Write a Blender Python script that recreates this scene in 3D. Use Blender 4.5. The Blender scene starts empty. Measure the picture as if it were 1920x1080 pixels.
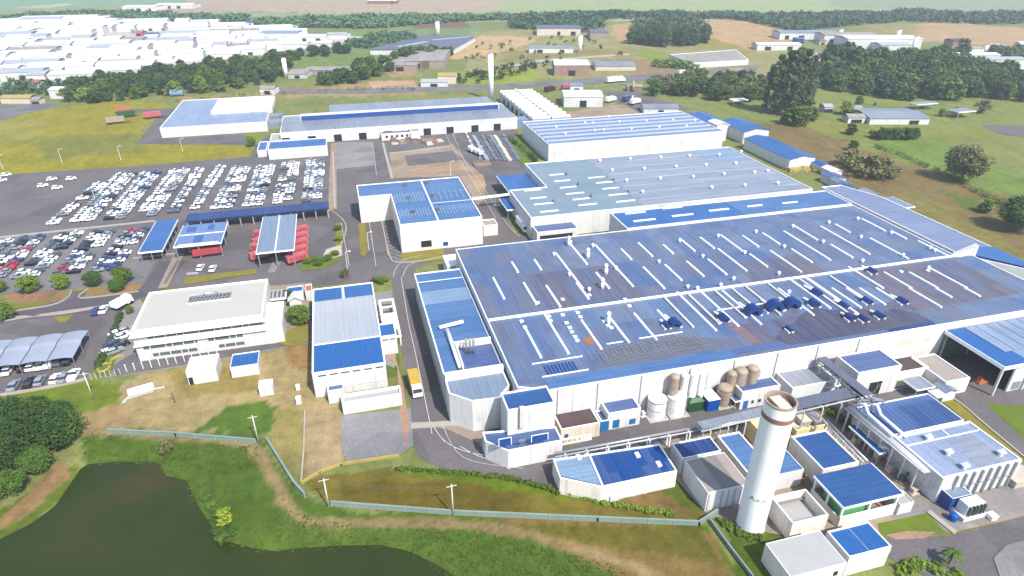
import bpy, bmesh, math, random
import numpy as np
from mathutils import Vector, Matrix
R_ = math.radians
random.seed(7); rng = np.random.default_rng(7)
SC = bpy.context.scene; COL = SC.collection
# ------------------------------------------------------------------ survey: photograph pixel -> point of the site plan
F_, HC = 1200.0, 90.0
TH = math.atan(650/F_); ST, CT = math.sin(TH), math.cos(TH); YAW = R_(15)
CY, SY = math.cos(YAW), math.sin(YAW)
def at(px, py, z=0.0):
    u = (px-960)/F_; v = (py-540)/F_
    t = (HC-z)/(ST+v*CT)
    X, Y = u*t, (CT-v*ST)*t
    return (X*CY+Y*SY, -X*SY+Y*CY)
def on_y(px, py, y0):            # point of a vertical wall that stands at y = y0
    u = (px-960)/F_; v = (py-540)/F_
    X, Y, Z = u, CT-v*ST, -(ST+v*CT)
    a, b = X*CY+Y*SY, -X*SY+Y*CY
    t = y0/b
    return (a*t, HC+Z*t)
def height(bx, by, ty):
    X, Y = at(bx, by); Yc = X*SY+Y*CY
    lo, hi = 0, 90
    for _ in range(40):
        m = (lo+hi)/2; dz = m-HC
        py = 540+F_*(-Yc*ST-dz*CT)/(Yc*CT-dz*ST)
        if py > ty: lo = m
        else: hi = m
    return lo
def rect(h, fl, fr, bl, br=None):
    P = [at(*p, h) if p else None for p in (fl, fr, bl, br)]
    m = lambda *i: sum(P[k][i[0]] for k in i[1:] if P[k])/max(1, sum(1 for k in i[1:] if P[k]))
    return (m(0, 0, 2), m(1, 0, 1), m(0, 1, 3), m(1, 2, 3))      # x0, y0, x1, y1
# ------------------------------------------------------------------ colour: a surface that shows as this sRGB value in full sun
K_EXP = 2.25
def lin(c):
    return tuple(((x/255)/12.92 if x <= 10 else ((x/255+.055)/1.055)**2.4) for x in c)
def alb(r, g, b, k=None):
    return tuple(min(.82, x/(k or K_EXP)) for x in lin((r, g, b)))
def hexs(*c): return alb(*c)
# ------------------------------------------------------------------ materials
M = {}
class NT:
    def __init__(s, name):
        s.m = bpy.data.materials.new(name); s.m.use_nodes = True
        s.t = s.m.node_tree; s.t.nodes.clear()
        s.out = s.n('ShaderNodeOutputMaterial'); s.b = s.n('ShaderNodeBsdfPrincipled')
        s.l(s.b.outputs[0], s.out.inputs[0]); M[name] = s.m
    def n(s, typ, **kw):
        x = s.t.nodes.new(typ)
        for k, v in kw.items():
            if k in x.inputs: x.inputs[k].default_value = v
            else: setattr(x, k, v)
        return x
    def l(s, a, b): s.t.links.new(a, b)
    def pos(s, sx=1, sy=1, sz=1):
        g = s.n('ShaderNodeNewGeometry'); m = s.n('ShaderNodeVectorMath', operation='MULTIPLY')
        m.inputs[1].default_value = (sx, sy, sz); s.l(g.outputs['Position'], m.inputs[0]); return m.outputs[0]
    def noise(s, vec, scale, detail=4, rough=.6):
        x = s.n('ShaderNodeTexNoise', Scale=scale, Detail=detail, Roughness=rough); s.l(vec, x.inputs['Vector']); return x.outputs['Fac']
    def ramp(s, fac, stops, interp='LINEAR'):
        x = s.n('ShaderNodeValToRGB'); cr = x.color_ramp; cr.interpolation = interp
        while len(cr.elements) < len(stops): cr.elements.new(.5)
        for e, (p, c) in zip(cr.elements, stops): e.position = p; e.color = (*c, 1)
        s.l(fac, x.inputs[0]); return x.outputs[0]
    def mix(s, fac, a, b, mode='MIX'):
        x = s.n('ShaderNodeMix', data_type='RGBA', blend_type=mode)
        for sock, v in ((x.inputs[0], fac), (x.inputs[6], a), (x.inputs[7], b)):
            if hasattr(v, 'links'): s.l(v, sock)
            elif isinstance(v, (int, float)): sock.default_value = v
            else: sock.default_value = (*v, 1)
        return x.outputs[2]
    def math(s, op, a, b=0.0):
        x = s.n('ShaderNodeMath', operation=op)
        for sock, v in ((x.inputs[0], a), (x.inputs[1], b)):
            if hasattr(v, 'links'): s.l(v, sock)
            else: sock.default_value = v
        return x.outputs[0]
    def bump(s, h, strength=.3, dist=.1):
        x = s.n('ShaderNodeBump', Strength=strength, Distance=dist); s.l(h, x.inputs['Height']); s.l(x.outputs[0], s.b.inputs['Normal'])
    def fin(s, col, rough=.6, metal=0., spec=.4):
        if hasattr(col, 'links'): s.l(col, s.b.inputs['Base Color'])
        else: s.b.inputs['Base Color'].default_value = (*col, 1)
        if hasattr(rough, 'links'): s.l(rough, s.b.inputs['Roughness'])
        else: s.b.inputs['Roughness'].default_value = rough
        s.b.inputs['Metallic'].default_value = metal
        s.b.inputs['Specular IOR Level'].default_value = spec
        return s.m
def sc(c, k): return tuple(min(.9, max(0, x*k)) for x in c)
def plain(name, c, rough=.6, metal=0., var=.18, scale=.35, spec=.4):
    n = NT(name); p = n.pos()
    a = n.noise(p, scale, 5, .65); b = n.noise(p, scale*9, 3, .6)
    f = n.math('ADD', n.math('MULTIPLY', a, .7), n.math('MULTIPLY', b, .3))
    return n.fin(n.ramp(f, [(.3, sc(c, 1-var)), (.5, c), (.7, sc(c, 1+var))]), rough, metal, spec)
def wallm(name, c, var=.13):      # rendered masonry with rain streaks and panel joints
    n = NT(name); p = n.pos(); ps = n.pos(1.6, 1.6, .12)
    f = n.math('ADD', n.math('MULTIPLY', n.noise(p, .25, 4), .5), n.math('MULTIPLY', n.noise(ps, 1.0, 4), .5))
    col = n.ramp(f, [(.3, sc(c, 1-2.2*var)), (.47, c), (.7, sc(c, 1+var*.6))])
    sp = n.n('ShaderNodeSeparateXYZ'); n.l(p, sp.inputs[0]); m = n.math('ABSOLUTE', n.math('SUBTRACT', n.math('FRACT', n.math('MULTIPLY', n.math('ADD', sp.outputs[0], n.math('MULTIPLY', sp.outputs[1], .997)), 1/5.2)), .5))
    col = n.mix(1.0, col, n.ramp(m, [(.0, (.78,)*3), (.014, (.8,)*3), (.022, (1,)*3)]), 'MULTIPLY')       # joints between the wall panels
    return n.fin(col, .7)
def roofm(name, tones, ribs='y', cell=(5, 14), rough=.45, streak=.5, pitch=1.1, soft=.6, spec=.35):
    """profiled sheet roof: sheets of slightly different tone, streaks along the fall, ribs"""
    n = NT(name); p = n.pos()
    sx, sy = (cell if ribs == 'y' else cell[::-1])
    wob = n.n('ShaderNodeTexNoise', Scale=.25, Detail=3.0); n.l(p, wob.inputs['Vector'])
    ad = n.n('ShaderNodeVectorMath', operation='MULTIPLY_ADD'); ad.inputs[1].default_value = (soft*2,)*3
    n.l(wob.outputs['Color'], ad.inputs[0]); n.l(p, ad.inputs[2])
    dv = n.n('ShaderNodeVectorMath', operation='MULTIPLY'); dv.inputs[1].default_value = (1/sx, 1/sy, 0); n.l(ad.outputs[0], dv.inputs[0])
    fl = n.n('ShaderNodeVectorMath', operation='FLOOR'); n.l(dv.outputs[0], fl.inputs[0])
    wn = n.n('ShaderNodeTexWhiteNoise', noise_dimensions='2D'); n.l(fl.outputs[0], wn.inputs['Vector'])
    k = len(tones)
    cells = n.ramp(wn.outputs['Value'], [(i/k, t) for i, t in enumerate(tones)], 'CONSTANT')
    big = n.ramp(n.noise(p, .035, 3), [(.32+.36*i/max(1, k-1), t) for i, t in enumerate(tones)])
    col = n.mix(.5, cells, big)
    st = n.noise(n.pos(1.1, .07, 1) if ribs == 'y' else n.pos(.07, 1.1, 1), 1.0, 5, .65)
    col = n.mix(streak, col, n.ramp(st, [(.3, (.45,)*3), (.5, (1,)*3), (.72, (1.35,)*3)]), 'MULTIPLY')
    fine = n.noise(p, 2.2, 3); col = n.mix(.35, col, n.ramp(fine, [(.3, (.7,)*3), (.7, (1.2,)*3)]), 'MULTIPLY')
    w = n.n('ShaderNodeTexWave', wave_type='BANDS', bands_direction='X' if ribs == 'y' else 'Y', Scale=.314/pitch*1.0, Distortion=0.0)
    n.l(p, w.inputs['Vector']); n.bump(w.outputs['Fac'], .35, .12)
    return n.fin(col, rough, 0.15, spec)
W_ = (.53, .525, .51)
wallm('white_wall', W_); wallm('cream_wall', (.66, .6, .53)); wallm('grey_wall', (.40, .41, .42)); wallm('pale_grey_wall', (.56, .57, .57))
wallm('beige_wall', (.5, .44, .36)); wallm('brown_wall', (.26, .2, .17)); wallm('yellow_wall', (.6, .47, .24))
plain('white_trim', (.78, .79, .8), .5, var=.06); plain('white_paint', (.8, .8, .79), .35, var=.05); plain('white_line', (.42, .42, .41), .8, var=.5, scale=.8)
plain('skylight', (.74, .76, .78), .3, var=.12); plain('steel', (.34, .35, .37), .4, .5); plain('dark_steel', (.12, .12, .13), .5, .4)
plain('concrete', (.33, .315, .30), .85); plain('pale_concrete', (.46, .44, .42), .85); plain('tan_concrete', (.40, .345, .29), .85)
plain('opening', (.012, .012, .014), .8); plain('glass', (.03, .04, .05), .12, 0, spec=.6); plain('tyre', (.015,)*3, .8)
plain('blue_door', alb(40, 95, 185), .45); plain('cyan_door', alb(40, 140, 205), .45); plain('fan_blue', alb(30, 70, 150), .4)
plain('bright_blue', alb(10, 105, 215), .5); plain('green_paint', alb(45, 110, 65), .5); plain('light_green', alb(110, 200, 130), .5)
plain('yellow_paint', alb(250, 206, 84), .5); plain('kerb_yellow', alb(215, 190, 110), .8); plain('orange_paint', alb(235, 140, 80), .6)
plain('red_paint', alb(216, 88, 98), .5, var=.2); plain('window_grey', alb(128, 140, 142), .2); plain('pale_ridge', alb(192, 206, 234), .45); plain('dark_red', alb(110, 20, 35), .5); plain('faded_rust', alb(152, 128, 138), .8, var=.3, scale=.9); plain('pink_red', alb(236, 126, 134), .5)
plain('rust', alb(192, 142, 124), .8, var=.3, scale=.9); plain('tank_tan', alb(212, 188, 166), .6, var=.3, scale=.8); plain('tank_white', (.72, .71, .68), .5, var=.2, scale=.6)
plain('brown_roof', alb(105, 85, 82), .8, var=.4, scale=.5); plain('terracotta', alb(190, 130, 105), .8, var=.3, scale=.6)
plain('bark', (.12, .09, .065), .9); plain('wood_pole', (.5, .48, .44), .8); plain('fence_green', alb(168, 190, 180), .7, var=.15)
plain('car_white', (.78, .78, .78), .25, var=.03); plain('car_silver', (.40, .42, .46), .25, .5, var=.05); plain('car_grey', (.13, .14, .16), .25, .3)
plain('car_black', (.012, .013, .018), .2); plain('car_blue', (.03, .05, .16), .25); plain('car_red', (.38, .025, .05), .25)
plain('lamp_lens', (.6, .6, .55), .2); plain('tail_red', (.3, .01, .01), .3); plain('brick_tone', alb(196, 160, 142), .85, var=.3)
# roofs
B = lambda *c: alb(*c)
roofm('main_roof', [B(134, 154, 194), B(120, 146, 190), B(144, 150, 172), B(104, 136, 188), B(150, 166, 198), B(136, 140, 168)], 'y', (5.5, 15), .42, .34)
roofm('front_roof', [B(136, 160, 200), B(122, 142, 182), B(128, 158, 202), B(138, 142, 168), B(152, 172, 206), B(106, 136, 186)], 'y', (5, 12), .42, .36)
roofm('dark_bay', [B(126, 126, 150), B(142, 136, 152), B(118, 128, 162), B(124, 140, 178), B(150, 134, 140)], 'y', (3.5, 16), .45, .55)
roofm('soot_bay', [B(104, 106, 132), B(116, 114, 138), B(96, 102, 134), B(122, 114, 126)], 'y', (2.2, 14), .5, .7)
roofm('blue_roof', [B(70, 130, 206), B(78, 138, 214), B(64, 122, 200)], 'y', (6, 20), .4, .3)
roofm('blue_roof_x', [B(70, 130, 206), B(78, 138, 214), B(64, 122, 200)], 'x', (6, 20), .4, .3)
roofm('strong_blue', [B(56, 126, 208), B(62, 130, 212)], 'y', (9, 30), .45, .2)
roofm('pale_blue', [B(166, 198, 230), B(174, 204, 234), B(158, 190, 224)], 'x', (6, 18), .4, .25)
roofm('mid_roof', [B(162, 186, 202), B(170, 192, 206), B(154, 180, 198)], 'x', (7, 24), .42, .3)
roofm('wave_roof', [B(184, 193, 212), B(196, 204, 219), B(174, 185, 206)], 'x', (3.2, 40), .38, .45, 4.5)
roofm('upper_roof', [B(146, 166, 206), B(156, 176, 214), B(138, 158, 200)], 'x', (4, 60), .38, .4, 5)
roofm('annex_roof', [B(104, 150, 208), B(114, 158, 214), B(94, 140, 202)], 'x', (4, 14), .42, .35)
roofm('slate_roof', [B(112, 136, 192), B(100, 124, 182), B(124, 146, 198)], 'x', (5, 12), .42, .3)
roofm('navy_roof', [B(58, 84, 150), B(70, 98, 164), B(50, 76, 140)], 'y', (4, 14), .42, .4)
roofm('steel_blue', [B(64, 114, 182), B(70, 120, 188), B(58, 106, 174)], 'x', (8, 20), .42, .2)
roofm('mottled_roof', [B(82, 118, 178), B(106, 138, 194), B(62, 104, 168), B(120, 148, 202)], 'y', (4, 9), .4, .6)
roofm('lilac_roof', [B(180, 197, 230), B(190, 205, 236), B(168, 187, 224)], 'y', (5, 12), .4, .45)
roofm('stripe_blue', [B(36, 84, 165), B(112, 134, 190), B(28, 96, 178), B(52, 100, 176)], 'y', (1.6, 40), .4, .3, soft=.05)
roofm('stripe_navy', [B(38, 62, 120), B(72, 104, 172), B(54, 84, 150)], 'y', (1.0, 40), .4, .3, soft=.03)
roofm('grey_blue', [B(160, 180, 206), B(170, 188, 212)], 'y', (6, 20), .42, .25)
roofm('white_roof', [(.68, .68, .67), (.58, .59, .6), (.75, .745, .73)], 'y', (6, 18), .45, .2)
roofm('silver_roof', [B(226, 231, 238), B(234, 238, 243), B(220, 226, 236)], 'y', (6, 30), .42, .14)
roofm('grey_metal', [B(186, 192, 204), B(186, 194, 208), B(166, 174, 192)], 'y', (8, 40), .42, .4)
roofm('strip_roof', [B(158, 172, 210), B(170, 182, 216)], 'x', (9, 30), .4, .35)
roofm('tile_grey', [B(204, 196, 188), B(194, 185, 178), B(212, 205, 198)], 'y', (3, 8), .8, .5)
plain('office_roof', alb(232, 228, 218), .7, var=.06, scale=.2); plain('slab_grey', alb(214, 214, 212), .8, var=.08, scale=.4)
plain('slab_tan', alb(202, 188, 178), .85, var=.12, scale=.4); plain('slab_dim', alb(168, 160, 152), .85, var=.12, scale=.4)
plain('solar_blue', alb(130, 160, 215), .25, var=.1); plain('solar_dark', alb(70, 110, 190), .25, var=.1); plain('shade_net', alb(190, 200, 220), .8, var=.1)
plain('mesh_grey', alb(124, 130, 152), .7, var=.3, scale=1.5)
# ------------------------------------------------------------------ mesh builder
class MB:
    def __init__(s): s.v = []; s.f = []; s.mi = []
    def face(s, pts, mi=0):
        i = len(s.v); s.v += [tuple(p) for p in pts]; s.f.append(tuple(range(i, i+len(pts)))); s.mi.append(mi)
    def box(s, x0, y0, z0, x1, y1, z1, mi=0, top=None):
        i = len(s.v)
        s.v += [(x0, y0, z0), (x1, y0, z0), (x1, y1, z0), (x0, y1, z0), (x0, y0, z1), (x1, y0, z1), (x1, y1, z1), (x0, y1, z1)]
        for q, m in (((0, 3, 2, 1), mi), ((4, 5, 6, 7), mi if top is None else top), ((0, 1, 5, 4), mi), ((1, 2, 6, 5), mi), ((2, 3, 7, 6), mi), ((3, 0, 4, 7), mi)):
            s.f.append(tuple(i+k for k in q)); s.mi.append(m)
        return s
    def hexa(s, b, t, mi=0):        # four bottom points, four top points
        i = len(s.v); s.v += [tuple(p) for p in b]+[tuple(p) for p in t]
        for q in ((0, 3, 2, 1), (4, 5, 6, 7), (0, 1, 5, 4), (1, 2, 6, 5), (2, 3, 7, 6), (3, 0, 4, 7)):
            s.f.append(tuple(i+k for k in q)); s.mi.append(mi)
        return s
    def bar(s, p, q, w, h=None, mi=0):   # rectangular bar between two points
        p, q = Vector(p), Vector(q); d = (q-p).normalized(); h = h or w
        up = Vector((0, 0, 1)) if abs(d.z) < .95 else Vector((0, 1, 0))
        sd = d.cross(up).normalized()*w/2; u = sd.cross(d).normalized()*h/2
        return s.hexa([p-sd-u, p+sd-u, q+sd-u, q-sd-u], [p-sd+u, p+sd+u, q+sd+u, q-sd+u], mi)
    def cyl(s, x, y, z0, z1, r0, r1=None, n=14, mi=0, cap=True):
        return s.tube([(x, y, z0), (x, y, z1)], [r0, r0 if r1 is None else r1], n, mi, cap)
    def tube(s, pts, rad, n=8, mi=0, cap=True):
        pts = [Vector(p) for p in pts]
        if not isinstance(rad, (list, tuple)): rad = [rad]*len(pts)
        base = len(s.v); prev = None
        for k, p in enumerate(pts):
            d = (pts[min(k+1, len(pts)-1)]-pts[max(k-1, 0)]).normalized()
            up = Vector((0, 0, 1)) if abs(d.z) < .9 else Vector((0, 1, 0))
            a = d.cross(up).normalized(); b = a.cross(d).normalized()
            for j in range(n):
                t = 2*math.pi*j/n; q = p+(a*math.cos(t)+b*math.sin(t))*rad[k]; s.v.append(tuple(q))
        for k in range(len(pts)-1):
            for j in range(n):
                a0 = base+k*n+j; a1 = base+k*n+(j+1) % n
                s.f.append((a0, a0+n, a1+n, a1)); s.mi.append(mi)
        if cap:
            s.f.append(tuple(base+j for j in range(n))); s.mi.append(mi)
            s.f.append(tuple(base+(len(pts)-1)*n+j for j in reversed(range(n)))); s.mi.append(mi)
        return s
    def prism(s, poly, z0, z1, mi=0, top=None):
        n = len(poly); i = len(s.v)
        s.v += [(x, y, z0) for x, y in poly]+[(x, y, z1) for x, y in poly]
        for k in range(n):
            j = (k+1) % n; s.f.append((i+k, i+j, i+n+j, i+n+k)); s.mi.append(mi)
        s.f.append(tuple(i+n+k for k in range(n))); s.mi.append(mi if top is None else top)
        s.f.append(tuple(i+k for k in reversed(range(n)))); s.mi.append(mi)
        return s
    def dome(s, x, y, z, r, rz, n=12, m=5, mi=0):
        pts = [(x, y, z+rz*math.sin(a*math.pi/2/m)) for a in range(m+1)]
        rad = [max(.01, r*math.cos(a*math.pi/2/m)) for a in range(m+1)]
        base = len(s.v)
        for p, q in zip(pts, rad):
            for j in range(n): s.v.append((p[0]+q*math.cos(2*math.pi*j/n), p[1]+q*math.sin(2*math.pi*j/n), p[2]))
        for k in range(m):
            for j in range(n):
                a0 = base+k*n+j; a1 = base+k*n+(j+1) % n; s.f.append((a0, a1, a1+n, a0+n)); s.mi.append(mi)
        return s
    def mesh(s, name, mats, off=(0, 0, 0), smooth=False):
        me = bpy.data.meshes.new(name)
        ox, oy, oz = off
        me.from_pydata([(x-ox, y-oy, z-oz) for x, y, z in s.v], [], s.f)
        for m in (mats if isinstance(mats, (list, tuple)) else [mats]): me.materials.append(M[m] if isinstance(m, str) else m)
        me.polygons.foreach_set('material_index', s.mi)
        if smooth: me.polygons.foreach_set('use_smooth', [True]*len(s.f))
        bm = bmesh.new(); bm.from_mesh(me); bmesh.ops.recalc_face_normals(bm, faces=bm.faces)
        bmesh.ops.triangulate(bm, faces=[f for f in bm.faces if len(f.verts) > 4]); bm.to_mesh(me); bm.free()
        return me
    def build(s, name, mats, parent=None, off=None, smooth=False, loc=None):
        if off is None: off = tuple(parent['base']) if parent is not None and 'base' in parent else (0, 0, 0)
        o = bpy.data.objects.new(name, s.mesh(name, mats, off, smooth)); COL.objects.link(o)
        if parent is not None:
            o.parent = parent
            if parent.type == 'MESH' and 'base' in parent: pass
        if loc is not None: o.location = loc
        if parent is not None and 'base' in parent: o['base'] = list(parent['base'])
        return o
def tag(o, label=None, cat=None, group=None, kind=None):
    for k, v in (('label', label), ('category', cat), ('group', group), ('kind', kind)):
        if v: o[k] = v
    return o
def thing(name, label, cat, x, y, z=0, group=None, rz=0):
    o = bpy.data.objects.new(name, None); COL.objects.link(o); o.location = (x, y, z); o.rotation_euler = (0, 0, rz)
    o['base'] = [x, y, z]; o.empty_display_size = .5
    return tag(o, label, cat, group)
def solo(mb, name, mats, label, cat, x, y, z=0, group=None, smooth=False):   # a thing that is one mesh
    o = mb.build(name, mats, None, (x, y, z), smooth); o.location = (x, y, z); o['base'] = [x, y, z]
    return tag(o, label, cat, group)
def copy_tree(o, parent=None):
    c = o.copy(); COL.objects.link(c)
    if parent is not None: c.parent = parent
    for ch in list(KIDS.get(o.name, [])): copy_tree(ch, c)
    return c
KIDS = {}
def note_kids(root):
    for ch in root.children: KIDS.setdefault(root.name, []).append(ch); note_kids(ch)
def inset(poly, d):
    n = len(poly); ar = sum(poly[i][0]*poly[(i+1) % n][1]-poly[(i+1) % n][0]*poly[i][1] for i in range(n))
    sg = 1 if ar > 0 else -1; out = []
    for i in range(n):
        p0, p1, p2 = Vector(poly[i-1]), Vector(poly[i]), Vector(poly[(i+1) % n])
        d1 = (p1-p0).normalized(); d2 = (p2-p1).normalized()
        n1 = Vector((-d1.y, d1.x))*sg; n2 = Vector((-d2.y, d2.x))*sg
        b = (n1+n2); k = d/max(.3, (1+n1.dot(n2))); out.append((p1.x+b.x*k, p1.y+b.y*k))
    return out
def box_poly(x0, y0, x1, y1): return [(x0, y0), (x1, y0), (x1, y1), (x0, y1)]
def building(name, label, cat, poly, h, wall='white_wall', roof='blue_roof', rim=.3, drop=.25, group=None, z0=0., trim='white_trim', fall=0.):
    """walls with a raised rim, a roof sheet behind it; returns the thing"""
    if len(poly) == 4 and not hasattr(poly[0], '__len__'): poly = box_poly(*poly)
    xs = [p[0] for p in poly]; ys = [p[1] for p in poly]
    t = thing(name, label, cat, (min(xs)+max(xs))/2, min(ys), z0, group)
    q = inset(poly, rim); n = len(poly); w = MB()
    for k in range(n):
        j = (k+1) % n
        w.face([(*poly[k], z0), (*poly[j], z0), (*poly[j], h), (*poly[k], h)], 0)
        w.face([(*poly[k], h), (*poly[j], h), (*q[j], h), (*q[k], h)], 1)
        w.face([(*q[k], h), (*q[j], h), (*q[j], h-drop-.3), (*q[k], h-drop-.3)], 1)
    w.build('wall', [wall, trim], t)
    r = MB(); y0, y1 = min(ys), max(ys)
    if fall and n == 4:       # shallow double pitch, ridge along x
        ym = (y0+y1)/2; x0, x1 = min(p[0] for p in q), max(p[0] for p in q); a, b = min(p[1] for p in q), max(p[1] for p in q)
        z = h-drop
        r.face([(x0, a, z), (x1, a, z), (x1, ym, z+fall), (x0, ym, z+fall)]); r.face([(x0, ym, z+fall), (x1, ym, z+fall), (x1, b, z), (x0, b, z)])
        r.face([(x0, a, z), (x0, ym, z+fall), (x0, b, z)]); r.face([(x1, a, z), (x1, b, z), (x1, ym, z+fall)])
    else:
        r.face([(*p, h-drop) for p in q])
    r.build('roof', [roof], t)
    t['bx'] = [min(xs), y0, max(xs), y1, h]
    return t
def gable(name, label, cat, x0, y0, x1, y1, h, rise, wall='white_wall', roof='blue_roof', axis='y', over=.4, group=None, z0=0):
    t = thing(name, label, cat, (x0+x1)/2, y0, z0, group); w = MB(); r = MB(); e = .12
    if axis == 'y':
        xm = (x0+x1)/2
        w.face([(x0, y0, z0), (x1, y0, z0), (x1, y0, h), (xm, y0, h+rise), (x0, y0, h)]); w.face([(x0, y1, z0), (x0, y1, h), (xm, y1, h+rise), (x1, y1, h), (x1, y1, z0)])
        w.face([(x0, y0, z0), (x0, y0, h), (x0, y1, h), (x0, y1, z0)]); w.face([(x1, y0, z0), (x1, y1, z0), (x1, y1, h), (x1, y0, h)])
        k = rise/(xm-x0)
        for sx, xe in ((x0-over, xm), (x1+over, xm)):
            zE = h-over*k+.03; zR = h+rise+.03
            r.hexa([(sx, y0-over, zE), (xe, y0-over, zR), (xe, y1+over, zR), (sx, y1+over, zE)], [(sx, y0-over, zE+e), (xe, y0-over, zR+e), (xe, y1+over, zR+e), (sx, y1+over, zE+e)])
    else:
        ym = (y0+y1)/2
        w.face([(x0, y0, z0), (x0, y0, h), (x0, ym, h+rise), (x0, y1, h), (x0, y1, z0)]); w.face([(x1, y0, z0), (x1, y1, z0), (x1, y1, h), (x1, ym, h+rise), (x1, y0, h)])
        w.face([(x0, y0, z0), (x1, y0, z0), (x1, y0, h), (x0, y0, h)]); w.face([(x0, y1, z0), (x0, y1, h), (x1, y1, h), (x1, y1, z0)])
        k = rise/(ym-y0)
        for sy, ye in ((y0-over, ym), (y1+over, ym)):
            zE = h-over*k+.03; zR = h+rise+.03
            r.hexa([(x0-over, sy, zE), (x1+over, sy, zE), (x1+over, ye, zR), (x0-over, ye, zR)], [(x0-over, sy, zE+e), (x1+over, sy, zE+e), (x1+over, ye, zR+e), (x0-over, ye, zR+e)])
    w.build('wall', [wall], t); r.build('roof', [roof], t)
    t['bx'] = [x0, y0, x1, y1, h]
    return t
def opening(t, nm, xa, za, xb, zb, m='opening', face='F', out=.05, frame=None):
    """a door, window or panel on one wall of a thing; F front, L left, R right (xa, xb run along that wall)"""
    x0, y0, x1, y1, h = t['bx']; b = MB()
    if face == 'F': b.box(xa, y0-out, za, xb, y0-.003, zb)
    elif face == 'L': b.box(x0-out, xa, za, x0-.003, xb, zb)
    else: b.box(x1+.003, xa, za, x1+out, xb, zb)
    o = b.build(nm, [m], t)
    if frame:
        f = MB(); e = .12
        if face == 'F':
            for q in ((xa-e, za, xa, zb+e), (xb, za, xb+e, zb+e), (xa, zb, xb, zb+e)): f.box(q[0], y0-out-.03, q[1], q[2], y0-.004, q[3])
        f.build('frame', [frame], o)
    return o
def openpx(t, nm, pa, pb, m='opening', out=.05, frame=None):      # lower-left and upper-right corner seen on the front wall
    y0 = t['bx'][1]; a = on_y(*pa, y0); b = on_y(*pb, y0)
    return opening(t, nm, min(a[0], b[0]), max(.0, min(a[1], b[1])), max(a[0], b[0]), max(a[1], b[1]), m, 'F', out, frame)
def canopy(name, label, cat, x0, y0, x1, y1, h, roof, nx=3, ny=2, group=None, thick=.35, post='steel', trim='white_trim', pw=.3, fall=0., frame=.35):
    t = thing(name, label, cat, (x0+x1)/2, y0, 0, group)
    r = MB(); z = h-thick
    r.hexa([(x0, y0, z), (x1, y0, z), (x1, y1, z+fall), (x0, y1, z+fall)], [(x0, y0, h), (x1, y0, h), (x1, y1, h+fall), (x0, y1, h+fall)])
    r.build('roof', [roof], t)
    if frame:
        f = MB(); e = .15
        f.hexa([(x0-e, y0-e, z-.1), (x1+e, y0-e, z-.1), (x1+e, y0-.003, z-.1), (x0-e, y0-.003, z-.1)], [(x0-e, y0-e, h+.04), (x1+e, y0-e, h+.04), (x1+e, y0-.003, h+.04), (x0-e, y0-.003, h+.04)])
        f.hexa([(x0-e, y0, z-.1), (x0-.003, y0, z-.1), (x0-.003, y1, z-.1+fall), (x0-e, y1, z-.1+fall)], [(x0-e, y0, h+.04), (x0-.003, y0, h+.04), (x0-.003, y1, h+.04+fall), (x0-e, y1, h+.04+fall)])
        f.hexa([(x1+.003, y0, z-.1), (x1+e, y0, z-.1), (x1+e, y1, z-.1+fall), (x1+.003, y1, z-.1+fall)], [(x1+.003, y0, h+.04), (x1+e, y0, h+.04), (x1+e, y1, h+.04+fall), (x1+.003, y1, h+.04+fall)])
        f.build('fascia', [trim], t)
    for i in range(nx):
        for j in range(ny):
            x = x0+.4+(x1-x0-.8)*i/max(1, nx-1); y = y0+.4+(y1-y0-.8)*j/max(1, ny-1)
            MB().box(x-pw/2, y-pw/2, 0, x+pw/2, y+pw/2, z+fall*(y-y0)/(y1-y0)-.003).build('post', [post], t)
    t['bx'] = [x0, y0, x1, y1, h]
    return t
LAY = [0]
def sheet(name, pts, m, z=None, px=True, kind='structure'):
    LAY[0] += 1
    z = z if z is not None else .01+.004*LAY[0]
    b = MB(); b.face([(*at(*p), z) if px else (*p, z) for p in pts]); o = b.build(name, [m])
    return tag(o, kind=kind)
def strip_pts(path, w):
    P = [Vector(p) for p in path]; L = []; Rr = []
    for i, p in enumerate(P):
        d = (P[min(i+1, len(P)-1)]-P[max(i-1, 0)]).normalized(); n = Vector((-d.y, d.x))*w/2
        L.append(p+n); Rr.append(p-n)
    return L, Rr
def ribbon(mb, path, w, z, mi=0):
    L, Rr = strip_pts(path, w)
    for i in range(len(path)-1): mb.face([(*Rr[i], z), (*Rr[i+1], z), (*L[i+1], z), (*L[i], z)], mi)
def curve(pts, n=6):                # smooth a pixel path (Catmull-Rom) in plan
    P = [Vector(p) for p in pts]; out = []
    for i in range(len(P)-1):
        p0, p1, p2, p3 = P[max(i-1, 0)], P[i], P[i+1], P[min(i+2, len(P)-1)]
        for k in range(n):
            t = k/n; out.append(tuple(.5*((2*p1)+(p2-p0)*t+(2*p0-5*p1+4*p2-p3)*t*t+(3*p1-p0-3*p2+p3)*t**3)))
    out.append(tuple(P[-1])); return out
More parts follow.
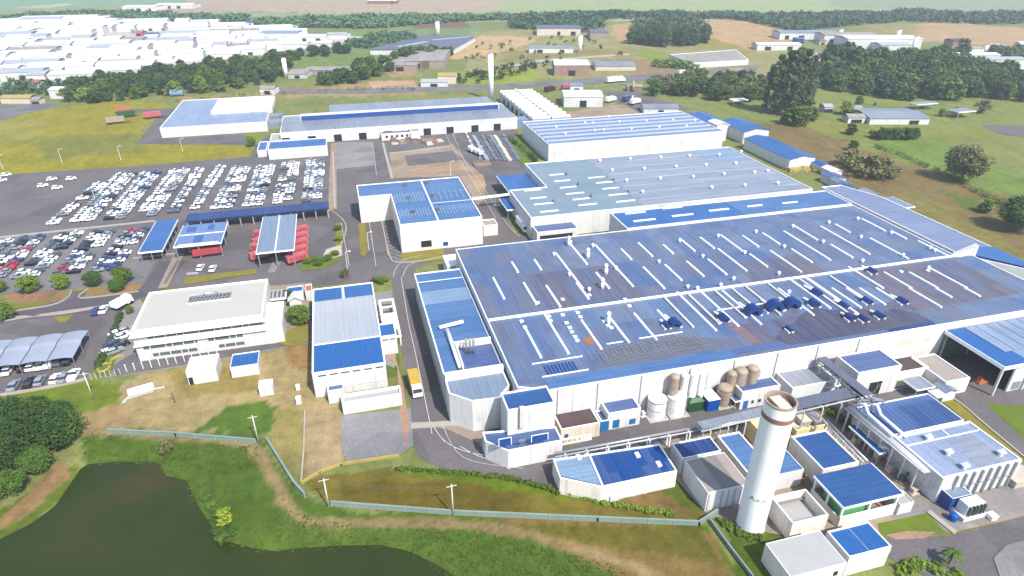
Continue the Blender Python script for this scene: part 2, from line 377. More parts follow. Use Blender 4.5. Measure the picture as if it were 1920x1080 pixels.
# ------------------------------------------------------------------ ground
POND = [(-60, 1090), (0, 1022), (60, 992), (112, 955), (140, 915), (163, 880), (225, 874), (290, 876), (302, 900), (340, 908), (362, 955), (392, 1003), (412, 1024), (470, 1040), (510, 1046), (560, 1040), (640, 1035), (710, 1034), (760, 1045), (815, 1072), (850, 1095), (930, 1180), (500, 1330), (-200, 1300)]
WZ = -1.3
pondw = np.array([at(*p, WZ) for p in POND])
def inpoly(P, poly):
    x, y = P[:, 0], P[:, 1]; r = np.zeros(len(P), bool); n = len(poly); j = n-1
    for i in range(n):
        xi, yi = poly[i]; xj, yj = poly[j]
        c = ((yi > y) != (yj > y)) & (x < (xj-xi)*(y-yi)/(yj-yi+1e-12)+xi); r ^= c; j = i
    return r
def dist(P, poly):
    d = np.full(len(P), 1e9); n = len(poly)
    for i in range(n):
        a = np.array(poly[i]); b = np.array(poly[(i+1) % n]); ab = b-a
        t = np.clip(((P-a)@ab)/(ab@ab), 0, 1); q = a+t[:, None]*ab
        d = np.minimum(d, np.hypot(*(P-q).T))
    return d
def axis(*segs):
    out = []
    for a, b, s in segs: out += list(np.arange(a, b, s))
    return np.array(out+[segs[-1][1]])
gx = axis((-6000, -1500, 450), (-1500, -520, 26), (-520, -160, 6), (-160, -95, 1.5), (-95, 66, .8), (66, 210, 1.5), (210, 520, 5), (520, 1500, 22), (1500, 6000, 450))
gy = axis((-300, 20, 40), (20, 46, 4), (46, 62, 1.4), (62, 112, .8), (112, 136, 1.4), (136, 270, 2.4), (270, 460, 4), (460, 900, 8), (900, 1700, 24), (1700, 8000, 450))
GX, GY = np.meshgrid(gx, gy); GP = np.stack([GX.ravel(), GY.ravel()], 1)
GZ = np.zeros(len(GP))
near = (GP[:, 1] < 150) & (np.abs(GP[:, 0]) < 260)
dn = dist(GP[near], pondw); ins = inpoly(GP[near], pondw); sd = np.where(ins, -dn, dn)
SHORE = np.full(len(GP), 99.); SHORE[near] = sd
GZ[near] = np.clip(WZ+sd*.33, WZ-1.5, 0)
def vnoise(P, s, seed=0):          # smooth value noise
    r = np.random.default_rng(seed).random((64, 64)); q = P/s
    i = np.floor(q).astype(int); f = q-i; f = f*f*(3-2*f)
    g = lambda a, b: r[(i[:, 0]+a) % 64, (i[:, 1]+b) % 64]
    return (g(0, 0)*(1-f[:, 0])+g(1, 0)*f[:, 0])*(1-f[:, 1])+(g(0, 1)*(1-f[:, 0])+g(1, 1)*f[:, 0])*f[:, 1]
JP = GP+np.stack([vnoise(GP, 5, 1)-.5, vnoise(GP, 5, 2)-.5], 1)*np.clip(GP[:, 1:2]/60, 1, 6)
GC = np.zeros((len(GP), 3)); GC[:] = lin((150, 158, 98))
def paint(c, *pts):
    GC[inpoly(JP, [at(*p) for p in pts])] = lin(c)
# far country, back to front
paint((186, 198, 152), (900, -95), (2100, -95), (2100, 40), (900, 40))
paint((168, 182, 155), (1480, -95), (2100, -95), (2100, 22), (1700, 24), (1560, 12))
paint((208, 188, 168), (340, -95), (930, -95), (940, 8), (925, 22), (740, 27), (480, 22), (350, 12))
paint((176, 184, 150), (430, 22), (740, 27), (925, 22), (1000, 40), (480, 45))
paint((150, 188, 160), (-300, -95), (350, -95), (345, 8), (230, 12), (-300, 24))
paint((214, 210, 196), (30, 15), (120, 6), (140, 8), (60, 18))
paint((168, 178, 140), (-300, 24), (230, 12), (380, 14), (480, 40), (240, 46), (-300, 50))
paint((206, 184, 170), (225, 21), (370, 6), (480, 12), (480, 20), (300, 27))
paint((140, 165, 112), (480, 55), (700, 60), (800, 45), (900, 45), (900, 75), (640, 120), (480, 110))
paint((140, 172, 98), (560, 80), (640, 62), (720, 55), (740, 68), (650, 82))
paint((146, 118, 98), (770, 42), (870, 40), (880, 52), (780, 54))
paint((178, 172, 122), (880, 60), (1180, 45), (1480, 80), (1480, 140), (870, 150))
paint((226, 192, 150), (830, 100), (900, 66), (1012, 70), (990, 84), (905, 106), (850, 112))
paint((216, 178, 138), (1148, 46), (1185, 42), (1190, 80), (1165, 82), (1148, 66))
paint((218, 182, 142), (1320, 38), (1390, 36), (1480, 62), (1480, 92), (1420, 98), (1330, 70))
paint((176, 166, 96), (1330, 70), (1420, 96), (1400, 112), (1300, 86))
paint((212, 178, 142), (1690, 52), (1750, 40), (1960, 55), (1960, 92), (1800, 84), (1700, 76))
paint((176, 166, 112), (1620, 48), (1720, 42), (1720, 60), (1640, 66))
paint((140, 160, 92), (480, 120), (640, 100), (730, 105), (700, 140), (520, 150))
paint((166, 152, 98), (510, 160), (680, 150), (690, 178), (520, 185))
paint((170, 182, 74), (866, 135), (1000, 128), (1010, 160), (875, 166))
paint((150, 178, 78), (1000, 150), (1200, 146), (1120, 162), (960, 166))
paint((196, 164, 122), (690, 152), (780, 150), (785, 168), (700, 170))
paint((198, 166, 128), (730, 135), (780, 132), (790, 145), (735, 145))
paint((170, 156, 104), (940, 96), (1180, 92), (1190, 104), (1000, 112), (940, 118))
paint((158, 168, 82), (1200, 92), (1300, 104), (1310, 124), (1260, 130), (1200, 106))
paint((176, 150, 112), (1120, 110), (1200, 108), (1280, 138), (1190, 142))
# left meadow and far yards
paint((188, 168, 118), (330, 184), (520, 172), (690, 156), (800, 164), (800, 178), (520, 184), (330, 197))
paint((172, 164, 58), (-300, 350), (-200, 235), (40, 215), (190, 190), (310, 192), (330, 205), (260, 240), (300, 262), (480, 250), (490, 290), (250, 316), (0, 332))
paint((176, 168, 84), (-100, 232), (60, 222), (110, 235), (60, 262), (-100, 275))
paint((150, 150, 72), (60, 255), (250, 250), (280, 285), (80, 300))
paint((150, 162, 80), (300, 258), (490, 246), (490, 258), (310, 270))
paint((150, 158, 78), (600, 244), (700, 240), (720, 268), (620, 272))
paint((146, 158, 70), (780, 238), (960, 220), (985, 280), (1000, 312), (930, 262), (800, 262))
paint((176, 164, 110), (840, 232), (905, 226), (915, 248), (850, 254))
# right meadow, scrub bank
paint((150, 160, 90), (1350, 160), (1560, 165), (2100, 150), (2100, 480), (1920, 470), (1700, 330), (1520, 255), (1340, 230))
paint((152, 158, 84), (1500, 220), (1660, 238), (1920, 250), (1920, 290), (1640, 262), (1500, 248))
paint((134, 158, 80), (1620, 262), (1760, 262), (1930, 330), (1930, 420), (1800, 345), (1690, 300))
paint((150, 156, 92), (1800, 258), (1960, 264), (1960, 330), (1830, 300))
paint((150, 130, 90), (1405, 228), (1500, 236), (1620, 278), (1770, 330), (1960, 390), (2000, 580), (1800, 470), (1640, 392), (1560, 320), (1480, 285))
paint((150, 142, 84), (1690, 350), (1930, 470), (1930, 510), (1660, 385))
paint((112, 130, 60), (1760, 350), (1830, 372), (1850, 400), (1790, 385))
# office gardens
paint((172, 132, 108), (0, 545), (120, 540), (135, 556), (100, 572), (0, 590))
paint((134, 142, 60), (0, 562), (60, 566), (118, 556), (60, 576), (0, 585))
paint((176, 142, 100), (165, 540), (270, 520), (262, 545), (160, 560))
paint((178, 154, 96), (325, 535), (520, 490), (540, 510), (360, 545))
paint((128, 146, 52), (-80, 745), (222, 710), (226, 760), (130, 790), (-80, 800))
paint((194, 174, 130), (222, 712), (330, 690), (590, 640), (630, 660), (590, 860), (520, 770), (480, 812), (200, 808), (140, 800), (130, 770), (225, 760))
paint((184, 158, 118), (130, 770), (225, 762), (250, 806), (175, 806))
paint((104, 136, 52), (365, 806), (430, 765), (495, 748), (525, 768), (505, 818))
paint((176, 156, 96), (300, 700), (470, 690), (500, 730), (360, 745))
paint((198, 174, 138), (572, 770), (640, 735), (645, 862), (566, 905))
paint((176, 162, 104), (520, 770), (575, 770), (566, 905), (500, 825))
paint((176, 142, 96), (512, 620), (580, 600), (590, 690), (540, 690))
paint((120, 140, 66), (720, 670), (748, 660), (750, 710), (722, 712))
# pond banks
paint((98, 126, 48), (150, 810), (480, 815), (560, 925), (640, 960), (840, 960), (1320, 985), (1400, 1090), (820, 1110), (380, 1000), (300, 890), (150, 890))
paint((104, 124, 44), (1350, 950), (1440, 985), (1520, 1010), (1450, 1100), (1380, 1100))
paint((140, 128, 58), (560, 900), (700, 880), (1000, 895), (1330, 970), (1290, 985), (850, 968), (620, 945))
paint((126, 112, 46), (640, 905), (950, 900), (1000, 960), (850, 962), (640, 940))
paint((150, 126, 78), (900, 960), (1200, 980), (1330, 1000), (1380, 1090), (1190, 1090), (1000, 1010))
paint((122, 116, 50), (940, 985), (1300, 985), (1360, 1060), (1180, 1030))
paint((152, 124, 82), (1150, 935), (1290, 900), (1330, 965), (1290, 970))
paint((112, 128, 48), (1240, 920), (1280, 905), (1330, 955), (1310, 970))
paint((108, 126, 48), (-80, 1010), (130, 870), (165, 880), (-40, 1060))
paint((168, 136, 98), (-80, 1015), (0, 975), (70, 905), (110, 870), (130, 880), (60, 960), (-80, 1035))
paint((140, 130, 60), (740, 870), (980, 890), (1160, 940), (1000, 905))
paint((120, 140, 40), (735, 878), (850, 884), (1000, 905), (1120, 942), (1180, 950), (1000, 925), (740, 884))
def lane(c, pts, w):               # a worn track in the grass
    path = np.array(curve([at(*p) for p in pts])); sel = np.where((GP[:, 1] < 140) & (GP[:, 1] > 50) & (np.abs(GP[:, 0]) < 120))[0]; Q = GP[sel]+np.stack([vnoise(GP[sel], 2.5, 8)-.5, vnoise(GP[sel], 2.5, 9)-.5], 1)*1.3
    d = np.full(len(Q), 1e9)
    for i in range(len(path)-1):
        a, b_ = path[i], path[i+1]; ab = b_-a; t = np.clip(((Q-a)@ab)/(ab@ab+1e-9), 0, 1); d = np.minimum(d, np.hypot(*(Q-(a+t[:, None]*ab)).T))
    k = np.clip((w/2+.5-d)/1.0, 0, 1)[:, None]; GC[sel] = GC[sel]*(1-k)+np.array(lin(c))*k
lane((180, 157, 118), [(150, 806), (300, 820), (440, 830), (485, 850), (515, 900), (540, 950), (580, 975), (660, 982), (760, 978), (860, 984), (980, 1000), (1080, 1030), (1180, 1062), (1260, 1100)], 2.0)
lane((160, 132, 100), [(660, 980), (860, 982), (1080, 1028)], 1.0)
g_ = GC.mean(1, keepdims=True); k = np.clip(1-np.abs(SHORE-.2+1.2*(vnoise(GP, 3, 12)-.5))/1.1, 0, 1)[:, None]*.75; GC = GC*(1-k)+np.array(lin((104, 98, 62)))*k
GC = GC*np.array([1.05, 1.05, .96])/K_EXP
nx, ny = len(gx), len(gy)
idx = np.arange(nx*ny).reshape(ny, nx)
fc = np.stack([idx[:-1, :-1], idx[:-1, 1:], idx[1:, 1:], idx[1:, :-1]], -1).reshape(-1, 4)
me = bpy.data.meshes.new('ground'); me.vertices.add(len(GP)); me.vertices.foreach_set('co', np.stack([GP[:, 0], GP[:, 1], GZ], 1).astype(np.float32).ravel())
me.loops.add(fc.size); me.loops.foreach_set('vertex_index', fc.ravel()); me.polygons.add(len(fc)); me.polygons.foreach_set('loop_start', np.arange(0, fc.size, 4)); me.polygons.foreach_set('loop_total', np.full(len(fc), 4))
me.update(calc_edges=True); me.polygons.foreach_set('use_smooth', [True]*len(fc))
ca = me.color_attributes.new('Cover', 'FLOAT_COLOR', 'POINT'); ca.data.foreach_set('color', np.concatenate([GC, np.ones((len(GP), 1))], 1).astype(np.float32).ravel())
n = NT('ground_cover'); p = n.pos(); ac = n.n('ShaderNodeAttribute', attribute_name='Cover')
f1 = n.ramp(n.noise(p, .045, 5, .65), [(.3, (.66, .68, .62)), (.5, (1, 1, 1)), (.7, (1.3, 1.22, 1.15))])
f2 = n.ramp(n.noise(p, .42, 6, .7), [(.3, (.6, .66, .58)), (.5, (1, 1, 1)), (.72, (1.35, 1.28, 1.3))])
f3 = n.ramp(n.noise(n.pos(.5, .12, 1), .5, 4, .6), [(.35, (.8, .82, .78)), (.65, (1.16, 1.14, 1.1))])
c = n.mix(.55, ac.outputs['Color'], f1, 'MULTIPLY'); c = n.mix(.75, c, f2, 'MULTIPLY'); c = n.mix(.7, c, f3, 'MULTIPLY'); c = n.mix(.6, c, n.ramp(n.noise(p, 2.6, 4, .75), [(.34, (.62, .66, .6)), (.52, (1.02, 1.02, 1)), (.7, (1.3, 1.26, 1.22))]), 'MULTIPLY')
n.bump(n.noise(p, 1.6, 5, .7), .5, .25); n.fin(c, .95, 0, .1); me.materials.append(M['ground_cover'])
o = bpy.data.objects.new('ground', me); COL.objects.link(o); tag(o, kind='structure')
# water
n = NT('pond_water'); p = n.pos()
c = n.ramp(n.noise(p, .035, 4), [(.3, (.018, .028, .005)), (.55, (.023, .034, .006)), (.7, (.044, .036, .011))])
n.bump(n.noise(p, 1.1, 3), .04, .05); n.fin(c, .2, 0, .18)
b = MB(); b.face([(*q, WZ+.35) for q in [at(*p, WZ) for p in [(-260, 1085), (0, 1012), (60, 984), (105, 950), (132, 910), (158, 868), (296, 868), (312, 894), (350, 903), (372, 950), (402, 996), (420, 1016), (475, 1030), (560, 1028), (640, 1024), (716, 1024), (770, 1036), (825, 1064), (860, 1085), (950, 1175), (520, 1400), (-300, 1350)]]]); tag(b.build('pond_water', ['pond_water']), kind='structure')
# ------------------------------------------------------------------ paved surfaces
def asphalt(name, c, var=.14, patch=.25):
    n = NT(name); p = n.pos()
    a = n.ramp(n.noise(p, .06, 5, .65), [(.3, sc(c, 1-var)), (.5, c), (.7, sc(c, 1+var))])
    b = n.ramp(n.noise(p, 1.4, 5, .7), [(.3, (.78,)*3), (.7, (1.2,)*3)])
    v = n.n('ShaderNodeTexVoronoi', Scale=.09); n.l(p, v.inputs['Vector']); sp = n.n('ShaderNodeSeparateColor'); n.l(v.outputs['Color'], sp.inputs[0])
    q = n.ramp(sp.outputs[0], [(0, (1-patch,)*3), (.25, (1,)*3), (.8, (1+patch*.4,)*3)], 'CONSTANT')
    d = n.mix(.6, n.mix(.8, a, b, 'MULTIPLY'), q, 'MULTIPLY')
    return n.fin(d, .9, 0, .15)
asphalt('asphalt', alb(136, 130, 131)); asphalt('asphalt_dark', alb(118, 112, 118)); asphalt('asphalt_light', alb(150, 147, 148)); asphalt('asphalt_brown', alb(140, 128, 120))
asphalt('yard_grey', alb(176, 170, 168), .16); asphalt('yard_tan', alb(190, 172, 152), .18); asphalt('pad_grey', alb(172, 168, 170), .2); asphalt('soil_tan', alb(196, 174, 150), .2)
asphalt('sand', alb(222, 186, 148), .14); asphalt('pink_soil', alb(205, 165, 140), .18)
plain('lawn', alb(126, 148, 54), .95, var=.22, scale=.4, spec=.1); plain('lawn_dry', alb(164, 154, 72), .95, var=.22, scale=.4, spec=.1); plain('kerb', alb(214, 204, 190), .85, var=.12); plain('white_gravel', alb(232, 222, 210), .9, var=.1)
# far roads
sheet('highway', [(500, 176), (700, 176), (900, 168), (1130, 158), (1300, 143), (1420, 132), (1420, 122), (1290, 133), (1120, 146), (930, 158), (700, 166), (500, 168)], 'asphalt_light', .06)
sheet('side_road', [(1130, 172), (1190, 170), (1230, 185), (1300, 205), (1180, 212), (1160, 195)], 'asphalt', .05)
sheet('farm_track', [(960, 122), (1010, 112), (1180, 100), (1180, 103), (1010, 116), (960, 126)], 'kerb', .04)
sheet('town_road', [(-80, 220), (-80, 205), (60, 195), (120, 190), (90, 204), (40, 215), (0, 228)], 'asphalt_light', .05)
sheet('bare_soil', [(690, 153), (775, 151), (785, 167), (700, 169)], 'sand', .05)
0 and sheet('far_parking', [(1310, 96), (1405, 92), (1440, 106), (1345, 120), (1290, 103)], 'yard_grey', .05)
# works yards
sheet('depot_yard', [(255, 270), (300, 214), (262, 212), (215, 215), (250, 206), (330, 203), (310, 240), (300, 260), (450, 250), (480, 262), (480, 272)], 'asphalt')
sheet('car_park', [(-80, 336), (0, 328), (250, 312), (470, 294), (480, 270), (500, 262), (615, 256), (625, 300), (630, 420), (600, 480), (520, 500), (480, 520), (330, 532), (270, 520), (0, 545), (-120, 560)], 'asphalt')
sheet('works_road', [(480, 268), (520, 248), (700, 244), (760, 250), (820, 236), (960, 222), (985, 280), (1005, 320), (945, 330), (935, 370), (965, 440), (1000, 440), (1005, 460), (860, 470), (780, 505), (730, 525), (560, 540), (490, 530), (600, 470), (625, 380), (612, 260)], 'asphalt')
sheet('gate_yard', [(240, 470), (345, 400), (620, 392), (640, 470), (600, 520), (490, 530), (330, 540), (270, 525)], 'asphalt')
sheet('lower_car_park', [(-80, 452), (110, 432), (270, 420), (255, 480), (290, 492), (270, 530), (140, 540), (0, 552), (-100, 560)], 'asphalt_light')
sheet('office_road', [(-80, 598), (0, 586), (60, 578), (118, 562), (138, 545), (165, 545), (152, 560), (260, 545), (300, 490), (350, 488), (310, 540), (240, 570), (232, 585), (120, 596), (0, 605), (-80, 618)], 'asphalt_dark')
sheet('staff_car_park', [(-100, 612), (0, 605), (120, 592), (232, 580), (235, 590), (180, 690), (160, 712), (0, 745), (-120, 765)], 'asphalt')
sheet('office_forecourt', [(232, 580), (262, 560), (300, 620), (600, 600), (620, 560), (735, 545), (745, 640), (740, 690), (600, 640), (330, 690), (195, 710), (200, 660)], 'yard_grey')
sheet('office_drive', [(205, 690), (262, 655), (300, 668), (500, 640), (520, 622), (560, 620), (580, 600), (585, 640), (345, 685), (220, 705)], 'asphalt')
sheet('works_road', [(733, 520), (742, 590), (755, 670), (770, 760), (776, 838), (790, 862), (840, 882), (900, 893), (960, 898), (1045, 920), (1060, 860), (1300, 830), (1460, 830), (1600, 800), (1660, 770), (1745, 733), (1810, 770), (1850, 800), (1930, 870), (1960, 870), (1960, 690), (1760, 630), (1690, 630), (1440, 680), (1040, 760), (900, 790), (840, 800), (815, 690), (785, 600), (778, 498), (900, 460), (780, 470)], 'asphalt')
sheet('plant_yard', [(1240, 830), (1300, 815), (1460, 790), (1600, 745), (1690, 770), (1930, 890), (1960, 960), (1780, 1000), (1690, 960), (1660, 1000), (1500, 1010), (1390, 990), (1330, 970), (1260, 890)], 'yard_tan')
sheet('plant_yard', [(1700, 1000), (1660, 960), (1740, 930), (1930, 870), (1960, 950), (1800, 990)], 'yard_grey')
sheet('plant_road', [(1660, 1010), (1780, 1005), (1930, 965), (2000, 940), (2000, 1160), (1800, 1110), (1690, 1060), (1640, 1030)], 'asphalt')
sheet('lawn', [(1645, 982), (1740, 962), (1772, 998), (1730, 1004), (1650, 1004)], 'lawn')
sheet('bare_soil', [(1660, 1004), (1700, 996), (1755, 998), (1735, 1010), (1680, 1012)], 'pink_soil')
sheet('lawn', [(1755, 738), (1780, 742), (1818, 770), (1870, 812), (1920, 862), (1905, 862), (1815, 792), (1762, 750)], 'lawn_dry')
sheet('lawn', [(1846, 756), (1960, 766), (1960, 830), (1920, 822)], 'lawn')
sheet('concrete_pad', [(640, 780), (770, 766), (775, 835), (745, 856), (650, 868), (640, 840)], 'pad_grey')
sheet('pavement', [(765, 792), (905, 790), (960, 842), (1030, 838), (1035, 850), (955, 856), (880, 824), (840, 806)], 'yard_tan')
sheet('footpath', [(733, 640), (755, 720), (768, 800), (760, 840), (750, 780), (745, 690), (722, 660)], 'pink_soil')
sheet('dirt_yard', [(730, 288), (850, 270), (872, 300), (905, 330), (912, 372), (895, 385), (860, 330), (735, 335)], 'soil_tan')
sheet('paved_apron', [(758, 292), (850, 283), (870, 300), (765, 312)], 'asphalt')
sheet('bare_soil', [(770, 318), (868, 306), (880, 318), (775, 326)], 'sand')
sheet('bare_soil', [(880, 330), (905, 326), (912, 350), (895, 360)], 'sand')
sheet('concrete_apron', [(626, 268), (700, 266), (702, 310), (630, 318)], 'yard_grey')
sheet('pavement', [(620, 270), (630, 268), (632, 392), (615, 395)], 'soil_tan')
sheet('bare_soil', [(1125, 445), (1170, 434), (1185, 440), (1100, 452)], 'lawn_dry')
sheet('bare_soil', [(1135, 200), (1170, 196), (1200, 214), (1070, 222), (1060, 210)], 'soil_tan')
sheet('lawn', [(672, 420), (685, 418), (690, 470), (684, 482), (676, 478)], 'lawn_dry')
sheet('lawn', [(940, 262), (975, 255), (1000, 305), (985, 316)], 'lawn')
sheet('lawn', [(629, 420), (642, 418), (642, 470), (629, 480)], 'lawn_dry')
sheet('lawn', [(750, 476), (830, 466), (838, 488), (790, 492), (755, 492)], 'lawn_dry')
sheet('lawn', [(560, 500), (635, 470), (640, 488), (600, 506), (565, 508)], 'lawn')
sheet('lawn', [(175, 702), (192, 668), (220, 665), (212, 690), (205, 705)], 'lawn')
sheet('lawn', [(100, 596), (138, 590), (124, 606), (112, 606)], 'lawn_dry')
sheet('pavement', [(326, 478), (346, 476), (314, 540), (296, 542)], 'yard_tan')
sheet('asphalt_lane', [(331, 490), (338, 489), (312, 532), (306, 533)], 'asphalt')
sheet('dry_bed', [(345, 522), (420, 512), (480, 505), (482, 514), (420, 522), (345, 536)], 'lawn_dry')
sheet('pavement', [(350, 512), (372, 511), (372, 515), (350, 517)], 'kerb')
sheet('pavement', [(500, 484), (560, 478), (545, 488), (528, 492), (515, 512), (502, 512), (512, 490)], 'yard_grey')
sheet('white_gravel', [(612, 468), (640, 460), (642, 480), (600, 492)], 'white_gravel')
sheet('white_gravel', [(488, 540), (585, 530), (580, 600), (510, 640), (505, 560)], 'yard_tan')
sheet('garden_lawn', [(512, 640), (545, 620), (575, 600), (582, 640), (545, 652)], 'lawn_dry')
# kerbs, islands and painted lines: raised strips along surveyed lines
kb = MB()
for pts, w, h in (([(0, 596), (110, 590), (222, 570)], .45, .14), ([(-60, 612), (0, 604), (60, 594), (222, 571)], .5, .14), ([(135, 545), (128, 558), (100, 572), (40, 582), (0, 588)], .35, .13), ([(165, 543), (152, 560), (260, 547)], .35, .13),
                  ([(-40, 452), (0, 446), (130, 432), (290, 415)], 1.2, .13), ([(250, 485), (330, 476)], .5, .13), ([(0, 742), (90, 727), (160, 712)], 1.0, .12), ([(624, 285), (628, 390)], .8, .12),
                  ([(718, 268), (735, 335)], 1.2, .12), ([(730, 288), (845, 276)], 1.2, .12), ([(640, 460), (648, 420), (610, 392), (560, 398)], .4, .12), ([(1745, 738), (1790, 750), (1850, 800), (1925, 862)], .4, .12), ([(1740, 960), (1790, 1000)], 1.0, .12),
                  ([(715, 410), (730, 478), (745, 492), (790, 490), (850, 478)], .4, .12), ([(770, 800), (900, 792)], 1.6, .12), ([(908, 838), (955, 880)], .8, .12), ([(900, 835), (960, 842), (1030, 836)], .5, .12)):
    path = curve([at(*p) for p in pts], 4); L, Rr = strip_pts(path, w)
    for i in range(len(path)-1): kb.hexa([(*Rr[i], 0), (*Rr[i+1], 0), (*L[i+1], 0), (*L[i], 0)], [(*Rr[i], h+.2), (*Rr[i+1], h+.2), (*L[i+1], h+.2), (*L[i], h+.2)])
tag(kb.build('kerb', ['kerb']), kind='structure')
ln = MB(); z = .262
def line(pts, w=.18): ribbon(ln, curve([at(*p) for p in pts], 5), w, z)
line([(752, 520), (765, 600), (778, 660), (795, 740), (810, 815)]); line([(738, 520), (742, 505), (760, 488), (790, 480)]); line([(755, 520), (765, 500), (790, 490)])
line([(812, 800), (835, 830), (880, 850), (950, 862)]); line([(862, 838), (900, 858), (960, 870)])
line([(843, 236), (870, 300), (905, 350), (950, 420), (975, 445)]); line([(830, 240), (850, 280), (880, 330), (930, 410)]); line([(700, 275), (706, 330)]); line([(630, 312), (720, 302)])
line([(640, 420), (655, 500)]); line([(690, 400), (705, 500)]); line([(717, 415), (728, 480)]); line([(1700, 705), (1750, 735)], .5); line([(1640, 730), (1760, 705)], .25); line([(1620, 745), (1720, 722)], .2)
line([(800, 262), (880, 255)]); line([(870, 290), (985, 277)]); line([(1000, 790), (1450, 700)], .15); line([(830, 800), (870, 860), (980, 880)], .12)
for k in range(9): line([(722+k*1.3, 425+k*7), (740+k*1.6, 433+k*7)], .14)
for k in range(8):
    a = k/7; line([(100+a*520-30, 372-a*16), (130+a*520-30, 369-a*16)], .2)
for q in ((395, 352), (480, 345), (545, 338), (300, 360), (505, 372), (420, 383)): line([q, (q[0]+28, q[1]-3)], .22)
for k in range(5): ln.face([(*at(870+k*4, 246+k*8+e[0], 0), z) for e in ((0,), )]+[(*at(874+k*4, 246+k*8), z), (*at(877+k*4, 252+k*8), z), (*at(873+k*4, 252+k*8), z)])
tag(ln.build('road_marking', ['white_line']), kind='structure')

sheet('traffic_island', [(1862, 1048), (1885, 1024), (1930, 1012), (1990, 1010), (2000, 1110), (1880, 1100)], 'yard_grey')
sheet('island_bed', [(1895, 1040), (1925, 1030), (1960, 1034), (1960, 1080), (1910, 1066)], 'pad_grey')
# ------------------------------------------------------------------ the main hall
H0 = 10.0
hall = building('factory_hall', 'huge factory hall with mottled blue-grey metal roof and long white skylights', 'factory hall',
    [(28.3, 101.5), (34.2, 98.7), (172.5, 98.7), (172.5, 128.0), (167.5, 128.0), (167.5, 170.3), (28.3, 170.3)], H0, 'white_wall', 'main_roof', rim=.25, drop=.12)
def pan(x0, y0, x1, y1, m, nm='roof_panel', z=H0-.09, t=None):
    b = MB(); b.face([(x0, y0, z), (x1, y0, z), (x1, y1, z), (x0, y1, z)]); return b.build(nm, [m], t or hall)
pan(28.7, 102.3, 131, 127.9, 'front_roof'); pan(131.05, 99.1, 172.2, 127.6, 'main_roof', z=H0-.085); pan(131.05, 106, 165, 127.4, 'dark_bay', z=H0-.08)
pan(84, 102.4, 130.9, 111, 'dark_bay', z=H0-.08); pan(78, 100.2, 130.9, 102.4, 'slate_roof', z=H0-.08)
b = MB(); b.face([(x, y, H0-.074) for x, y in ((92, 100.4), (130, 100.4), (130.8, 104.5), (127, 108), (121, 107), (118, 110.5), (112, 111), (108, 113.5), (103, 111.5), (99, 108.5), (95, 107.5), (90, 103.5))]); b.build('soot_stain', ['soot_bay'], hall)
b = MB(); b.face([(x, y, H0-.068) for x, y in ((84, 103), (86.5, 103.2), (86, 110), (83.6, 113), (82.8, 111))]); b.build('rust_patch', ['faded_rust'], hall)
pan(34.6, 99.1, 78, 102.3, 'annex_roof', z=H0-.08); pan(44, 129, 70, 149, 'dark_bay', z=H0-.08); pan(102, 129, 124, 141, 'dark_bay', z=H0-.08); pan(118, 99.2, 130.9, 102, 'navy_roof', z=H0-.075)
b = MB(); b.box(28.6, 127.95, H0-.05, 172.4, 128.55, H0+.35); b.build('fire_wall_cap', ['white_trim'], hall)
for q in ((33.5, 108.2, 45), (34.2, 103.2, 44.5), (52, 111.3, 56), (60, 111.5, 71), (84, 118.3, 106)): MB().box(q[0], q[1], H0-.05, q[2], q[1]+.28, H0+.1).build('gutter', ['white_trim'], hall)
for px, py in ((974, 592), (978, 601), (984, 612), (1026, 585), (1029, 592), (1032, 600), (1050, 580), (1055, 589), (1062, 604), (1068, 613), (1072, 621), (1078, 630), (1082, 637), (1078, 578), (1083, 585), (1088, 593), (1133, 601), (1140, 609), (1146, 613), (1172, 560), (1180, 572), (1008, 566), (1055, 560), (1105, 552), (1690, 508), (1740, 506)):
    a = at(px, py, H0+.2); MB().box(a[0]-.45, a[1]-.4, H0-.1, a[0]+.45, a[1]+.4, H0+.2).build('roof_hatch', ['skylight'], hall)
SK = [(960, 491, 971, 510), (1001, 487, 1016, 505), (1040, 475, 1095, 540), (1067, 455, 1101, 495), (1115, 511, 1145, 540), (1112, 460, 1192, 536), (1164, 467, 1185, 486), (1202, 501, 1250, 540), (1195, 455, 1225, 480), (1245, 496, 1280, 525),
      (1242, 459, 1264, 475), (1272, 447, 1305, 470), (1285, 490, 1322, 517), (1310, 445, 1342, 465), (1342, 467, 1405, 507), (1347, 441, 1397, 470), (1325, 486, 1365, 514), (1390, 442, 1425, 462), (1405, 476, 1440, 500), (1427, 437, 1465, 457), (1480, 467, 1527, 491),
      (1440, 470, 1507, 509), (1460, 434, 1567, 486), (1487, 424, 1535, 449), (1552, 459, 1605, 482), (1530, 425, 1640, 475), (1564, 420, 1595, 435), (1625, 447, 1710, 484), (1610, 410, 1665, 432), (1672, 435, 1702, 447), (1717, 452, 1785, 480),
      (925, 520, 945, 560), (980, 530, 1008, 570), (1025, 535, 1050, 575), (1080, 530, 1105, 560),
      (985, 616, 1015, 670), (1015, 585, 1070, 662), (1091, 600, 1127, 654), (1142, 594, 1180, 642), (1190, 587, 1230, 637), (1234, 581, 1260, 612), (1272, 547, 1340, 620), (1312, 542, 1382, 612), (1350, 545, 1432, 607), (1461, 540, 1524, 591),
      (1560, 540, 1615, 577), (1587, 540, 1620, 562), (1612, 540, 1660, 571), (1640, 540, 1690, 567), (1705, 540, 1765, 576), (1755, 540, 1784, 557), (1807, 540, 1840, 555), (1590, 500, 1657, 540), (1657, 510, 1710, 540), (1706, 510, 1757, 540), (1742, 500, 1810, 540), (1478, 520, 1556, 578), (1520, 520, 1600, 590)]
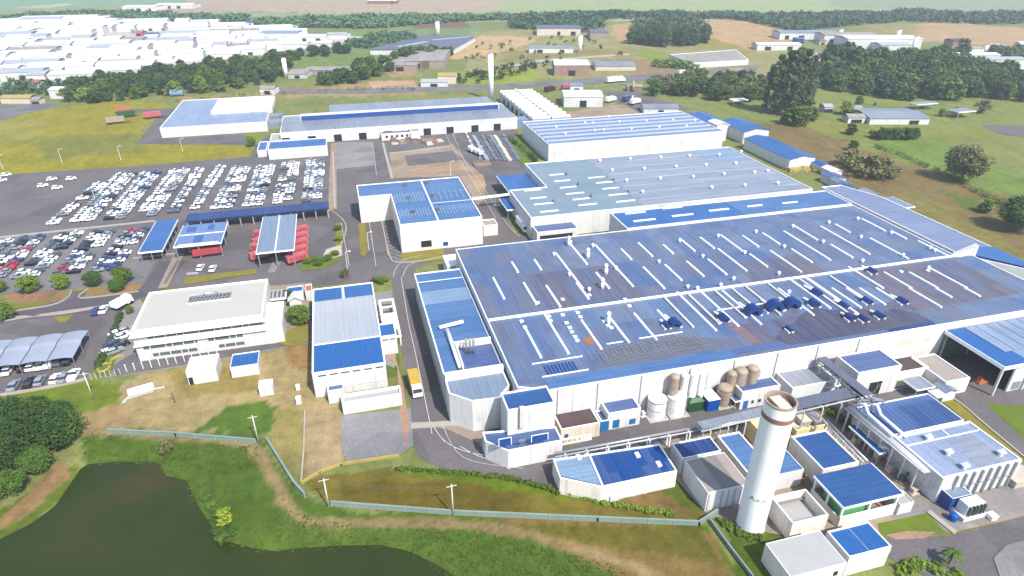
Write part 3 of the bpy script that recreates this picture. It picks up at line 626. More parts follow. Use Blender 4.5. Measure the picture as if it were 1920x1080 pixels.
for x0, y0, x1, y1 in SK:
    a = at(x0, y0, H0+.1); c = at(x1, y1, H0+.1); xm = (a[0]+c[0])/2; w = .34
    lo, hi = sorted((a[1], c[1]))
    b = MB(); b.hexa([(xm-w, lo, H0-.1), (xm+w, lo, H0-.1), (xm+w, hi, H0-.1), (xm-w, hi, H0-.1)], [(xm-w*.7, lo, H0+.22), (xm+w*.7, lo, H0+.22), (xm+w*.7, hi, H0+.22), (xm-w*.7, hi, H0+.22)])
    b.build('skylight', ['skylight'], hall)
# long cover strips and ducts between the skylights of the front bay
for px in (1245, 1290, 1340, 1372, 1398, 1440, 1500, 1515, 1555):
    a = at(px, 558-(px-1245)*.13, H0); L = 12+((px*7) % 9)
    b = MB(); b.box(a[0]-.28, a[1]-L, H0-.1, a[0]+.28, min(127.9, a[1]), H0+.3); b.build('cable_duct', ['pale_concrete'], hall)
VT = [(1039, 474), (1068, 512), (1112, 458), (1155, 500), (1236, 488), (1275, 449), (1318, 478), (1347, 440), (1376, 520), (1397, 471), (1418, 432), (1461, 510), (1471, 460), (1487, 422), (1544, 451), (1555, 415), (1609, 408), (1615, 442), (1618, 487), (1672, 434), (1694, 476), (1745, 462), (1754, 467), (1742, 500), (1070, 452), (1105, 540), (1290, 535), (1308, 538), (1352, 532), (1480, 545)]
for x, y in VT:
    a = at(x, y, H0+.8); b = MB(); b.cyl(a[0], a[1], H0-.1, H0+.6, .35, .35, 10, 0); b.dome(a[0], a[1], H0+.6, .5, .48, 10, 4, 0); b.build('roof_vent', ['white_trim'], hall, smooth=True)
for x, y in ((1137, 508), (1103, 478), (1067, 455), (1142, 600), (1130, 535)):      # white ventilation cowls with bent tops
    a = at(x, y, H0+1); b = MB(); b.tube([(a[0], a[1], H0-.1), (a[0], a[1], H0+1.7), (a[0]+.2, a[1]+.5, H0+2.3), (a[0]+.3, a[1]+1.3, H0+2.2)], [.45, .45, .45, .55], 10); b.build('cowl', ['white_trim'], hall, smooth=True)
def fan(x, y, w, k):                 # blue arched fan housings on white frames
    a = at(x, y, H0+1); b = MB(); n = 12; r = w*.64; d = 2.2
    for j in range(n):
        t0, t1 = math.pi*j/n, math.pi*(j+1)/n
        P = lambda t, rr, yy: (a[0]+rr*math.cos(t), yy, H0+.35+rr*1.05*math.sin(t))
        y0, y1 = a[1]-d/2, a[1]+d/2
        b.face([P(t0, r, y0), P(t1, r, y0), P(t1, r, y1), P(t0, r, y1)]); b.face([P(t0, r*.5, y0), P(t1, r*.5, y0), P(t1, r, y0), P(t0, r, y0)]); b.face([P(t0, r*.5, y1), P(t1, r*.5, y1), P(t1, r, y1), P(t0, r, y1)]); b.face([P(t0, r*.5, y0), P(t1, r*.5, y0), P(t1, r*.5, y1), P(t0, r*.5, y1)])
    o = b.build('fan_housing', ['fan_blue'], hall)
    f = MB(); f.box(a[0]-r-.15, a[1]-1.0, H0-.1, a[0]-r+.35, a[1]+.7, H0+.4); f.box(a[0]+r-.35, a[1]-1.0, H0-.1, a[0]+r+.15, a[1]+.7, H0+.4); f.tube([(a[0]+.1, a[1]+.6, H0+.5), (a[0]-.2, a[1]+4.5*k, H0+.3)], .32, 8); f.build('duct', ['white_trim'], o)
for q in ((1265, 604, 2.3, 1), (1357, 594, 1.9, .8), (1411, 583, 3.4, 1.2), (1452, 575, 3.6, 1.1), (1484, 570, 3.5, 1.0), (1527, 567, 2.0, .8), (1532, 546, 1.8, 1), (1627, 561, 1.5, .7), (1693, 561, 1.6, .8), (1583, 569, 1.4, .7), (1650, 588, 1.5, .6), (1620, 594, 1.4, .6), (1594, 592, 1.5, .6), (1250, 606, 1.2, .6), (1636, 505, 1.5, .8), (1480, 613, .9, .3)): fan(*q)
pv = MB()                              # field of racks and lattice on the roof
r0 = random.Random(3)
for k in range(34):
    x = 49+k*.72; pv.bar((x, 104+r0.random()*1.0-(.0), H0+.25), (x+r0.uniform(-.8, .8), 109.2+r0.random()*1.8*(1 if k > 6 else .4), H0+.25), .08)
for k in range(12): pv.bar((48+r0.random()*2, 103.8+k*.55, H0+.22), (72+r0.random()*4, 104.3+k*.52+r0.random()*.6, H0+.22), .07)
pv.build('roof_lattice', ['steel'], hall)
b = MB(); b.face([(47.5, 103.6, H0-.06), (53, 102.9, H0-.06), (76, 103.2, H0-.06), (80, 106, H0-.06), (68, 110.6, H0-.06), (58, 110.2, H0-.06), (52, 108.4, H0-.06)]); b.build('roof_mesh', ['mesh_grey'], hall)
b = MB()
for k in range(9): b.box(35.6+k*.8, 103.7, H0-.06, 36.0+k*.8, 107, H0+.1)
b.build('louvre', ['blue_door'], hall)
for x in (36, 44.8, 54.6, 66, 76.7, 87.5, 98, 109): opening(hall, 'downpipe', x, 0.2, x+.16, H0-.3, 'steel', out=.15)
b = MB(); b.face([(47.6, 112.2, H0-.06), (49.2, 112, H0-.06), (50.0, 114.6, H0-.06), (48.6, 116, H0-.06), (47.5, 114.8, H0-.06)]); b.build('rust_patch', ['terracotta'], hall)
opening(hall, 'roller_shutter', *[*on_y(1682, 650, 98.7)], *[*on_y(1716, 632, 98.7)], 'beige_wall', frame='white_trim'); opening(hall, 'roller_shutter', *on_y(1728, 642, 98.7), *on_y(1746, 628, 98.7), 'beige_wall', frame='white_trim')
# left annex of the hall
ann = building('hall_annex', 'blue roofed annex along the left side of the factory hall', 'annex', (14.8, 111.7, 27.9, 161.5), 8.0, 'grey_wall', 'annex_roof')
def apan(x0, y0, x1, y1, m, z=7.79): return pan(x0, y0, x1, y1, m, 'roof_band', z, ann)
apan(15.2, 143.5, 27.5, 150.5, 'pale_blue'); apan(15.2, 156, 27.5, 156.4, 'white_trim', 7.82)
x0, y0 = at(870, 692, 8); x1, y1 = at(945, 650, 8)
b = MB(); b.box(19.0, 112.2, 7.5, 19.35, 122, 9.6); b.box(19.35, 121.6, 7.5, 27.5, 122, 9.6); b.build('pit_wall', ['cream_wall'], ann)
b = MB(); b.box(19.4, 112.2, 7.6, 27.5, 121.6, 7.86); b.build('pit_floor', ['slate_roof'], ann)
for px in (874, 881, 888):
    a = at(px, 655, 9); b = MB(); b.tube([(a[0], a[1], 7.7), (a[0], a[1], 11.6), (a[0]+.1, a[1]+.5, 12.0)], .28, 8); b.build('stack', ['steel'], ann, smooth=True)
b = MB(); p0 = at(824, 614, 8.6); p1 = at(868, 603, 8.6); p2 = at(838, 618, 8.6); p3 = at(858, 690, 8.6)
b.tube([(*p1, 8.6), (*p0, 8.6)], .5, 8); b.tube([(*p2, 8.6), (p2[0]+.2, p3[1], 8.6)], .5, 8); b.build('roof_duct', ['white_trim'], ann, smooth=True)
b = MB(); b.box(14.9, 110.4, 7.0, 27.8, 111.6, 9.0); b.build('parapet', ['white_wall'], ann)
cr = building('corner_block', 'angular white block with light blue-grey roof at the road corner', 'building', [(14.8, 105.5), (18.9, 101.8), (24.6, 101.4), (27.6, 105), (27.6, 110.3), (14.8, 110.3)], 8.0, 'white_wall', 'grey_blue')
wb = building('white_tower_block', 'tall white box with deep blue roof and wall chimney beside the road', 'building', (24.3, 94.0, 34.0, 99.6), 10.6, 'white_wall', 'steel_blue')
b = MB(); b.box(26.6, 93.3, 6.2, 27.5, 93.95, 11.2); b.build('wall_duct', ['pale_concrete'], wb)
lb = building('loading_block', 'low white gatehouse block with blue roller doors below the white tower', 'building', [(19.6, 93.2), (23.2, 89.5), (34.2, 89.6), (34.2, 93.9), (19.6, 96)], 4.6, 'white_wall', 'slate_roof')
openpx(lb, 'roller_door', (936, 837), (958, 820), 'blue_door', frame='white_trim'); openpx(lb, 'roller_door', (997, 829), (1027, 812), 'blue_door', frame='white_trim'); openpx(lb, 'window', (973, 829), (986, 822), 'steel')
# right loading canopy: open hall under a bright blue roof
cn = canopy('loading_canopy', 'wide open loading canopy with bright blue roof right of the factory hall', 'canopy', 133.8, 83.0, 168, 98.5, 8.2, 'strong_blue', 5, 2, thick=.8, post='pale_concrete', pw=.45)
b = MB()
for k in range(9): b.box(139+k*3.2, 87.5+k*.2, 8.25, 141.2+k*3.2, 98.2, 8.32)
b.build('roof_band', ['lilac_roof'], cn); b = MB(); b.box(141, 83.2, 8.22, 167, 98.3, 8.24); b.build('roof_sheet', ['pale_blue'], cn)
b = MB(); b.box(133.9, 97.9, 0, 167.8, 98.4, 7.3); b.build('back_wall', ['dark_steel'], cn)
b = MB(); b.box(138.5, 83.6, 0, 168, 84.0, 6.6); b.build('front_wall', ['pale_grey_wall'], cn)
b = MB()
for k in range(6): b.box(139.5+k*3, 83.5, .4, 141.8+k*3, 83.58, 2.6)
b.build('louvre', ['steel'], cn)
# white buildings between hall and canopy
w1 = building('pump_house', 'white building with slate blue roof and a tall truck opening', 'building', (102.5, 90.4, 114.0, 97.4), 7.2, 'white_wall', 'slate_roof')
q = on_y(1637, 700, 90.4); opening(w1, 'truck_opening', q[0], 0, q[0]+3.4, 3.9, 'opening', frame='white_trim')
b = MB(); a = on_y(1640, 708, 90.3); 
for dx in (0, 1.2): b.bar((a[0]+dx, 90.2, .2), (a[0]+2.6-dx, 90.2, 3.6), .12)
b.build('cross_brace', ['steel'], w1)
w2 = building('brown_roof_shed', 'low beige shed with brown flat roof beside the loading canopy', 'shed', (115.5, 91.5, 123.5, 96.8), 4.2, 'cream_wall', 'brown_roof')
w3 = building('cream_store', 'cream flat roofed store in front of the open loading canopy', 'store', (122.8, 86.0, 129.5, 96.0), 4.0, 'cream_wall', 'slab_tan')
gable('gable_shelter', 'small pale blue shelter with gabled roof by the cream store', 'shelter', 121.3, 84.4, 124.6, 87.2, 2.6, .7, 'pale_grey_wall', 'grey_blue', 'y')
canopy('truck_shelter', 'small grey flat canopy on posts beside the cream store', 'shelter', 115.8, 86.5, 120.5, 90.6, 2.9, 'grey_metal', 2, 2, pw=.18, thick=.2)
canopy('trolley_shelter', 'small white open shelter beside the roadway curve', 'shelter', 118.4, 83.6, 121.0, 86.0, 2.6, 'white_roof', 2, 2, pw=.15, thick=.15)
bx = MB(); x, y = at(1838, 717); bx.box(x-1.3, y-.8, 0, x+1.6, y+1.0, .35); bx.box(x-1.2, y-.7, .35, x+1.5, y+.9, .6); bx.box(x-.9, y-.5, .6, x-.2, y+.5, 1.5); solo(bx, 'flat_trolley', ['orange_paint'], 'small orange flat trolley parked by the roadway near canopy', 'trolley', x, y)
# mid hall
md = building('mid_hall', 'broad hall with pale blue roof, corrugated bays and white roof vents', 'factory hall', [(58.2, 192.8), (169.2, 192.8), (169.2, 251.0), (72.7, 251.0), (72.7, 221.0), (58.2, 221.0)], 8.0, 'white_wall', 'mid_roof')
pan(100, 194, 168.8, 250.5, 'wave_roof', 'roof_sheet', 7.79, md); pan(150, 232, 168.7, 250.4, 'pale_blue', 'roof_sheet', 7.82, md)
for q in ((983, 357, 1014, 354), (994, 372, 1024, 368), (1002, 384, 1036, 378), (1013, 397, 1047, 393), (1050, 352, 1080, 348), (1062, 364, 1094, 359), (1074, 374, 1105, 370), (1085, 385, 1118, 380), (1103, 333, 1133, 330), (1118, 343, 1148, 339), (1130, 354, 1160, 350), (1142, 366, 1176, 361), (1155, 378, 1190, 374), (1040, 340, 1068, 336), (1030, 328, 1056, 325)):
    a = at(q[0], q[1], 8); c = at(q[2], q[3], 8); ym = (a[1]+c[1])/2
    b = MB(); b.box(a[0], ym-.4, 7.7, c[0], ym+.4, 7.95); b.build('skylight', ['skylight'], md)
for x, y in ((1062, 327), (1084, 346), (1108, 368), (1149, 338), (1177, 360), (1037, 378)):
    a = at(x, y, 8); b = MB(); b.cyl(a[0], a[1], 7.7, 8.7, .4, .4, 8); b.build('roof_fan', ['dark_steel'], md)
for q in ((1125, 299), (1182, 296), (1239, 293), (1293, 290), (1349, 288), (1148, 317), (1208, 314), (1268, 310), (1324, 307), (1380, 304), (1175, 336), (1238, 332), (1300, 329), (1358, 324), (1415, 321), (1205, 357), (1335, 349), (1397, 345), (1459, 341), (1390, 282), (1440, 318)):
    a = at(q[0], q[1], 8.8); b = MB(); b.cyl(a[0], a[1], 7.7, 8.5, .4, .4, 10); b.dome(a[0], a[1], 8.5, .68, .55, 10, 4); b.build('roof_vent', ['white_trim'], md, smooth=True)
for k in range(7):
    y = 199+k*7.3; b = MB(); b.hexa([(101, y, 7.75), (168, y, 7.75), (168, y+1.6, 7.75), (101, y+1.6, 7.75)], [(101, y+.6, 8.05), (168, y+.6, 8.05), (168, y+1.0, 8.05), (101, y+1.0, 8.05)]); b.build('roof_ridge', ['wave_roof'], md)
bf = building('blue_front_hall', 'long low hall with vivid blue roof and white skylight dashes', 'factory hall', (83.3, 170.6, 167.3, 184.5), 10.4, 'white_wall', 'blue_roof_x')
for q in ((1172, 400, 1210, 396), (1188, 415, 1228, 409), (1242, 391, 1278, 386), (1260, 405, 1299, 400), (1312, 381, 1345, 377), (1330, 395, 1366, 390), (1400, 386, 1430, 384), (1412, 370, 1440, 368), (1466, 380, 1496, 378)):
    a = at(q[0], q[1], 10.4); c = at(q[2], q[3], 10.4); ym = (a[1]+c[1])/2
    b = MB(); b.box(a[0], ym-.4, 10.05, c[0], ym+.4, 10.4); b.build('skylight', ['skylight'], bf)
pan(126, 171, 166.9, 184.1, 'annex_roof', 'roof_sheet', 10.19, bf)
opening(bf, 'doorway', 172.5, 0, 178, 6, 'opening', 'L')
sp = building('strip_shed', 'long narrow shed with pale grey roof along the scrub bank', 'shed', [(170.2, 128.6), (184, 112), (184, 176), (178.5, 190), (170.2, 190)], 9.6, 'white_wall', 'strip_roof')
b = MB(); b.face([(172.8, 128.6, 9.8), (183.8, 113, 9.8), (183.8, 131, 9.8), (176, 133, 9.8)]); b.build('roof_sheet', ['blue_roof'], sp)
b = MB(); b.hexa([(167.6, 128.7, 9.9), (173, 127, 9.9), (173.4, 128.6, 9.9), (168, 130.2, 9.9)], [(167.6, 128.7, 10.0), (173, 127, 13.2), (173.4, 128.6, 13.2), (168, 130.2, 10.0)]); b.build('end_wall', ['white_wall'], sp)
up = building('upper_hall', 'tall white walled hall with ribbed lilac roof at the top of works', 'factory hall', (90.8, 274.5, 181, 318), 8.4, 'pale_grey_wall', 'upper_roof')
b = MB(); b.box(90.85, 274.38, .0, 180.95, 274.49, 8.3); b.build('white_front', ['white_wall'], up)  # sunlit front painted white over walls given the grey of shade
for k in range(6):
    y = 279+k*6.4; b = MB(); b.hexa([(91.5, y, 8.1), (180.4, y, 8.1), (180.4, y+2.6, 8.1), (91.5, y+2.6, 8.1)], [(91.5, y+1.1, 8.75), (180.4, y+1.1, 8.75), (180.4, y+1.5, 8.75), (91.5, y+1.5, 8.75)]); b.build('roof_ridge', ['pale_ridge'], up)
for q in ((1043, 237), (1097, 229), (1112, 229), (1161, 227), (1212, 225), (1262, 224), (1060, 249), (1115, 243), (1132, 242), (1184, 240), (1236, 237), (1287, 235), (1142, 217), (1303, 224)):
    a = at(*q, 9); b = MB(); b.cyl(a[0], a[1], 8, 8.8, .4, .4, 8); b.dome(a[0], a[1], 8.8, .6, .5, 8, 3); b.build('roof_vent', ['white_trim'], up, smooth=True)
# side buildings of the works
g = gable
g('gable_store', 'blue gabled store with white end wall behind the ribbed hall', 'store', *rect(6, (1387, 250), (1433, 243), (1360, 226), (1402, 224)), 6, 1.4, roof='blue_roof')
g('gable_store', 'long blue gabled shed with white end wall at the scrub bank', 'store', *rect(5, (1482, 300), (1530, 294), (1398, 260), (1437, 256)), 5, 1.2, roof='blue_roof', wall='pale_grey_wall')
g('gable_store', 'blue roofed lean-to at the back corner of ribbed hall', 'store', *rect(7, (1330, 235), (1358, 232), (1298, 215), (1335, 211)), 7, 1, roof='blue_roof')
g('gable_store', 'small white gabled box on the ribbed hall corner', 'store', *rect(8, (1333, 237), (1352, 236), (1340, 228), (1360, 226)), 8.5, .8, roof='white_roof')
for i, (x, y, w, l) in enumerate(((1541, 307, 20, 10), (1562, 318, 20, 10), (1565, 331, 28, 12), (1578, 341, 18, 8), (1590, 350, 18, 8), (1632, 362, 18, 14))):
    a = at(x, y, 3); s_ = w/4.2; q = 'blue slate white pale'.split()
    t = g('small_shed', ['small blue shed beside the long blue gabled shed', 'small white shed below the blue gabled shed', 'blue roofed shed next to yellow rubble heap', 'little grey shed beside the scrub bank', 'lowest little shed of the bank row', 'grey tank shed near the strip shed roof'][i], 'shed', a[0]-s_/2, a[1]-3, a[0]+s_/2, a[1]+4, 3, .8, roof=['blue_roof', 'white_roof', 'slate_roof', 'grey_blue', 'slate_roof', 'grey_metal'][i])
canopy('bank_canopy', 'grey blue open canopy at edge of the scrub bank', 'canopy', *rect(4, (1685, 393), (1710, 388), (1645, 372), (1675, 369)), 4.2, 'grey_blue', 2, 2, pw=.2, thick=.25)
hp = MB(); r0 = random.Random(5)
for k in range(60):
    a = at(r0.uniform(1470, 1530), r0.uniform(306, 322)); s_ = r0.uniform(.5, 1.8); hp.box(a[0]-s_, a[1]-s_, 0, a[0]+s_, a[1]+s_*.6, s_*r0.uniform(.4, 1.1))
a = at(1500, 316); solo(hp, 'rubble_heap', ['kerb_yellow'], 'yellowish heap of rubble between the sheds and mid hall', 'rubble', *a)
# canopies at left edge of mid hall
canopy('hall_canopy', 'blue open canopy on the left edge of mid hall', 'canopy', *rect(5, (955, 362), (1012, 352), (932, 330), (985, 325)), 5, 'blue_roof', 2, 2, pw=.25)
canopy('hall_canopy', 'small dark blue dock canopy beside the white truck', 'canopy', *rect(4, (950, 393), (972, 392), (938, 374), (956, 370)), 4, 'strong_blue', 2, 2, pw=.2)
d = building('dock_shelter', 'slate blue dock roof against the white front of mid hall', 'dock', *[rect(5, (1005, 437), (1083, 427), (998, 420), (1072, 413))], 5, 'white_wall', 'slate_roof')
opening(d, 'dock_opening', d['bx'][0]+1, 0, d['bx'][2]-2, 3.6, 'opening')
# walkway bridge on posts across the road
t = thing('pipe_bridge', 'pale covered pipe bridge spanning the road to the mid hall', 'bridge', *at(930, 372)); a, c = at(885, 373, 4.5), at(956, 364, 4.5)
MB().bar((*a, 4.5), (*c, 4.5), 1.1, .6).build('deck', ['white_trim'], t)
for k in (.15, .6): MB().box(a[0]+(c[0]-a[0])*k-.15, a[1]-.15, 0, a[0]+(c[0]-a[0])*k+.15, a[1]+.15, 4.2).build('post', ['steel'], t)
# building with sheet blue roof left of the hall
bb = building('blue_sheet_hall', 'tall cream hall with streaked light blue sheet roof and a dark doorway', 'factory hall', [(14.4, 193.2), (41.6, 193.2), (41.6, 235.5), (3.0, 235.5), (3.0, 222.5), (14.4, 222.5)], 10, 'cream_wall', 'annex_roof')
openpx(bb, 'doorway', (790, 464), (809, 450), 'opening', frame='cream_wall'); openpx(bb, 'window', (831, 461), (840, 453), 'blue_door')
pan(26.8, 193.6, 27.3, 235.2, 'white_trim', 'ridge_cap', 9.85, bb); pan(27.3, 209.8, 41.3, 210.2, 'white_trim', 'ridge_cap', 9.84, bb)
for k in range(26):
    x = 15.2+k; y0 = 196+(k % 3)
    for (ya, yb) in ((213, 222), (199, 206)):
        if abs(x-27) > 1 and not (ya > 210 and x > 27 and k % 2): 
            q = MB(); q.box(x, ya+(k % 3)*.6, 9.76, x+.45, yb+(k % 2), 9.84); q.build('skylight', ['pale_blue'], bb)
for q in ((759, 345), (800, 341), (766, 369), (811, 365), (774, 395), (820, 391)): a = at(*q, 10.5); b = MB(); b.box(a[0]-.6, a[1]-.6, 9.7, a[0]+.6, a[1]+.6, 10.7); b.build('roof_fan', ['dark_steel'], bb)
sb = building('side_box', 'small beige box building right of the cream hall', 'building', *[rect(4, (905, 424), (932, 420), (902, 412), (928, 410))], 4, 'cream_wall', 'slab_tan')
gh = building('gatehouse', 'small white hut by the road behind the blue annex', 'gatehouse', *[rect(4, (835, 503), (862, 500), (833, 482), (858, 479))], 4.6, 'white_wall', 'white_roof'); opening(gh, 'window', gh['bx'][2]-2.4, 2, gh['bx'][2]-.4, 3.6, 'opening')
# ------------------------------------------------------------------ far halls of the works
fl = building('far_hall', 'very long low hall with grey roof and row of dark dock doors', 'factory hall', (-29.6, 336.0, 93, 372), 6.2, 'white_wall', 'grey_metal', fall=.8)
for x in (533, 582, 631, 678, 726, 771, 800, 843, 890, 932): 
    a = on_y(x, 243-(x-533)*.055, 336); opening(fl, 'dock_door', a[0]-2.0, .0, a[0]+2.0, 3.6, 'opening', frame='white_trim')
b = MB(); b.box(-20, 356.5, 6.2, 88, 361, 9.2); b.build('roof_monitor', ['white_roof'], fl); b = MB(); b.box(-19.5, 356.3, 6.2, 87.5, 356.45, 9.0); b.build('monitor_glazing', ['blue_door'], fl)
b = MB(); b.box(-5, 373, 0, 90, 396, 5.5); b.build('rear_wing', ['grey_metal'], fl)
b = MB(); b.box(93.2, 338, 0, 101, 346, 4.2); b.build('end_annex', ['pale_blue'], fl)
g2 = building('far_hall', 'low hall with lilac roof at the left end of the works', 'factory hall', (-90.5, 366, -38, 434), 5.2, 'white_wall', 'lilac_roof')
b = MB(); b.box(-69, 392, 4, -36.5, 424, 6.6); b.build('raised_roof', ['white_roof'], g2)
b = MB(); b.box(-37.9, 371, 0, -30, 380, 3.2); b.build('link_roof', ['grey_metal'], g2); b = MB(); b.box(-37.9, 385, 0, -31, 392, 3.6); b.build('link_roof', ['grey_metal'], g2)
bk = building('boiler_shed', 'white shed with blue roof on the north edge of car park', 'shed', *[rect(5, (499, 279), (613, 274), (508, 265), (612, 258))], 5, 'white_wall', 'blue_roof_x')
lt = building('lean_to', 'blue lean-to beside the white car park shed', 'shed', *[rect(3.4, (478, 282), (498, 281), (490, 266), (505, 264))], 3.4, 'white_wall', 'blue_roof_x')
tn = building('canteen', 'small cream house with blue roof before the dock doors', 'house', *[rect(3.5, (714, 250), (768, 249), (712, 241), (770, 240))], 3.5, 'cream_wall', 'slate_roof')
for k in range(5): opening(tn, 'window', tn['bx'][0]+2+k*2.6, 1.2, tn['bx'][0]+3.3+k*2.6, 2.5, 'glass')
wt = building('water_house', 'pale box house beside the small cream house', 'house', *[rect(4, (768, 247), (786, 246), (768, 240), (785, 239))], 4, 'cream_wall', 'slab_tan')
fs = building('fuel_shed', 'pale grey shed at left end of the long hall docks', 'shed', *[rect(4, (505, 262), (560, 258), (508, 247), (560, 244))], 3.0, 'pale_grey_wall', 'slab_grey')
# sawtooth building: eight bays, each its own ridge inside one roof mesh
x0, y0, x1, y1 = 101, 330, 122, 408
t = thing('sawtooth_hall', 'white sawtooth roofed hall right of the tall slim tower', 'factory hall', 111, 330); w = MB(); w.box(x0, y0, 0, x1, y1, 4.6); w.build('wall', ['white_wall'], t)
r = MB(); n = 11
for k in range(n):
    a = y0+(y1-y0)*k/n; c = y0+(y1-y0)*(k+1)/n; m = a+(c-a)*.62
    k5 = (a+m)/2; r.face([(x0-.3, a, 4.7), (x1+.3, a, 4.7), (x1+.3, k5, 5.65), (x0-.3, k5, 5.65)], 1); r.face([(x0-.3, k5, 5.65), (x1+.3, k5, 5.65), (x1+.3, m, 6.6), (x0-.3, m, 6.6)], 0); r.face([(x0-.3, m, 6.6), (x1+.3, m, 6.6), (x1+.3, c, 4.7), (x0-.3, c, 4.7)], 1)
    r.face([(x0-.3, a, 4.7), (x0-.3, m, 6.6), (x0-.3, c, 4.7)], 0); r.face([(x1+.3, a, 4.7), (x1+.3, m, 6.6), (x1+.3, c, 4.7)], 0)
r.build('roof', ['white_roof', 'grey_metal'], t); MB().box((x0+x1)/2-.3, y0, 5.4, (x0+x1)/2+.3, y1, 6.9).build('ridge_walk', ['white_trim'], t); t['bx'] = [x0, y0, x1, y1, 4.6]
for k in range(7): opening(t, 'doorway', y0+4+k*10, 0, y0+8+k*10, 3, 'opening', 'L')
# ------------------------------------------------------------------ car park canopies
canopy('walkway_canopy', 'very long narrow navy canopy along the edge of car park', 'canopy', -56.5, 230.3, -8, 237.5, 4.0, 'navy_roof', 12, 2, pw=.3, thick=.3, post='tan_concrete', trim='navy_roof')
canopy('carport', 'bright blue carport at right end of the lower car park', 'carport', -66.3, 206.3, -59.4, 233, 4, 'blue_roof_x', 3, 6, pw=.25, post='steel')
canopy('wash_canopy', 'square canopy with white frame and blue solar roof', 'canopy', -55.7, 205.6, -41.7, 223.5, 5.0, 'solar_blue', 3, 3, frame=.6)
wc = [o for o in bpy.data.objects if o.get('label', '').startswith('square canopy')][0]
b = MB(); b.box(-55.4, 214.3, 5.0, -42, 214.8, 5.08); b.box(-54.6, 206.2, 5.0, -42.6, 206.7, 5.08); b.build('roof_seam', ['white_trim'], wc)
for q in ((-54, 217, -51, 221.5), (-47.5, 217.5, -45.5, 222), (-50.5, 207.5, -47.8, 213)): MB().box(q[0], q[1], 5.0, q[2], q[3], 5.05).build('solar_panel', ['solar_dark'], wc)
tr = canopy('trailer_canopy', 'grey blue canopy over the row of red trailers', 'canopy', -29.9, 192.6, -18.8, 223.2, 5.6, 'grey_blue', 3, 5, frame=.5)
b = MB(); b.box(-24.6, 192.9, 5.6, -24.2, 223, 5.68); b.build('ridge_cap', ['white_trim'], tr)
# ------------------------------------------------------------------ offices
of = building('office_block', 'long white three storey office block with grey flat roof and ribbon windows', 'office', (-54.2, 147.6, -24.4, 167.7), 8.6, 'white_wall', 'office_roof', rim=.45, drop=.35)
for za, zb, xa, xb in ((6.0, 7.0, -51, -25), (3.2, 4.2, -52.6, -40.5), (3.2, 4.2, -38, -30), (.9, 1.8, -51, -41), (.9, 1.8, -36, -30)):
    w = opening(of, 'ribbon_window', xa, za, xb, zb, 'window_grey'); 
    mb = MB(); k = xa+1.4
    while k < xb-.6: mb.box(k, 147.48, za, k+.14, 147.545, zb); k += 1.5+(int(k*7) % 3)
    mb.build('mullion', ['white_trim'], w)
b = MB(); b.box(-54.6, 146.6, 7.2, -24.0, 147.55, 7.5); b.box(-54.4, 146.9, 4.5, -24.2, 147.55, 4.75); b.build('sun_shade', ['white_trim'], of)
a = at(352, 570, 8.4); c = at(436, 547, 8.4)
b = MB(); b.box(a[0], a[1], 8.27, c[0], c[1], 8.4); b.build('roof_court', ['dark_steel'], of)
b = MB()
for k in range(11): b.bar((a[0]+.3+k*.95, a[1]+.2, 8.6), (a[0]+1.6+k*.85, c[1]-.2, 8.6), .22)
for k in range(3): b.bar((a[0], a[1]+1+k*1.6, 8.7), (c[0], a[1]+1.3+k*1.6, 8.7), .14)
b.tube([(a[0]+5+2.2*math.cos(q/10*math.pi), a[1]+2.6+1.8*math.sin(q/10*math.pi), 8.8) for q in range(11)], .2, 6); b.build('pergola_lattice', ['steel'], of)
b = MB(); b.box(a[0]-.25, a[1]-.25, 8.27, c[0]+.25, a[1], 8.8); b.box(a[0]-.25, c[1], 8.27, c[0]+.25, c[1]+.25, 8.8); b.box(a[0]-.25, a[1], 8.27, a[0], c[1], 8.8); b.box(c[0], a[1], 8.27, c[0]+.25, c[1], 8.8); b.build('court_kerb', ['pale_concrete'], of)
ox = building('office_wing', 'small white wing with flat roof on the right of the office block', 'office', *[rect(6, (497, 608), (533, 602), (499, 566), (527, 562))], 5.6, 'white_wall', 'white_roof')
pgl = canopy('entrance_pergola', 'white slatted pergola behind the small office wing', 'pergola', *rect(4, (500, 562), (535, 558), (505, 545), (537, 541)), 4, 'slab_grey', 2, 2, frame=.4, pw=.25)
b = MB(); q = pgl['bx']
for k in range(4): b.box(q[0]+.5+k*1.1, q[1]+.6, 4.0, q[0]+1.1+k*1.1, q[3]-.8, 4.06)
b.build('slat_gap', ['dark_steel'], pgl)
adm = building('canteen_block', 'long white block with silver roof centre and bright blue roof ends', 'building', (-12.8, 122.0, 3.2, 162.2), 6.6, 'white_wall', 'silver_roof')
pan(-12.4, 122.4, 2.8, 133.6, 'strong_blue', 'roof_sheet', 6.4, adm); pan(-12.4, 155.2, 2.8, 161.8, 'blue_roof', 'roof_sheet', 6.39, adm); pan(-12.5, 133.5, 2.9, 134.1, 'white_trim', 'ridge_cap', 6.42, adm); pan(-5.2, 155.2, -4.6, 161.8, 'white_trim', 'ridge_cap', 6.41, adm)
for k in range(6): opening(adm, 'window', -11.6+k*2.5, 5.5, -9.9+k*2.5, 5.8, 'glass')
opening(adm, 'notice_panel', -8.4, 2.6, -4.2, 3.9, 'pale_grey_wall'); opening(adm, 'wall_band', -12.6, 2.0, 3.0, 2.12, 'pale_grey_wall', out=.12)
wn = building('side_wing', 'small white wing with blue roof right of the silver roof block', 'building', *[rect(5.5, (711, 632), (744, 626), (708, 607), (738, 603))], 5.4, 'white_wall', 'strong_blue')
for k in range(2): opening(wn, 'window', wn['bx'][0]+.6+k*1.8, 4.2, wn['bx'][0]+1.9+k*1.8, 4.45, 'glass')
t = thing('covered_walk', 'white frame walkway beside the silver roofed block', 'walkway', *at(725, 600))
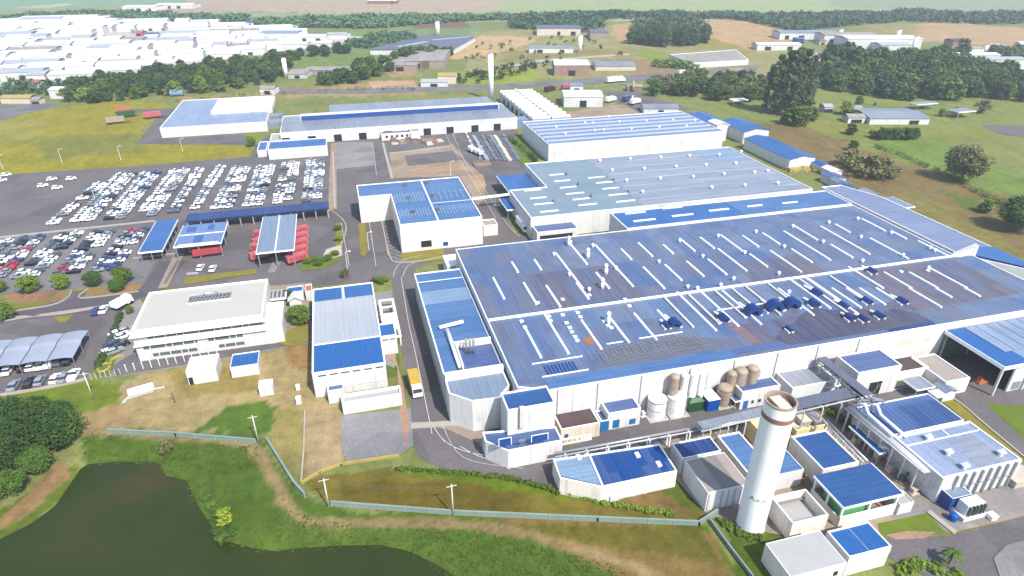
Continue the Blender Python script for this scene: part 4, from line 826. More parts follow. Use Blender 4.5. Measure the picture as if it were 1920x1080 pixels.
b = MB(); P0 = at(706, 545, 3); P1 = at(727, 600, 3); xa, xb, ya, yb = 4.4, 8.0, 138, 158
for x in (xa, xb): b.box(x-.3, ya, 2.6, x+.3, yb, 3.0)
for k in range(6): b.box(xa+.3, ya+k*3.9, 2.65, xb-.3, ya+k*3.9+.5, 2.95)
b.build('frame', ['white_trim'], t); b = MB(); b.box(xa+.3, ya+5, 2.7, xb-.3, ya+11.6, 2.9); b.build('roof', ['white_roof'], t)
for k in range(5):
    for x in (xa, xb): MB().box(x-.12, ya+.2+k*4.8, 0, x+.12, ya+.44+k*4.8, 2.598).build('post', ['white_trim'], t)
kb_ = building('guard_hut', 'small white hut with blue roof at the corner of long white block', 'hut', *[rect(3.4, (614, 735), (646, 728), (613, 722), (644, 717))], 3.4, 'white_wall', 'slate_roof')
yw = building('yard_wall_building', 'roofless white walled yard building above the grey concrete pad', 'building', *[rect(3.2, (641, 756), (752, 738), (640, 740), (750, 722))], 3.2, 'white_wall', 'slab_grey', drop=.6)
sv = building('service_hut', 'white flat roofed hut on bare ground before the office block', 'hut', *[rect(3.6, (349, 696), (404, 692), (356, 669), (410, 664))], 3.6, 'white_wall', 'white_roof')
opening(sv, 'doorway', sv['bx'][0]+.2, 0, sv['bx'][0]+1.1, 2.0, 'opening')
sv2 = building('service_hut', 'small hut with blue roof between the office and white block', 'hut', *[rect(3.0, (434, 689), (486, 681), (433, 664), (484, 658))], 3.0, 'white_wall', 'strong_blue', rim=.1)
def shed(label, px, py, w, l, h, roof, wall='white_wall', nm='garden_shed'):
    a = at(px, py, h); return building(nm, label, 'shed', (a[0]-w/2, a[1]-l/2, a[0]+w/2, a[1]+l/2), h, wall, roof, rim=.12)
shed('little white kiosk standing on worn grass below the office', 498, 718, 3.0, 2.6, 2.6, 'white_roof', nm='kiosk')
shed('tiny white box shed beside the grass path', 559, 745, 1.1, 1.2, 1.5, 'white_roof', nm='kiosk')
shed('tiny white post box above the tiny box shed', 558, 722, .9, .9, 1.2, 'white_roof', nm='kiosk')
t = thing('white_tank_trailer', 'white tank on a low frame lying on the worn grass', 'tank', *at(262, 738)); a = at(240, 738, 1.2); c = at(288, 724, 1.2)
b = MB(); b.tube([(*a, 1.2), (*c, 1.2)], 1.0, 12); b.build('tank', ['white_paint'], t, smooth=True); b = MB(); b.bar((a[0], a[1]-.6, .3), (c[0], c[1]-.6, .3), .3); b.bar((a[0]-.8, a[1]-2, .3), (a[0], a[1], .3), .4); b.bar((c[0], c[1], .4), (c[0]+2, c[1]+.3, .3), .3); b.build('frame', ['pale_concrete'], t)
t = thing('bare_tree', 'small leafless tree on the worn grass', 'tree', *at(328, 755)); b = MB(); a = at(328, 755)
b.tube([(*a, 0), (a[0], a[1], 2), (a[0]-.2, a[1], 3.2)], [.16, .12, .06], 6); b.tube([(a[0], a[1], 1.9), (a[0]+.9, a[1]+.3, 3.2)], [.08, .03], 5); b.tube([(a[0], a[1], 2.2), (a[0]-1.0, a[1], 3.0)], [.08, .03], 5); b.build('trunk', ['bark'], t)
# small garden buildings between the offices
g('tent', 'small white tent roof among the gardens between the offices', 'tent', *rect(3, (543, 562), (567, 558), (540, 552), (562, 549)), 2.6, .9, roof='white_roof')
building('garden_pavilion', 'blue roofed pavilion strip behind the white tent roof', 'pavilion', *[rect(3.2, (540, 548), (568, 545), (538, 538), (568, 535))], 3.2, 'white_wall', 'strong_blue', rim=.1)
building('garden_pavilion', 'orange terracotta roofed box beside the blue pavilion', 'pavilion', *[rect(3.2, (572, 546), (585, 545), (572, 534), (584, 532))], 3.2, 'white_wall', 'orange_paint', rim=.1)
sh = MB(); ss = [(-600, 0)]
# shade sails over the staff cars: one thing per sail roof row
for i in range(6):
    x1 = -68.4-i*5.6; t = thing('shade_sail', ['rightmost grey net shade sail over the staff cars', 'second grey shade sail from the right over staff cars', 'third grey shade sail from the right over staff cars', 'grey shade sail fourth from the right end', 'grey shade sail at the picture edge above staff cars', 'outermost grey shade sail at the left picture edge'][i], 'shade sail', x1-2.8, 149.5, 0, 'grey shade sails over the staff car park')
    r = MB(); nx_, ny_ = 6, 10; P = []
    for a_ in range(nx_+1):
        for c_ in range(ny_+1):
            u, v = a_/nx_, c_/ny_; P.append((x1-5.4*u, 148.8+12.6*v, 3.0+.35*math.sin(u*math.pi)+(.35 if v > .5 else .0)*math.sin(v*math.pi)-.3*abs(v-.5)))
    for a_ in range(nx_):
        for c_ in range(ny_): k = a_*(ny_+1)+c_; r.face([P[k], P[k+1], P[k+ny_+2], P[k+ny_+1]])
    r.build('net', ['shade_net'], t)
    for y in (149, 155, 161): MB().cyl(x1-.1, y, 0, 2.95, .09, .09, 6).build('post', ['steel'], t)
# ------------------------------------------------------------------ service strip along the hall front
s1 = building('brown_roof_annex', 'low annex with dark brown roof between tower block and blue doors', 'annex', *[rect(4, (1048, 805), (1122, 789), (1040, 769), (1106, 750))], 3.6, 'beige_wall', 'brown_roof')
b = MB(); a = at(1100, 757, 3.6); b.box(a[0]-.8, a[1]-.7, 3.3, a[0]+.8, a[1]+.7, 3.9); b.build('roof_hatch', ['white_trim'], s1)
opening(s1, 'window', s1['bx'][0]+.8, .9, s1['bx'][0]+1.6, 2.2, 'blue_door')
wl = MB(); a = at(1035, 838); wl.box(a[0], a[1]-.2, 0, a[0]+8.5, a[1], 1.7); solo(wl, 'boundary_wall', ['cream_wall'], 'low cream wall with black lettering before the brown roof annex', 'wall', *a)
s2 = building('blue_door_shed', 'white shed with slate roof and two cyan blue doors', 'shed', *[rect(4.4, (1143, 778), (1203, 763), (1126, 755), (1183, 741))], 4.4, 'white_wall', 'slate_roof')
openpx(s2, 'door', (1148, 803), (1162, 786), 'cyan_door'); openpx(s2, 'door', (1179, 796), (1192, 784), 'cyan_door')
s3 = building('blue_kiosk', 'narrow lean-to with blue front left of the cyan doors', 'kiosk', *[rect(2.8, (1122, 792), (1140, 788), (1120, 770), (1132, 766))], 2.8, 'cyan_door', 'slate_roof')
def top_at(px, py_top, y0):      # foot and height of something at y0 whose top is seen at this point
    x, z = on_y(px, py_top, y0); return x, z
def tank(label, px, py, r, h, m, base=True, top='cone', nm='storage_tank', band=None, group=None):
    x, y = at(px, py)
    if h > 100: y = 98.2-r; x, h = top_at(px, h, y)
    t = thing(nm, label, 'tank', x, y, 0, group); b = MB()
    b.cyl(x, y, .2, h, r, r, 20)
    b.build('shell', [m], t, smooth=False)
    b = MB()
    if top == 'cone': b.cyl(x, y, h, h+r*.3, r*1.02, .15, 20)
    else: b.dome(x, y, h, r, r*.6, 20, 5)
    b.build('cap', [m], t)
    b = MB(); b.cyl(x, y, h-.25, h, r+.07, r+.07, 20); b.build('hoop', [band or m], t); b = MB(); b.cyl(x, y, h*.5, h*.5+.12, r+.05, r+.05, 20); b.build('hoop', [band or m], t)
    if base: MB().box(x-r-.4, y-r-.4, 0, x+r+.4, y+r+.4, .2).build('plinth', ['concrete'], t)
    b = MB(); b.bar((x+r*.7, y-r*.85, .2), (x+r*.7, y-r*.85, h), .08); b.bar((x+r*.7+.4, y-r*.7, .2), (x+r*.7+.4, y-r*.7, h), .08); b.build('ladder', ['steel'], t)
    return t
tank('cream topped white storage tank nearest the cyan doors', 1229, 778, 2.0, 4.6, 'tank_white', band='tank_tan')
tank('plain white storage tank beside the green container', 1265, 772, 2.0, 4.6, 'tank_white')
tank('slim tan silo standing behind the two white tanks', 1266, 690, 1.0, 706, 'tank_tan', False, 'dome')
tank('small white pressure vessel left of the white pair', 1286, 690, .8, 704, 'white_paint', False, 'dome'); tank('small white pressure vessel behind the green container', 1303, 690, .9, 700, 'white_paint', False, 'dome')
tank('white pressure vessel against the hall wall', 1318, 690, .8, 698, 'white_paint', False, 'dome')
tank('stout tan ringed tank beside the blue topped container', 1354, 757, 1.6, 4.4, 'tank_tan', True, 'dome', band='rust')
tank('leftmost of the three tan silos by the hall wall', 1374, 680, 1.0, 700, 'tank_tan', False, 'dome'); tank('middle stout silo of the three tan silos', 1391, 680, 1.3, 695, 'tank_tan', False, 'dome'); tank('rightmost of the three tan silos by the hall wall', 1413, 680, 1.2, 690, 'tank_tan', False, 'dome')
def container(label, px, py, w, l, h, m, top, lid=0.0):
    x, y = at(px, py); t = thing('container', label, 'container', x, y); b = MB(); b.box(x-w/2, y, 0, x+w/2, y+l, h)
    for k in range(8):
        xx = x-w/2+.2+k*(w-.4)/7; b.box(xx-.06, y-.06, .15, xx+.06, y-.003, h-.15)
    b.build('shell', [m], t); b = MB()
    if lid: b.hexa([(x-w/2-.1, y-.1, h), (x+w/2+.1, y-.1, h), (x+w/2+.1, y+l+.1, h), (x-w/2-.1, y+l+.1, h)], [(x-w/2+.6, y+.6, h+lid), (x+w/2-.6, y+.6, h+lid), (x+w/2-.6, y+l-.6, h+lid), (x-w/2+.6, y+l-.6, h+lid)])
    else: b.box(x-w/2-.06, y-.06, h, x+w/2+.06, y+l+.06, h+.12)
    b.build('lid', [top], t)
container('green container with sloped lid among the storage tanks', 1304, 772, 3.4, 3.4, 2.6, 'green_paint', 'green_paint', .7)
container('bright blue container with flat white lid', 1336, 771, 2.8, 3.6, 3.0, 'bright_blue', 'white_paint')
s4 = building('white_control_house', 'white control house with blue roof right of the tan tank', 'building', *[rect(4.8, (1390, 737), (1462, 722), (1378, 717), (1446, 703))], 4.8, 'white_wall', 'slate_roof')
opening(s4, 'door', s4['bx'][0]+.8, 0, s4['bx'][0]+2.0, 2.2, 'cyan_door'); opening(s4, 'window', s4['bx'][0]+2.8, 1.2, s4['bx'][0]+3.4, 2.0, 'glass'); opening(s4, 'window', s4['bx'][0]+4.4, 1.2, s4['bx'][0]+5.2, 2.0, 'glass')
canopy('lean_to', 'small blue lean-to roof left of the white control house', 'shelter', *rect(2.4, (1372, 756), (1386, 752), (1368, 734), (1378, 732)), 2.6, 'slate_roof', 2, 2, pw=.15, thick=.15)
s5 = building('concrete_roof_block', 'flat grey roofed plant block behind the tall white tower', 'building', *[rect(4.2, (1480, 730), (1570, 712), (1462, 697), (1535, 682))], 4.2, 'pale_grey_wall', 'grey_metal')
ct = MB(); x, y = at(1524, 722, 2.4); 
b = MB(); x, y = at(1526, 735); b.tube([(x-1.4, y, 1.2), (x+1.4, y, 1.2)], .95, 12); b.box(x-1.2, y-.5, 0, x-.8, y+.5, .4); b.box(x+.8, y-.5, 0, x+1.2, y+.5, .4); solo(b, 'horizontal_tank', ['rust'], 'rusty red tank lying before the grey plant block', 'tank', x, y, smooth=True)
canopy('blue_shelter', 'small shelter with blue side between grey plant block and gallery', 'shelter', *rect(2.8, (1547, 728), (1570, 723), (1540, 712), (1562, 707)), 3.0, 'pale_blue', 2, 2, pw=.3, thick=.2, post='blue_door')
# the tall white tower
TX, TY = at(1406, 985); t = thing('water_tower', 'tall white cylindrical tower with rust pink band, open top and small lettering', 'tower', TX, TY)
n = NT('tower_white'); p = n.pos(); n.fin(n.ramp(n.noise(n.pos(1.2, 1.2, .08), 1.0, 4), [(.3, (.68, .69, .71)), (.55, (.77, .77, .78)), (.8, (.8, .8, .8))]), .45)
b = MB(); b.cyl(TX, TY, 0, 27.6, 2.36, 2.42, 48, cap=False); b.build('shaft', ['tower_white'], t, smooth=True)
b = MB(); N = 48
for j in range(N):
    c0, s0, c1, s1_ = math.cos(2*math.pi*j/N), math.sin(2*math.pi*j/N), math.cos(2*math.pi*(j+1)/N), math.sin(2*math.pi*(j+1)/N)
    Rr = 2.46; Ri = 2.15
    b.face([(TX+Rr*c0, TY+Rr*s0, 27.6), (TX+Rr*c1, TY+Rr*s1_, 27.6), (TX+Ri*c1, TY+Ri*s1_, 27.6), (TX+Ri*c0, TY+Ri*s0, 27.6)])
    b.face([(TX+Ri*c0, TY+Ri*s0, 27.6), (TX+Ri*c1, TY+Ri*s1_, 27.6), (TX+Ri*c1, TY+Ri*s1_, 26.6), (TX+Ri*c0, TY+Ri*s0, 26.6)])
    b.face([(TX+Rr*c0, TY+Rr*s0, 27.6), (TX+Rr*c1, TY+Rr*s1_, 27.6), (TX+Rr*c1, TY+Rr*s1_, 27.3), (TX+Rr*c0, TY+Rr*s0, 27.3)])
b.build('rim', ['tank_tan'], t)
b = MB(); b.cyl(TX, TY, 26.5, 26.62, 2.15, 2.15, 40); b.build('lid', ['rust'], t); b = MB(); b.box(TX-1.0, TY-1.9, 26.62, TX+.9, TY+1.6, 27.2); b.build('hatch', ['beige_wall'], t)
b = MB(); b.cyl(TX, TY, 24.5, 25.4, 2.45, 2.45, 48, cap=False); b.build('band', ['rust'], t, smooth=True)
b = MB(); b.cyl(TX, TY, 0, .2, 2.5, 2.5, 32); b.build('footing', ['pale_concrete'], t)
def flat_text(txt, size, m):
    c = bpy.data.curves.new('txt', 'FONT'); c.body = txt; c.size = size; c.align_x = 'CENTER'; c.align_y = 'CENTER'; c.resolution_u = 2
    o = bpy.data.objects.new('txt', c); COL.objects.link(o); dg = bpy.context.evaluated_depsgraph_get()
    me = bpy.data.meshes.new_from_object(o.evaluated_get(dg)); bpy.data.objects.remove(o); me.materials.clear(); me.materials.append(M[m]); return me
me = flat_text('A.e.d', 1.25, 'dark_steel')           # lettering wrapped round the shaft
az0 = math.atan2(-TY, -TX)+.08; zt = 8.4
bm = bmesh.new(); bm.from_mesh(me); bmesh.ops.subdivide_edges(bm, edges=bm.edges[:], cuts=1)
for v in bm.verts:
    ang = az0+v.co.x/2.36; v.co = Vector(((2.395)*math.cos(ang), (2.395)*math.sin(ang), zt+v.co.y))
bm.to_mesh(me); bm.free(); o = bpy.data.objects.new('lettering', me); COL.objects.link(o); o.parent = t
# ------------------------------------------------------------------ plant cluster at the lower right
lp = building('angled_plant_house', 'white walled house with angled end and striped blue roof by the pond fence', 'building', [at(1050, 896, 4), at(1128, 913, 4), at(1270, 883, 4), at(1237, 832, 4), at(1037, 861, 4)], 4.0, 'cream_wall', 'stripe_blue', rim=.25)
P = [at(1053, 893, 3.77), at(1128, 910, 3.77), at(1106, 854, 3.77), at(1040, 863, 3.77)]
b = MB(); b.face([(*q, 3.79) for q in P]); b.build('roof_sheet', ['pale_blue'], lp)
b = MB(); b.bar((*at(1105, 853, 3.9), 3.9), (*at(1130, 911, 3.9), 3.9), .35, .25); b.build('ridge_cap', ['white_trim'], lp)
fp = lambda x: (at(1128, 913, 4)[0], at(1128, 913, 4)[1], at(1270, 883, 4)[0], at(1270, 883, 4)[1])
def on_seg(tt, k0, k1, z0, z1, m, nm, o=.06):
    ax, ay, cx, cy = fp(0); d = Vector((cx-ax, cy-ay)); nrm = Vector((d.y, -d.x)).normalized(); L = d.length
    p = Vector((ax, ay))+d*k0; q = Vector((ax, ay))+d*k1; b = MB()
    b.hexa([(*(p+nrm*o), z0), (*(q+nrm*o), z0), (*(q+nrm*.003), z0), (*(p+nrm*.003), z0)], [(*(p+nrm*o), z1), (*(q+nrm*o), z1), (*(q+nrm*.003), z1), (*(p+nrm*.003), z1)]); b.build(nm, [m], tt)
on_seg(lp, .42, .455, .0, 3.8, 'white_trim', 'pilaster'); on_seg(lp, .58, .61, 0, 3.8, 'white_trim', 'pilaster'); on_seg(lp, .12, .25, 0, 1.4, 'white_wall', 'door', .3)
b = MB(); b.box(36, 74.2, 0, 39, 75.0, .8); 
for q in ((1085, 857, 3), (1195, 853, 3.2), (1235, 870, 2)): a = at(q[0], q[1], 3.9); MB().box(a[0]-.4, a[1]-.6, 3.7, a[0]+.4, a[1]+.6, 4.1).build('skylight', ['skylight'], lp)
gx_ = building('grey_roof_shed', 'shed with flat tan and grey banded roof left of the tall tower', 'shed', *[rect(4.6, (1329, 927), (1401, 905), (1284, 862), (1360, 848))], 4.6, 'pale_grey_wall', 'slab_tan', rim=.1, drop=.05)
q = gx_['bx']; b = MB(); b.face([(q[0]+3.0, q[1]+.2, 4.575), (q[0]+6.2, q[1]+.2, 4.575), (q[0]+6.2, q[3]-.2, 4.575), (q[0]+3.0, q[3]-.2, 4.575)]); b.build('roof_band', ['slab_dim'], gx_)
for k in range(6): opening(gx_, 'rib', q[0]+.3+k*1.3, 0, q[0]+.5+k*1.3, 4.3, 'grey_wall', out=.15)
nv = building('navy_roof_shed', 'small shed with ribbed navy roof behind the banded grey roof', 'shed', *[rect(4.4, (1282, 858), (1354, 846), (1257, 832), (1330, 817))], 4.4, 'white_wall', 'stripe_navy', rim=.2)
bl1 = building('blue_strip_shed', 'narrow shed with light blue striped roof left of the tower', 'shed', *[rect(4.2, (1402, 893), (1447, 880), (1350, 818), (1385, 807))], 4.2, 'beige_wall', 'annex_roof', rim=.3)
bl2 = building('blue_strip_shed', 'blue roofed white shed just right of the tower', 'shed', *[rect(4.0, (1455, 893), (1504, 879), (1430, 846), (1472, 838))], 4.0, 'white_wall', 'annex_roof', rim=.1)
bl3 = building('deep_blue_store', 'store with deep blue roof and cream left wall', 'store', *[rect(4.6, (1543, 882), (1611, 866), (1484, 817), (1548, 806))], 4.6, 'cream_wall', 'steel_blue', rim=.3)
cy = MB(); a = at(1512, 868); cy.box(a[0]-1.2, a[1]-1.5, 0, a[0]-.6, a[1]+1.5, 3.2); cy.box(a[0]-1.2, a[1]-1.5, 3.2, a[0]+1.4, a[1]-.8, 3.7); cy.tube([(a[0]+1.1, a[1]-1, 0), (a[0]+1.1, a[1]-1.2, 3.4), (a[0]+1.8, a[1]-2.6, 3.6)], .4, 8); cy.tube([(a[0]-.9, a[1]+1, 3.3), (a[0]+1.5, a[1]+.4, 3.8), (a[0]+2, a[1]-.5, 2)], .45, 8); solo(cy, 'duct_bend', ['yellow_paint'], 'yellow ducting beside the cream walled deep blue store', 'pipe', *a)
# open pavilion with blue roof, half walls, green tank in it
x0, y0, x1, y1 = rect(5.2, (1581, 952), (1690, 926), (1526, 890), (1637, 869))
pv_ = canopy('filter_pavilion', 'open sided blue roofed pavilion over a light green tank', 'pavilion', x0, y0, x1, y1, 5.2, 'steel_blue', 3, 3, thick=.3, pw=.3, post='white_trim')
b = MB(); b.box(x0+.2, y0+.1, 0, x1-.3, y0+.35, 2.6); b.box(x0+.1, y0+.35, 0, x0+.35, y1-.2, 2.2); b.build('half_wall', ['cream_wall'], pv_)
tk = MB(); tk.box(x0+.9, y0+.8, 0, x0+6.2, y0+5.5, 3.6); tk.box(x0+1.1, y0+1.0, 3.6, x0+1.3, y0+5.3, 3.9); tk.box(x0+5.8, y0+1.0, 3.6, x0+6.0, y0+5.3, 3.9); solo(tk, 'green_tank', ['light_green'], 'light green open tank under the blue pavilion roof', 'tank', x0+3.5, y0+.8)
an = building('wall_cabinet', 'little white annex box at right end of the blue pavilion', 'annex', (x1+.2, y0-.2, x1+3.2, y0+2.6), 2.6, 'white_wall', 'slab_grey', rim=.08)
# open concrete basin
x0, y0, x1, y1 = rect(4.2, (1487, 982), (1556, 965), (1449, 936), (1505, 912))
t = thing('settling_basin', 'open topped concrete basin with pale sludge beside the tower', 'basin', (x0+x1)/2, y0); b = MB(); e = .3
b.box(x0, y0, 0, x1, y0+e, 4.2); b.box(x0, y1-e, 0, x1, y1, 4.2); b.box(x0, y0+e, 0, x0+e, y1-e, 4.2); b.box(x1-e, y0+e, 0, x1, y1-e, 4.2); b.build('wall', ['cream_wall'], t)
MB().box(x0+e, y0+e, 0, x1-e, y1-e, 2.0).build('water', ['slab_grey'], t); b = MB(); b.box(x0+e, y0+e, 2.6, x1-e, y0+.8, 2.7); b.box(x0+e, y1-.8, 2.6, x1-e, y1-e, 2.7); b.build('ledge', ['slab_dim'], t)
wr = building('white_roof_house', 'white house with plain flat roof at bottom edge', 'building', *[rect(4.2, None, (1588, 1055), (1437, 1021), (1537, 994))], 4.2, 'cream_wall', 'slab_grey', rim=.1, drop=.03)
q = wr['bx']; 
x0, y0, x1, y1 = q[0], q[1], q[2], q[3]
# it reaches the picture's lower edge: give it its full depth
bpy.data.objects.remove([c for c in wr.children if c.name.startswith('roof')][0]); bpy.data.objects.remove(list(wr.children)[0]); bpy.data.objects.remove(wr)
fr = at(1588, 1055, 4.2); wr = building('white_roof_house', 'white house with plain flat roof at bottom edge', 'building', (at(1437, 1021, 4.2)[0], fr[1], fr[0], at(1537, 994, 4.2)[1]), 4.2, 'cream_wall', 'slab_grey', rim=.1, drop=.03)
openpx(wr, 'window', (1561, 1080), (1572, 1070), 'opening')
bh = building('blue_roof_house', 'white house with bright blue roof beside the plain flat roof', 'building', *[rect(4.6, (1593, 1042), (1676, 1026), (1548, 995), (1627, 979))], 4.6, 'white_wall', 'strong_blue', rim=.2)
b = MB(); u = bh['bx']; b.box((u[0]+u[2])/2-.1, u[1]+.3, 4.35, (u[0]+u[2])/2+.1, u[3]-.3, 4.42); b.build('ridge_cap', ['pale_blue'], bh)
b = MB(); b.box(u[2]-.003, u[1]+.5, 2.2, u[2]+.8, u[1]+1.4, 3.2); b.build('air_conditioner', ['white_paint'], bh)
# process hall at far right
ph = building('process_hall', 'long process hall with lilac blue roof and framed white front wall', 'factory hall', *[rect(6, (1768, 897), (1916, 861), (1682, 822), (1814, 786))], 6, 'pale_grey_wall', 'lilac_roof', rim=.3)
u = ph['bx']; b = MB(); b.box(u[0]+.05, u[1]-.12, 0, u[2]-.05, u[1]-.003, 5.9); b.build('white_front', ['white_wall'], ph)
b = MB(); b.face([(u[0]+9, u[1]+1, 5.77), (u[0]+15.5, u[1]+1, 5.77), (u[0]+15.5, u[1]+8, 5.77), (u[0]+9, u[1]+8, 5.77)]); b.build('roof_sheet', ['wave_roof'], ph)
b = MB(); b.box(u[0]+.4, u[1]+8.6, 5.7, u[2]-.4, u[1]+8.8, 5.86); b.box(u[0]+10.6, u[1]+8.8, 5.7, u[0]+10.8, u[3]-.4, 5.86); b.build('ridge_cap', ['white_trim'], ph)
for k in range(8):
    x = u[0]+3+k*1.9; b = MB(); b.box(x, u[1]-.55, 0, x+.22, u[1]-.13, 6.0); b.build('pier', ['steel'], ph)
b = MB(); b.box(u[0]+6, u[1]-.4, 2.8, u[2]-1, u[1]-.25, 2.95); b.build('rail', ['steel'], ph)
for qx, qy in ((1781, 843), (1812, 869), (1743, 815), (1880, 844)):
    a = at(qx, qy, 7); b = MB(); b.cyl(a[0], a[1], 5.6, 6.6, .35, .3, 8); b.hexa([(a[0]-.6, a[1]-.6, 6.6), (a[0]+.6, a[1]-.6, 6.6), (a[0]+.6, a[1]+.6, 6.6), (a[0]-.6, a[1]+.6, 6.6)], [(a[0]-.1, a[1]-.1, 7.3), (a[0]+.1, a[1]-.1, 7.3), (a[0]+.1, a[1]+.1, 7.3), (a[0]-.1, a[1]+.1, 7.3)]); b.build('roof_cowl', ['white_trim'], ph)
pb = building('blending_hall', 'dark mottled blue roofed hall behind the lilac process hall', 'factory hall', *[rect(6, (1680, 817), (1806, 783), (1600, 764), (1738, 735))], 5.8, 'pale_grey_wall', 'mottled_roof', rim=.15)
for qx, qy in ((1625, 776), (1648, 778)):
    a = at(qx, qy, 6); b = MB(); b.tube([(a[0], a[1]+1.5, 5.6), (a[0]-.4, a[1]+2.2, 7.0), (a[0]+.2, a[1]+1.2, 7.5), (a[0]-.1, a[1]-.5, 6.4), (a[0], a[1]-7, 6.2)], .3, 8); b.build('roof_duct', ['white_trim'], pb, smooth=True)
ht_ = building('pump_cabinet', 'small blue sided plant cabin before the process hall', 'cabin', *[rect(3.2, (1785, 936), (1824, 926), (1766, 915), (1803, 910))], 3.2, 'blue_door', 'grey_blue', rim=.1)
x, y = at(1812, 962); t = thing('transformer', 'dark green ribbed transformer on a white plinth', 'transformer', x, y); MB().box(x-2.6, y-1.6, 0, x+2.6, y+1.2, .9).build('plinth', ['white_wall'], t); MB().box(x-1.9, y-1.0, .9, x+1.9, y+.9, 3.2).build('tank', ['pale_grey_wall'], t)
for k in range(5): MB().box(x-1.6+k*.8, y-1.5, 1.1, x-1.3+k*.8, y-1.01, 3.0).build('radiator', ['green_paint' if k % 2 else 'dark_steel'], t)
b = MB(); x, y = at(1785, 975); b.cyl(x, y, 0, 1.3, .7, .7, 14); b.dome(x, y, 1.3, .7, .3, 14, 3); solo(b, 'blue_drum', ['bright_blue'], 'blue plastic drum beside the transformer plinth', 'drum', x, y)
b = MB(); x, y = at(1858, 972); b.box(x-.6, y-.6, 0, x+.6, y+.6, .9); b.box(x-.7, y-.7, .9, x+.7, y+.7, 1.0); solo(b, 'white_box', ['white_paint'], 'small white box on paving right of the transformer', 'box', x, y)
b = MB(); x, y = at(1905, 905); b.box(x-2, y-1.2, 0, x+3, y+2, 1.6); b.box(x-2.2, y-1.4, 1.6, x+3.2, y+2.2, 1.75); solo(b, 'concrete_tank', ['tan_concrete'], 'low tan concrete tank at the right picture edge', 'tank', x, y)
# steel stand with a round blue tank top
x, y = at(1733, 908); t = thing('tank_stand', 'white steel stand carrying a round blue tank', 'tank stand', x, y); MB().box(x-1.7, y-1.3, 3.4, x+1.7, y+1.3, 3.6).build('platform', ['white_trim'], t)
for dx in (-1.5, 1.5):
    for dy in (-1.1, 1.1): MB().box(x+dx-.1, y+dy-.1, 0, x+dx+.1, y+dy+.1, 3.398).build('leg', ['white_trim'], t)
b = MB(); b.cyl(x+.3, y, 3.6, 4.3, .95, .95, 16); b.dome(x+.3, y, 4.3, .95, .35, 16, 3); b.build('tank', ['bright_blue'], t)
# pipe racks and covered galleries
def rack(label, p, q, z, w, n, pipes, nm='pipe_rack', deck=None, post='pale_concrete'):
    t = thing(nm, label, 'pipe rack', p[0], p[1]); P = Vector((*p, z)); Q = Vector((*q, z)); d = (Q-P).normalized(); s_ = Vector((-d.y, d.x, 0))
    for k in range(n):
        c = P+(Q-P)*(k+.5)/n; b = MB(); b.bar((c.x-s_.x*w/2, c.y-s_.y*w/2, 0), (c.x-s_.x*w/2, c.y-s_.y*w/2, z), .25); b.bar((c.x+s_.x*w/2, c.y+s_.y*w/2, 0), (c.x+s_.x*w/2, c.y+s_.y*w/2, z), .25); b.bar(c-s_*w/2, c+s_*w/2, .22, .3); b.build('frame', [post], t)
    for k in range(pipes):
        o = s_*(w*(-.42+.84*k/max(1, pipes-1))); r = (.16, .28, .2, .34)[k % 4]; b = MB(); b.tube([P+o+Vector((0, 0, .3)), Q+o+Vector((0, 0, .3))], r, 8); b.build('pipe', [('grey_wall', 'steel', 'pale_concrete')[k % 3]], t, smooth=True)
    if deck: b = MB(); b.bar(P+Vector((0, 0, 1.1)), Q+Vector((0, 0, 1.1)), w*.9, .2); b.build('deck', [deck], t)
    return t
rack('pipe rack running down beside the lilac process hall', at(1590, 765, 5), at(1742, 888, 5), 5.0, 2.4, 7, 5)
rack('thinner pipe rack along the right of deep blue store', at(1545, 790, 4), at(1622, 868, 4), 4.0, 1.0, 5, 2)
rack('pipe rack along the front of works road to the tower', at(1310, 806, 4.5), at(1440, 775, 4.5), 4.5, 2.2, 4, 5, deck='grey_metal')
rack('grey decked pipe gallery right of the tower top', at(1480, 768, 5), at(1618, 737, 5), 5.0, 3.4, 4, 4, nm='pipe_gallery', deck='mesh_grey')
rack('inclined covered gallery dropping from the hall wall', at(1538, 678, 6), at(1625, 748, 6), 6.0, 2.6, 4, 3, nm='conveyor_gallery', deck='mesh_grey')
rack('low white pipeline beside the angled plant house', at(1040, 856, 3), at(1310, 806, 3), 3.0, 1.0, 7, 2, nm='pipeline', post='white_trim')
gl = thing('gantry_platform', 'jumbled steel platform where the two galleries meet', 'platform', *at(1625, 752)); a = at(1620, 745, 6); b = MB()
r0 = random.Random(9)
for k in range(26): p = (a[0]+r0.uniform(-3, 3.5), a[1]+r0.uniform(-2, 1.6), 5.2+r0.random()*1.6); b.bar(p, (p[0]+r0.uniform(-2, 2), p[1]+r0.uniform(-.8, .8), p[2]+r0.uniform(-.3, .4)), .22)
b.build('steelwork', ['steel'], gl); MB().box(a[0]-3.2, a[1]-2, 5.0, a[0]+3.6, a[1]+1.6, 5.15).build('deck', ['mesh_grey'], gl)
for dx in (-3, 3.4):
    for dy in (-1.8, 1.4): MB().box(a[0]+dx-.15, a[1]+dy-.15, 0, a[0]+dx+.15, a[1]+dy+.15, 4.998).build('post', ['pale_concrete'], gl)
canopy('blue_trough', 'narrow bright blue roof strip under the pipe rack', 'shelter', *[min(at(1592, 800, 3)[0], at(1650, 850, 3)[0]), at(1655, 850, 3)[1], max(at(1592, 800, 3)[0], at(1650, 850, 3)[0])+1.0, at(1592, 800, 3)[1]], 3.2, 'strong_blue', 2, 4, pw=.2, thick=.2)
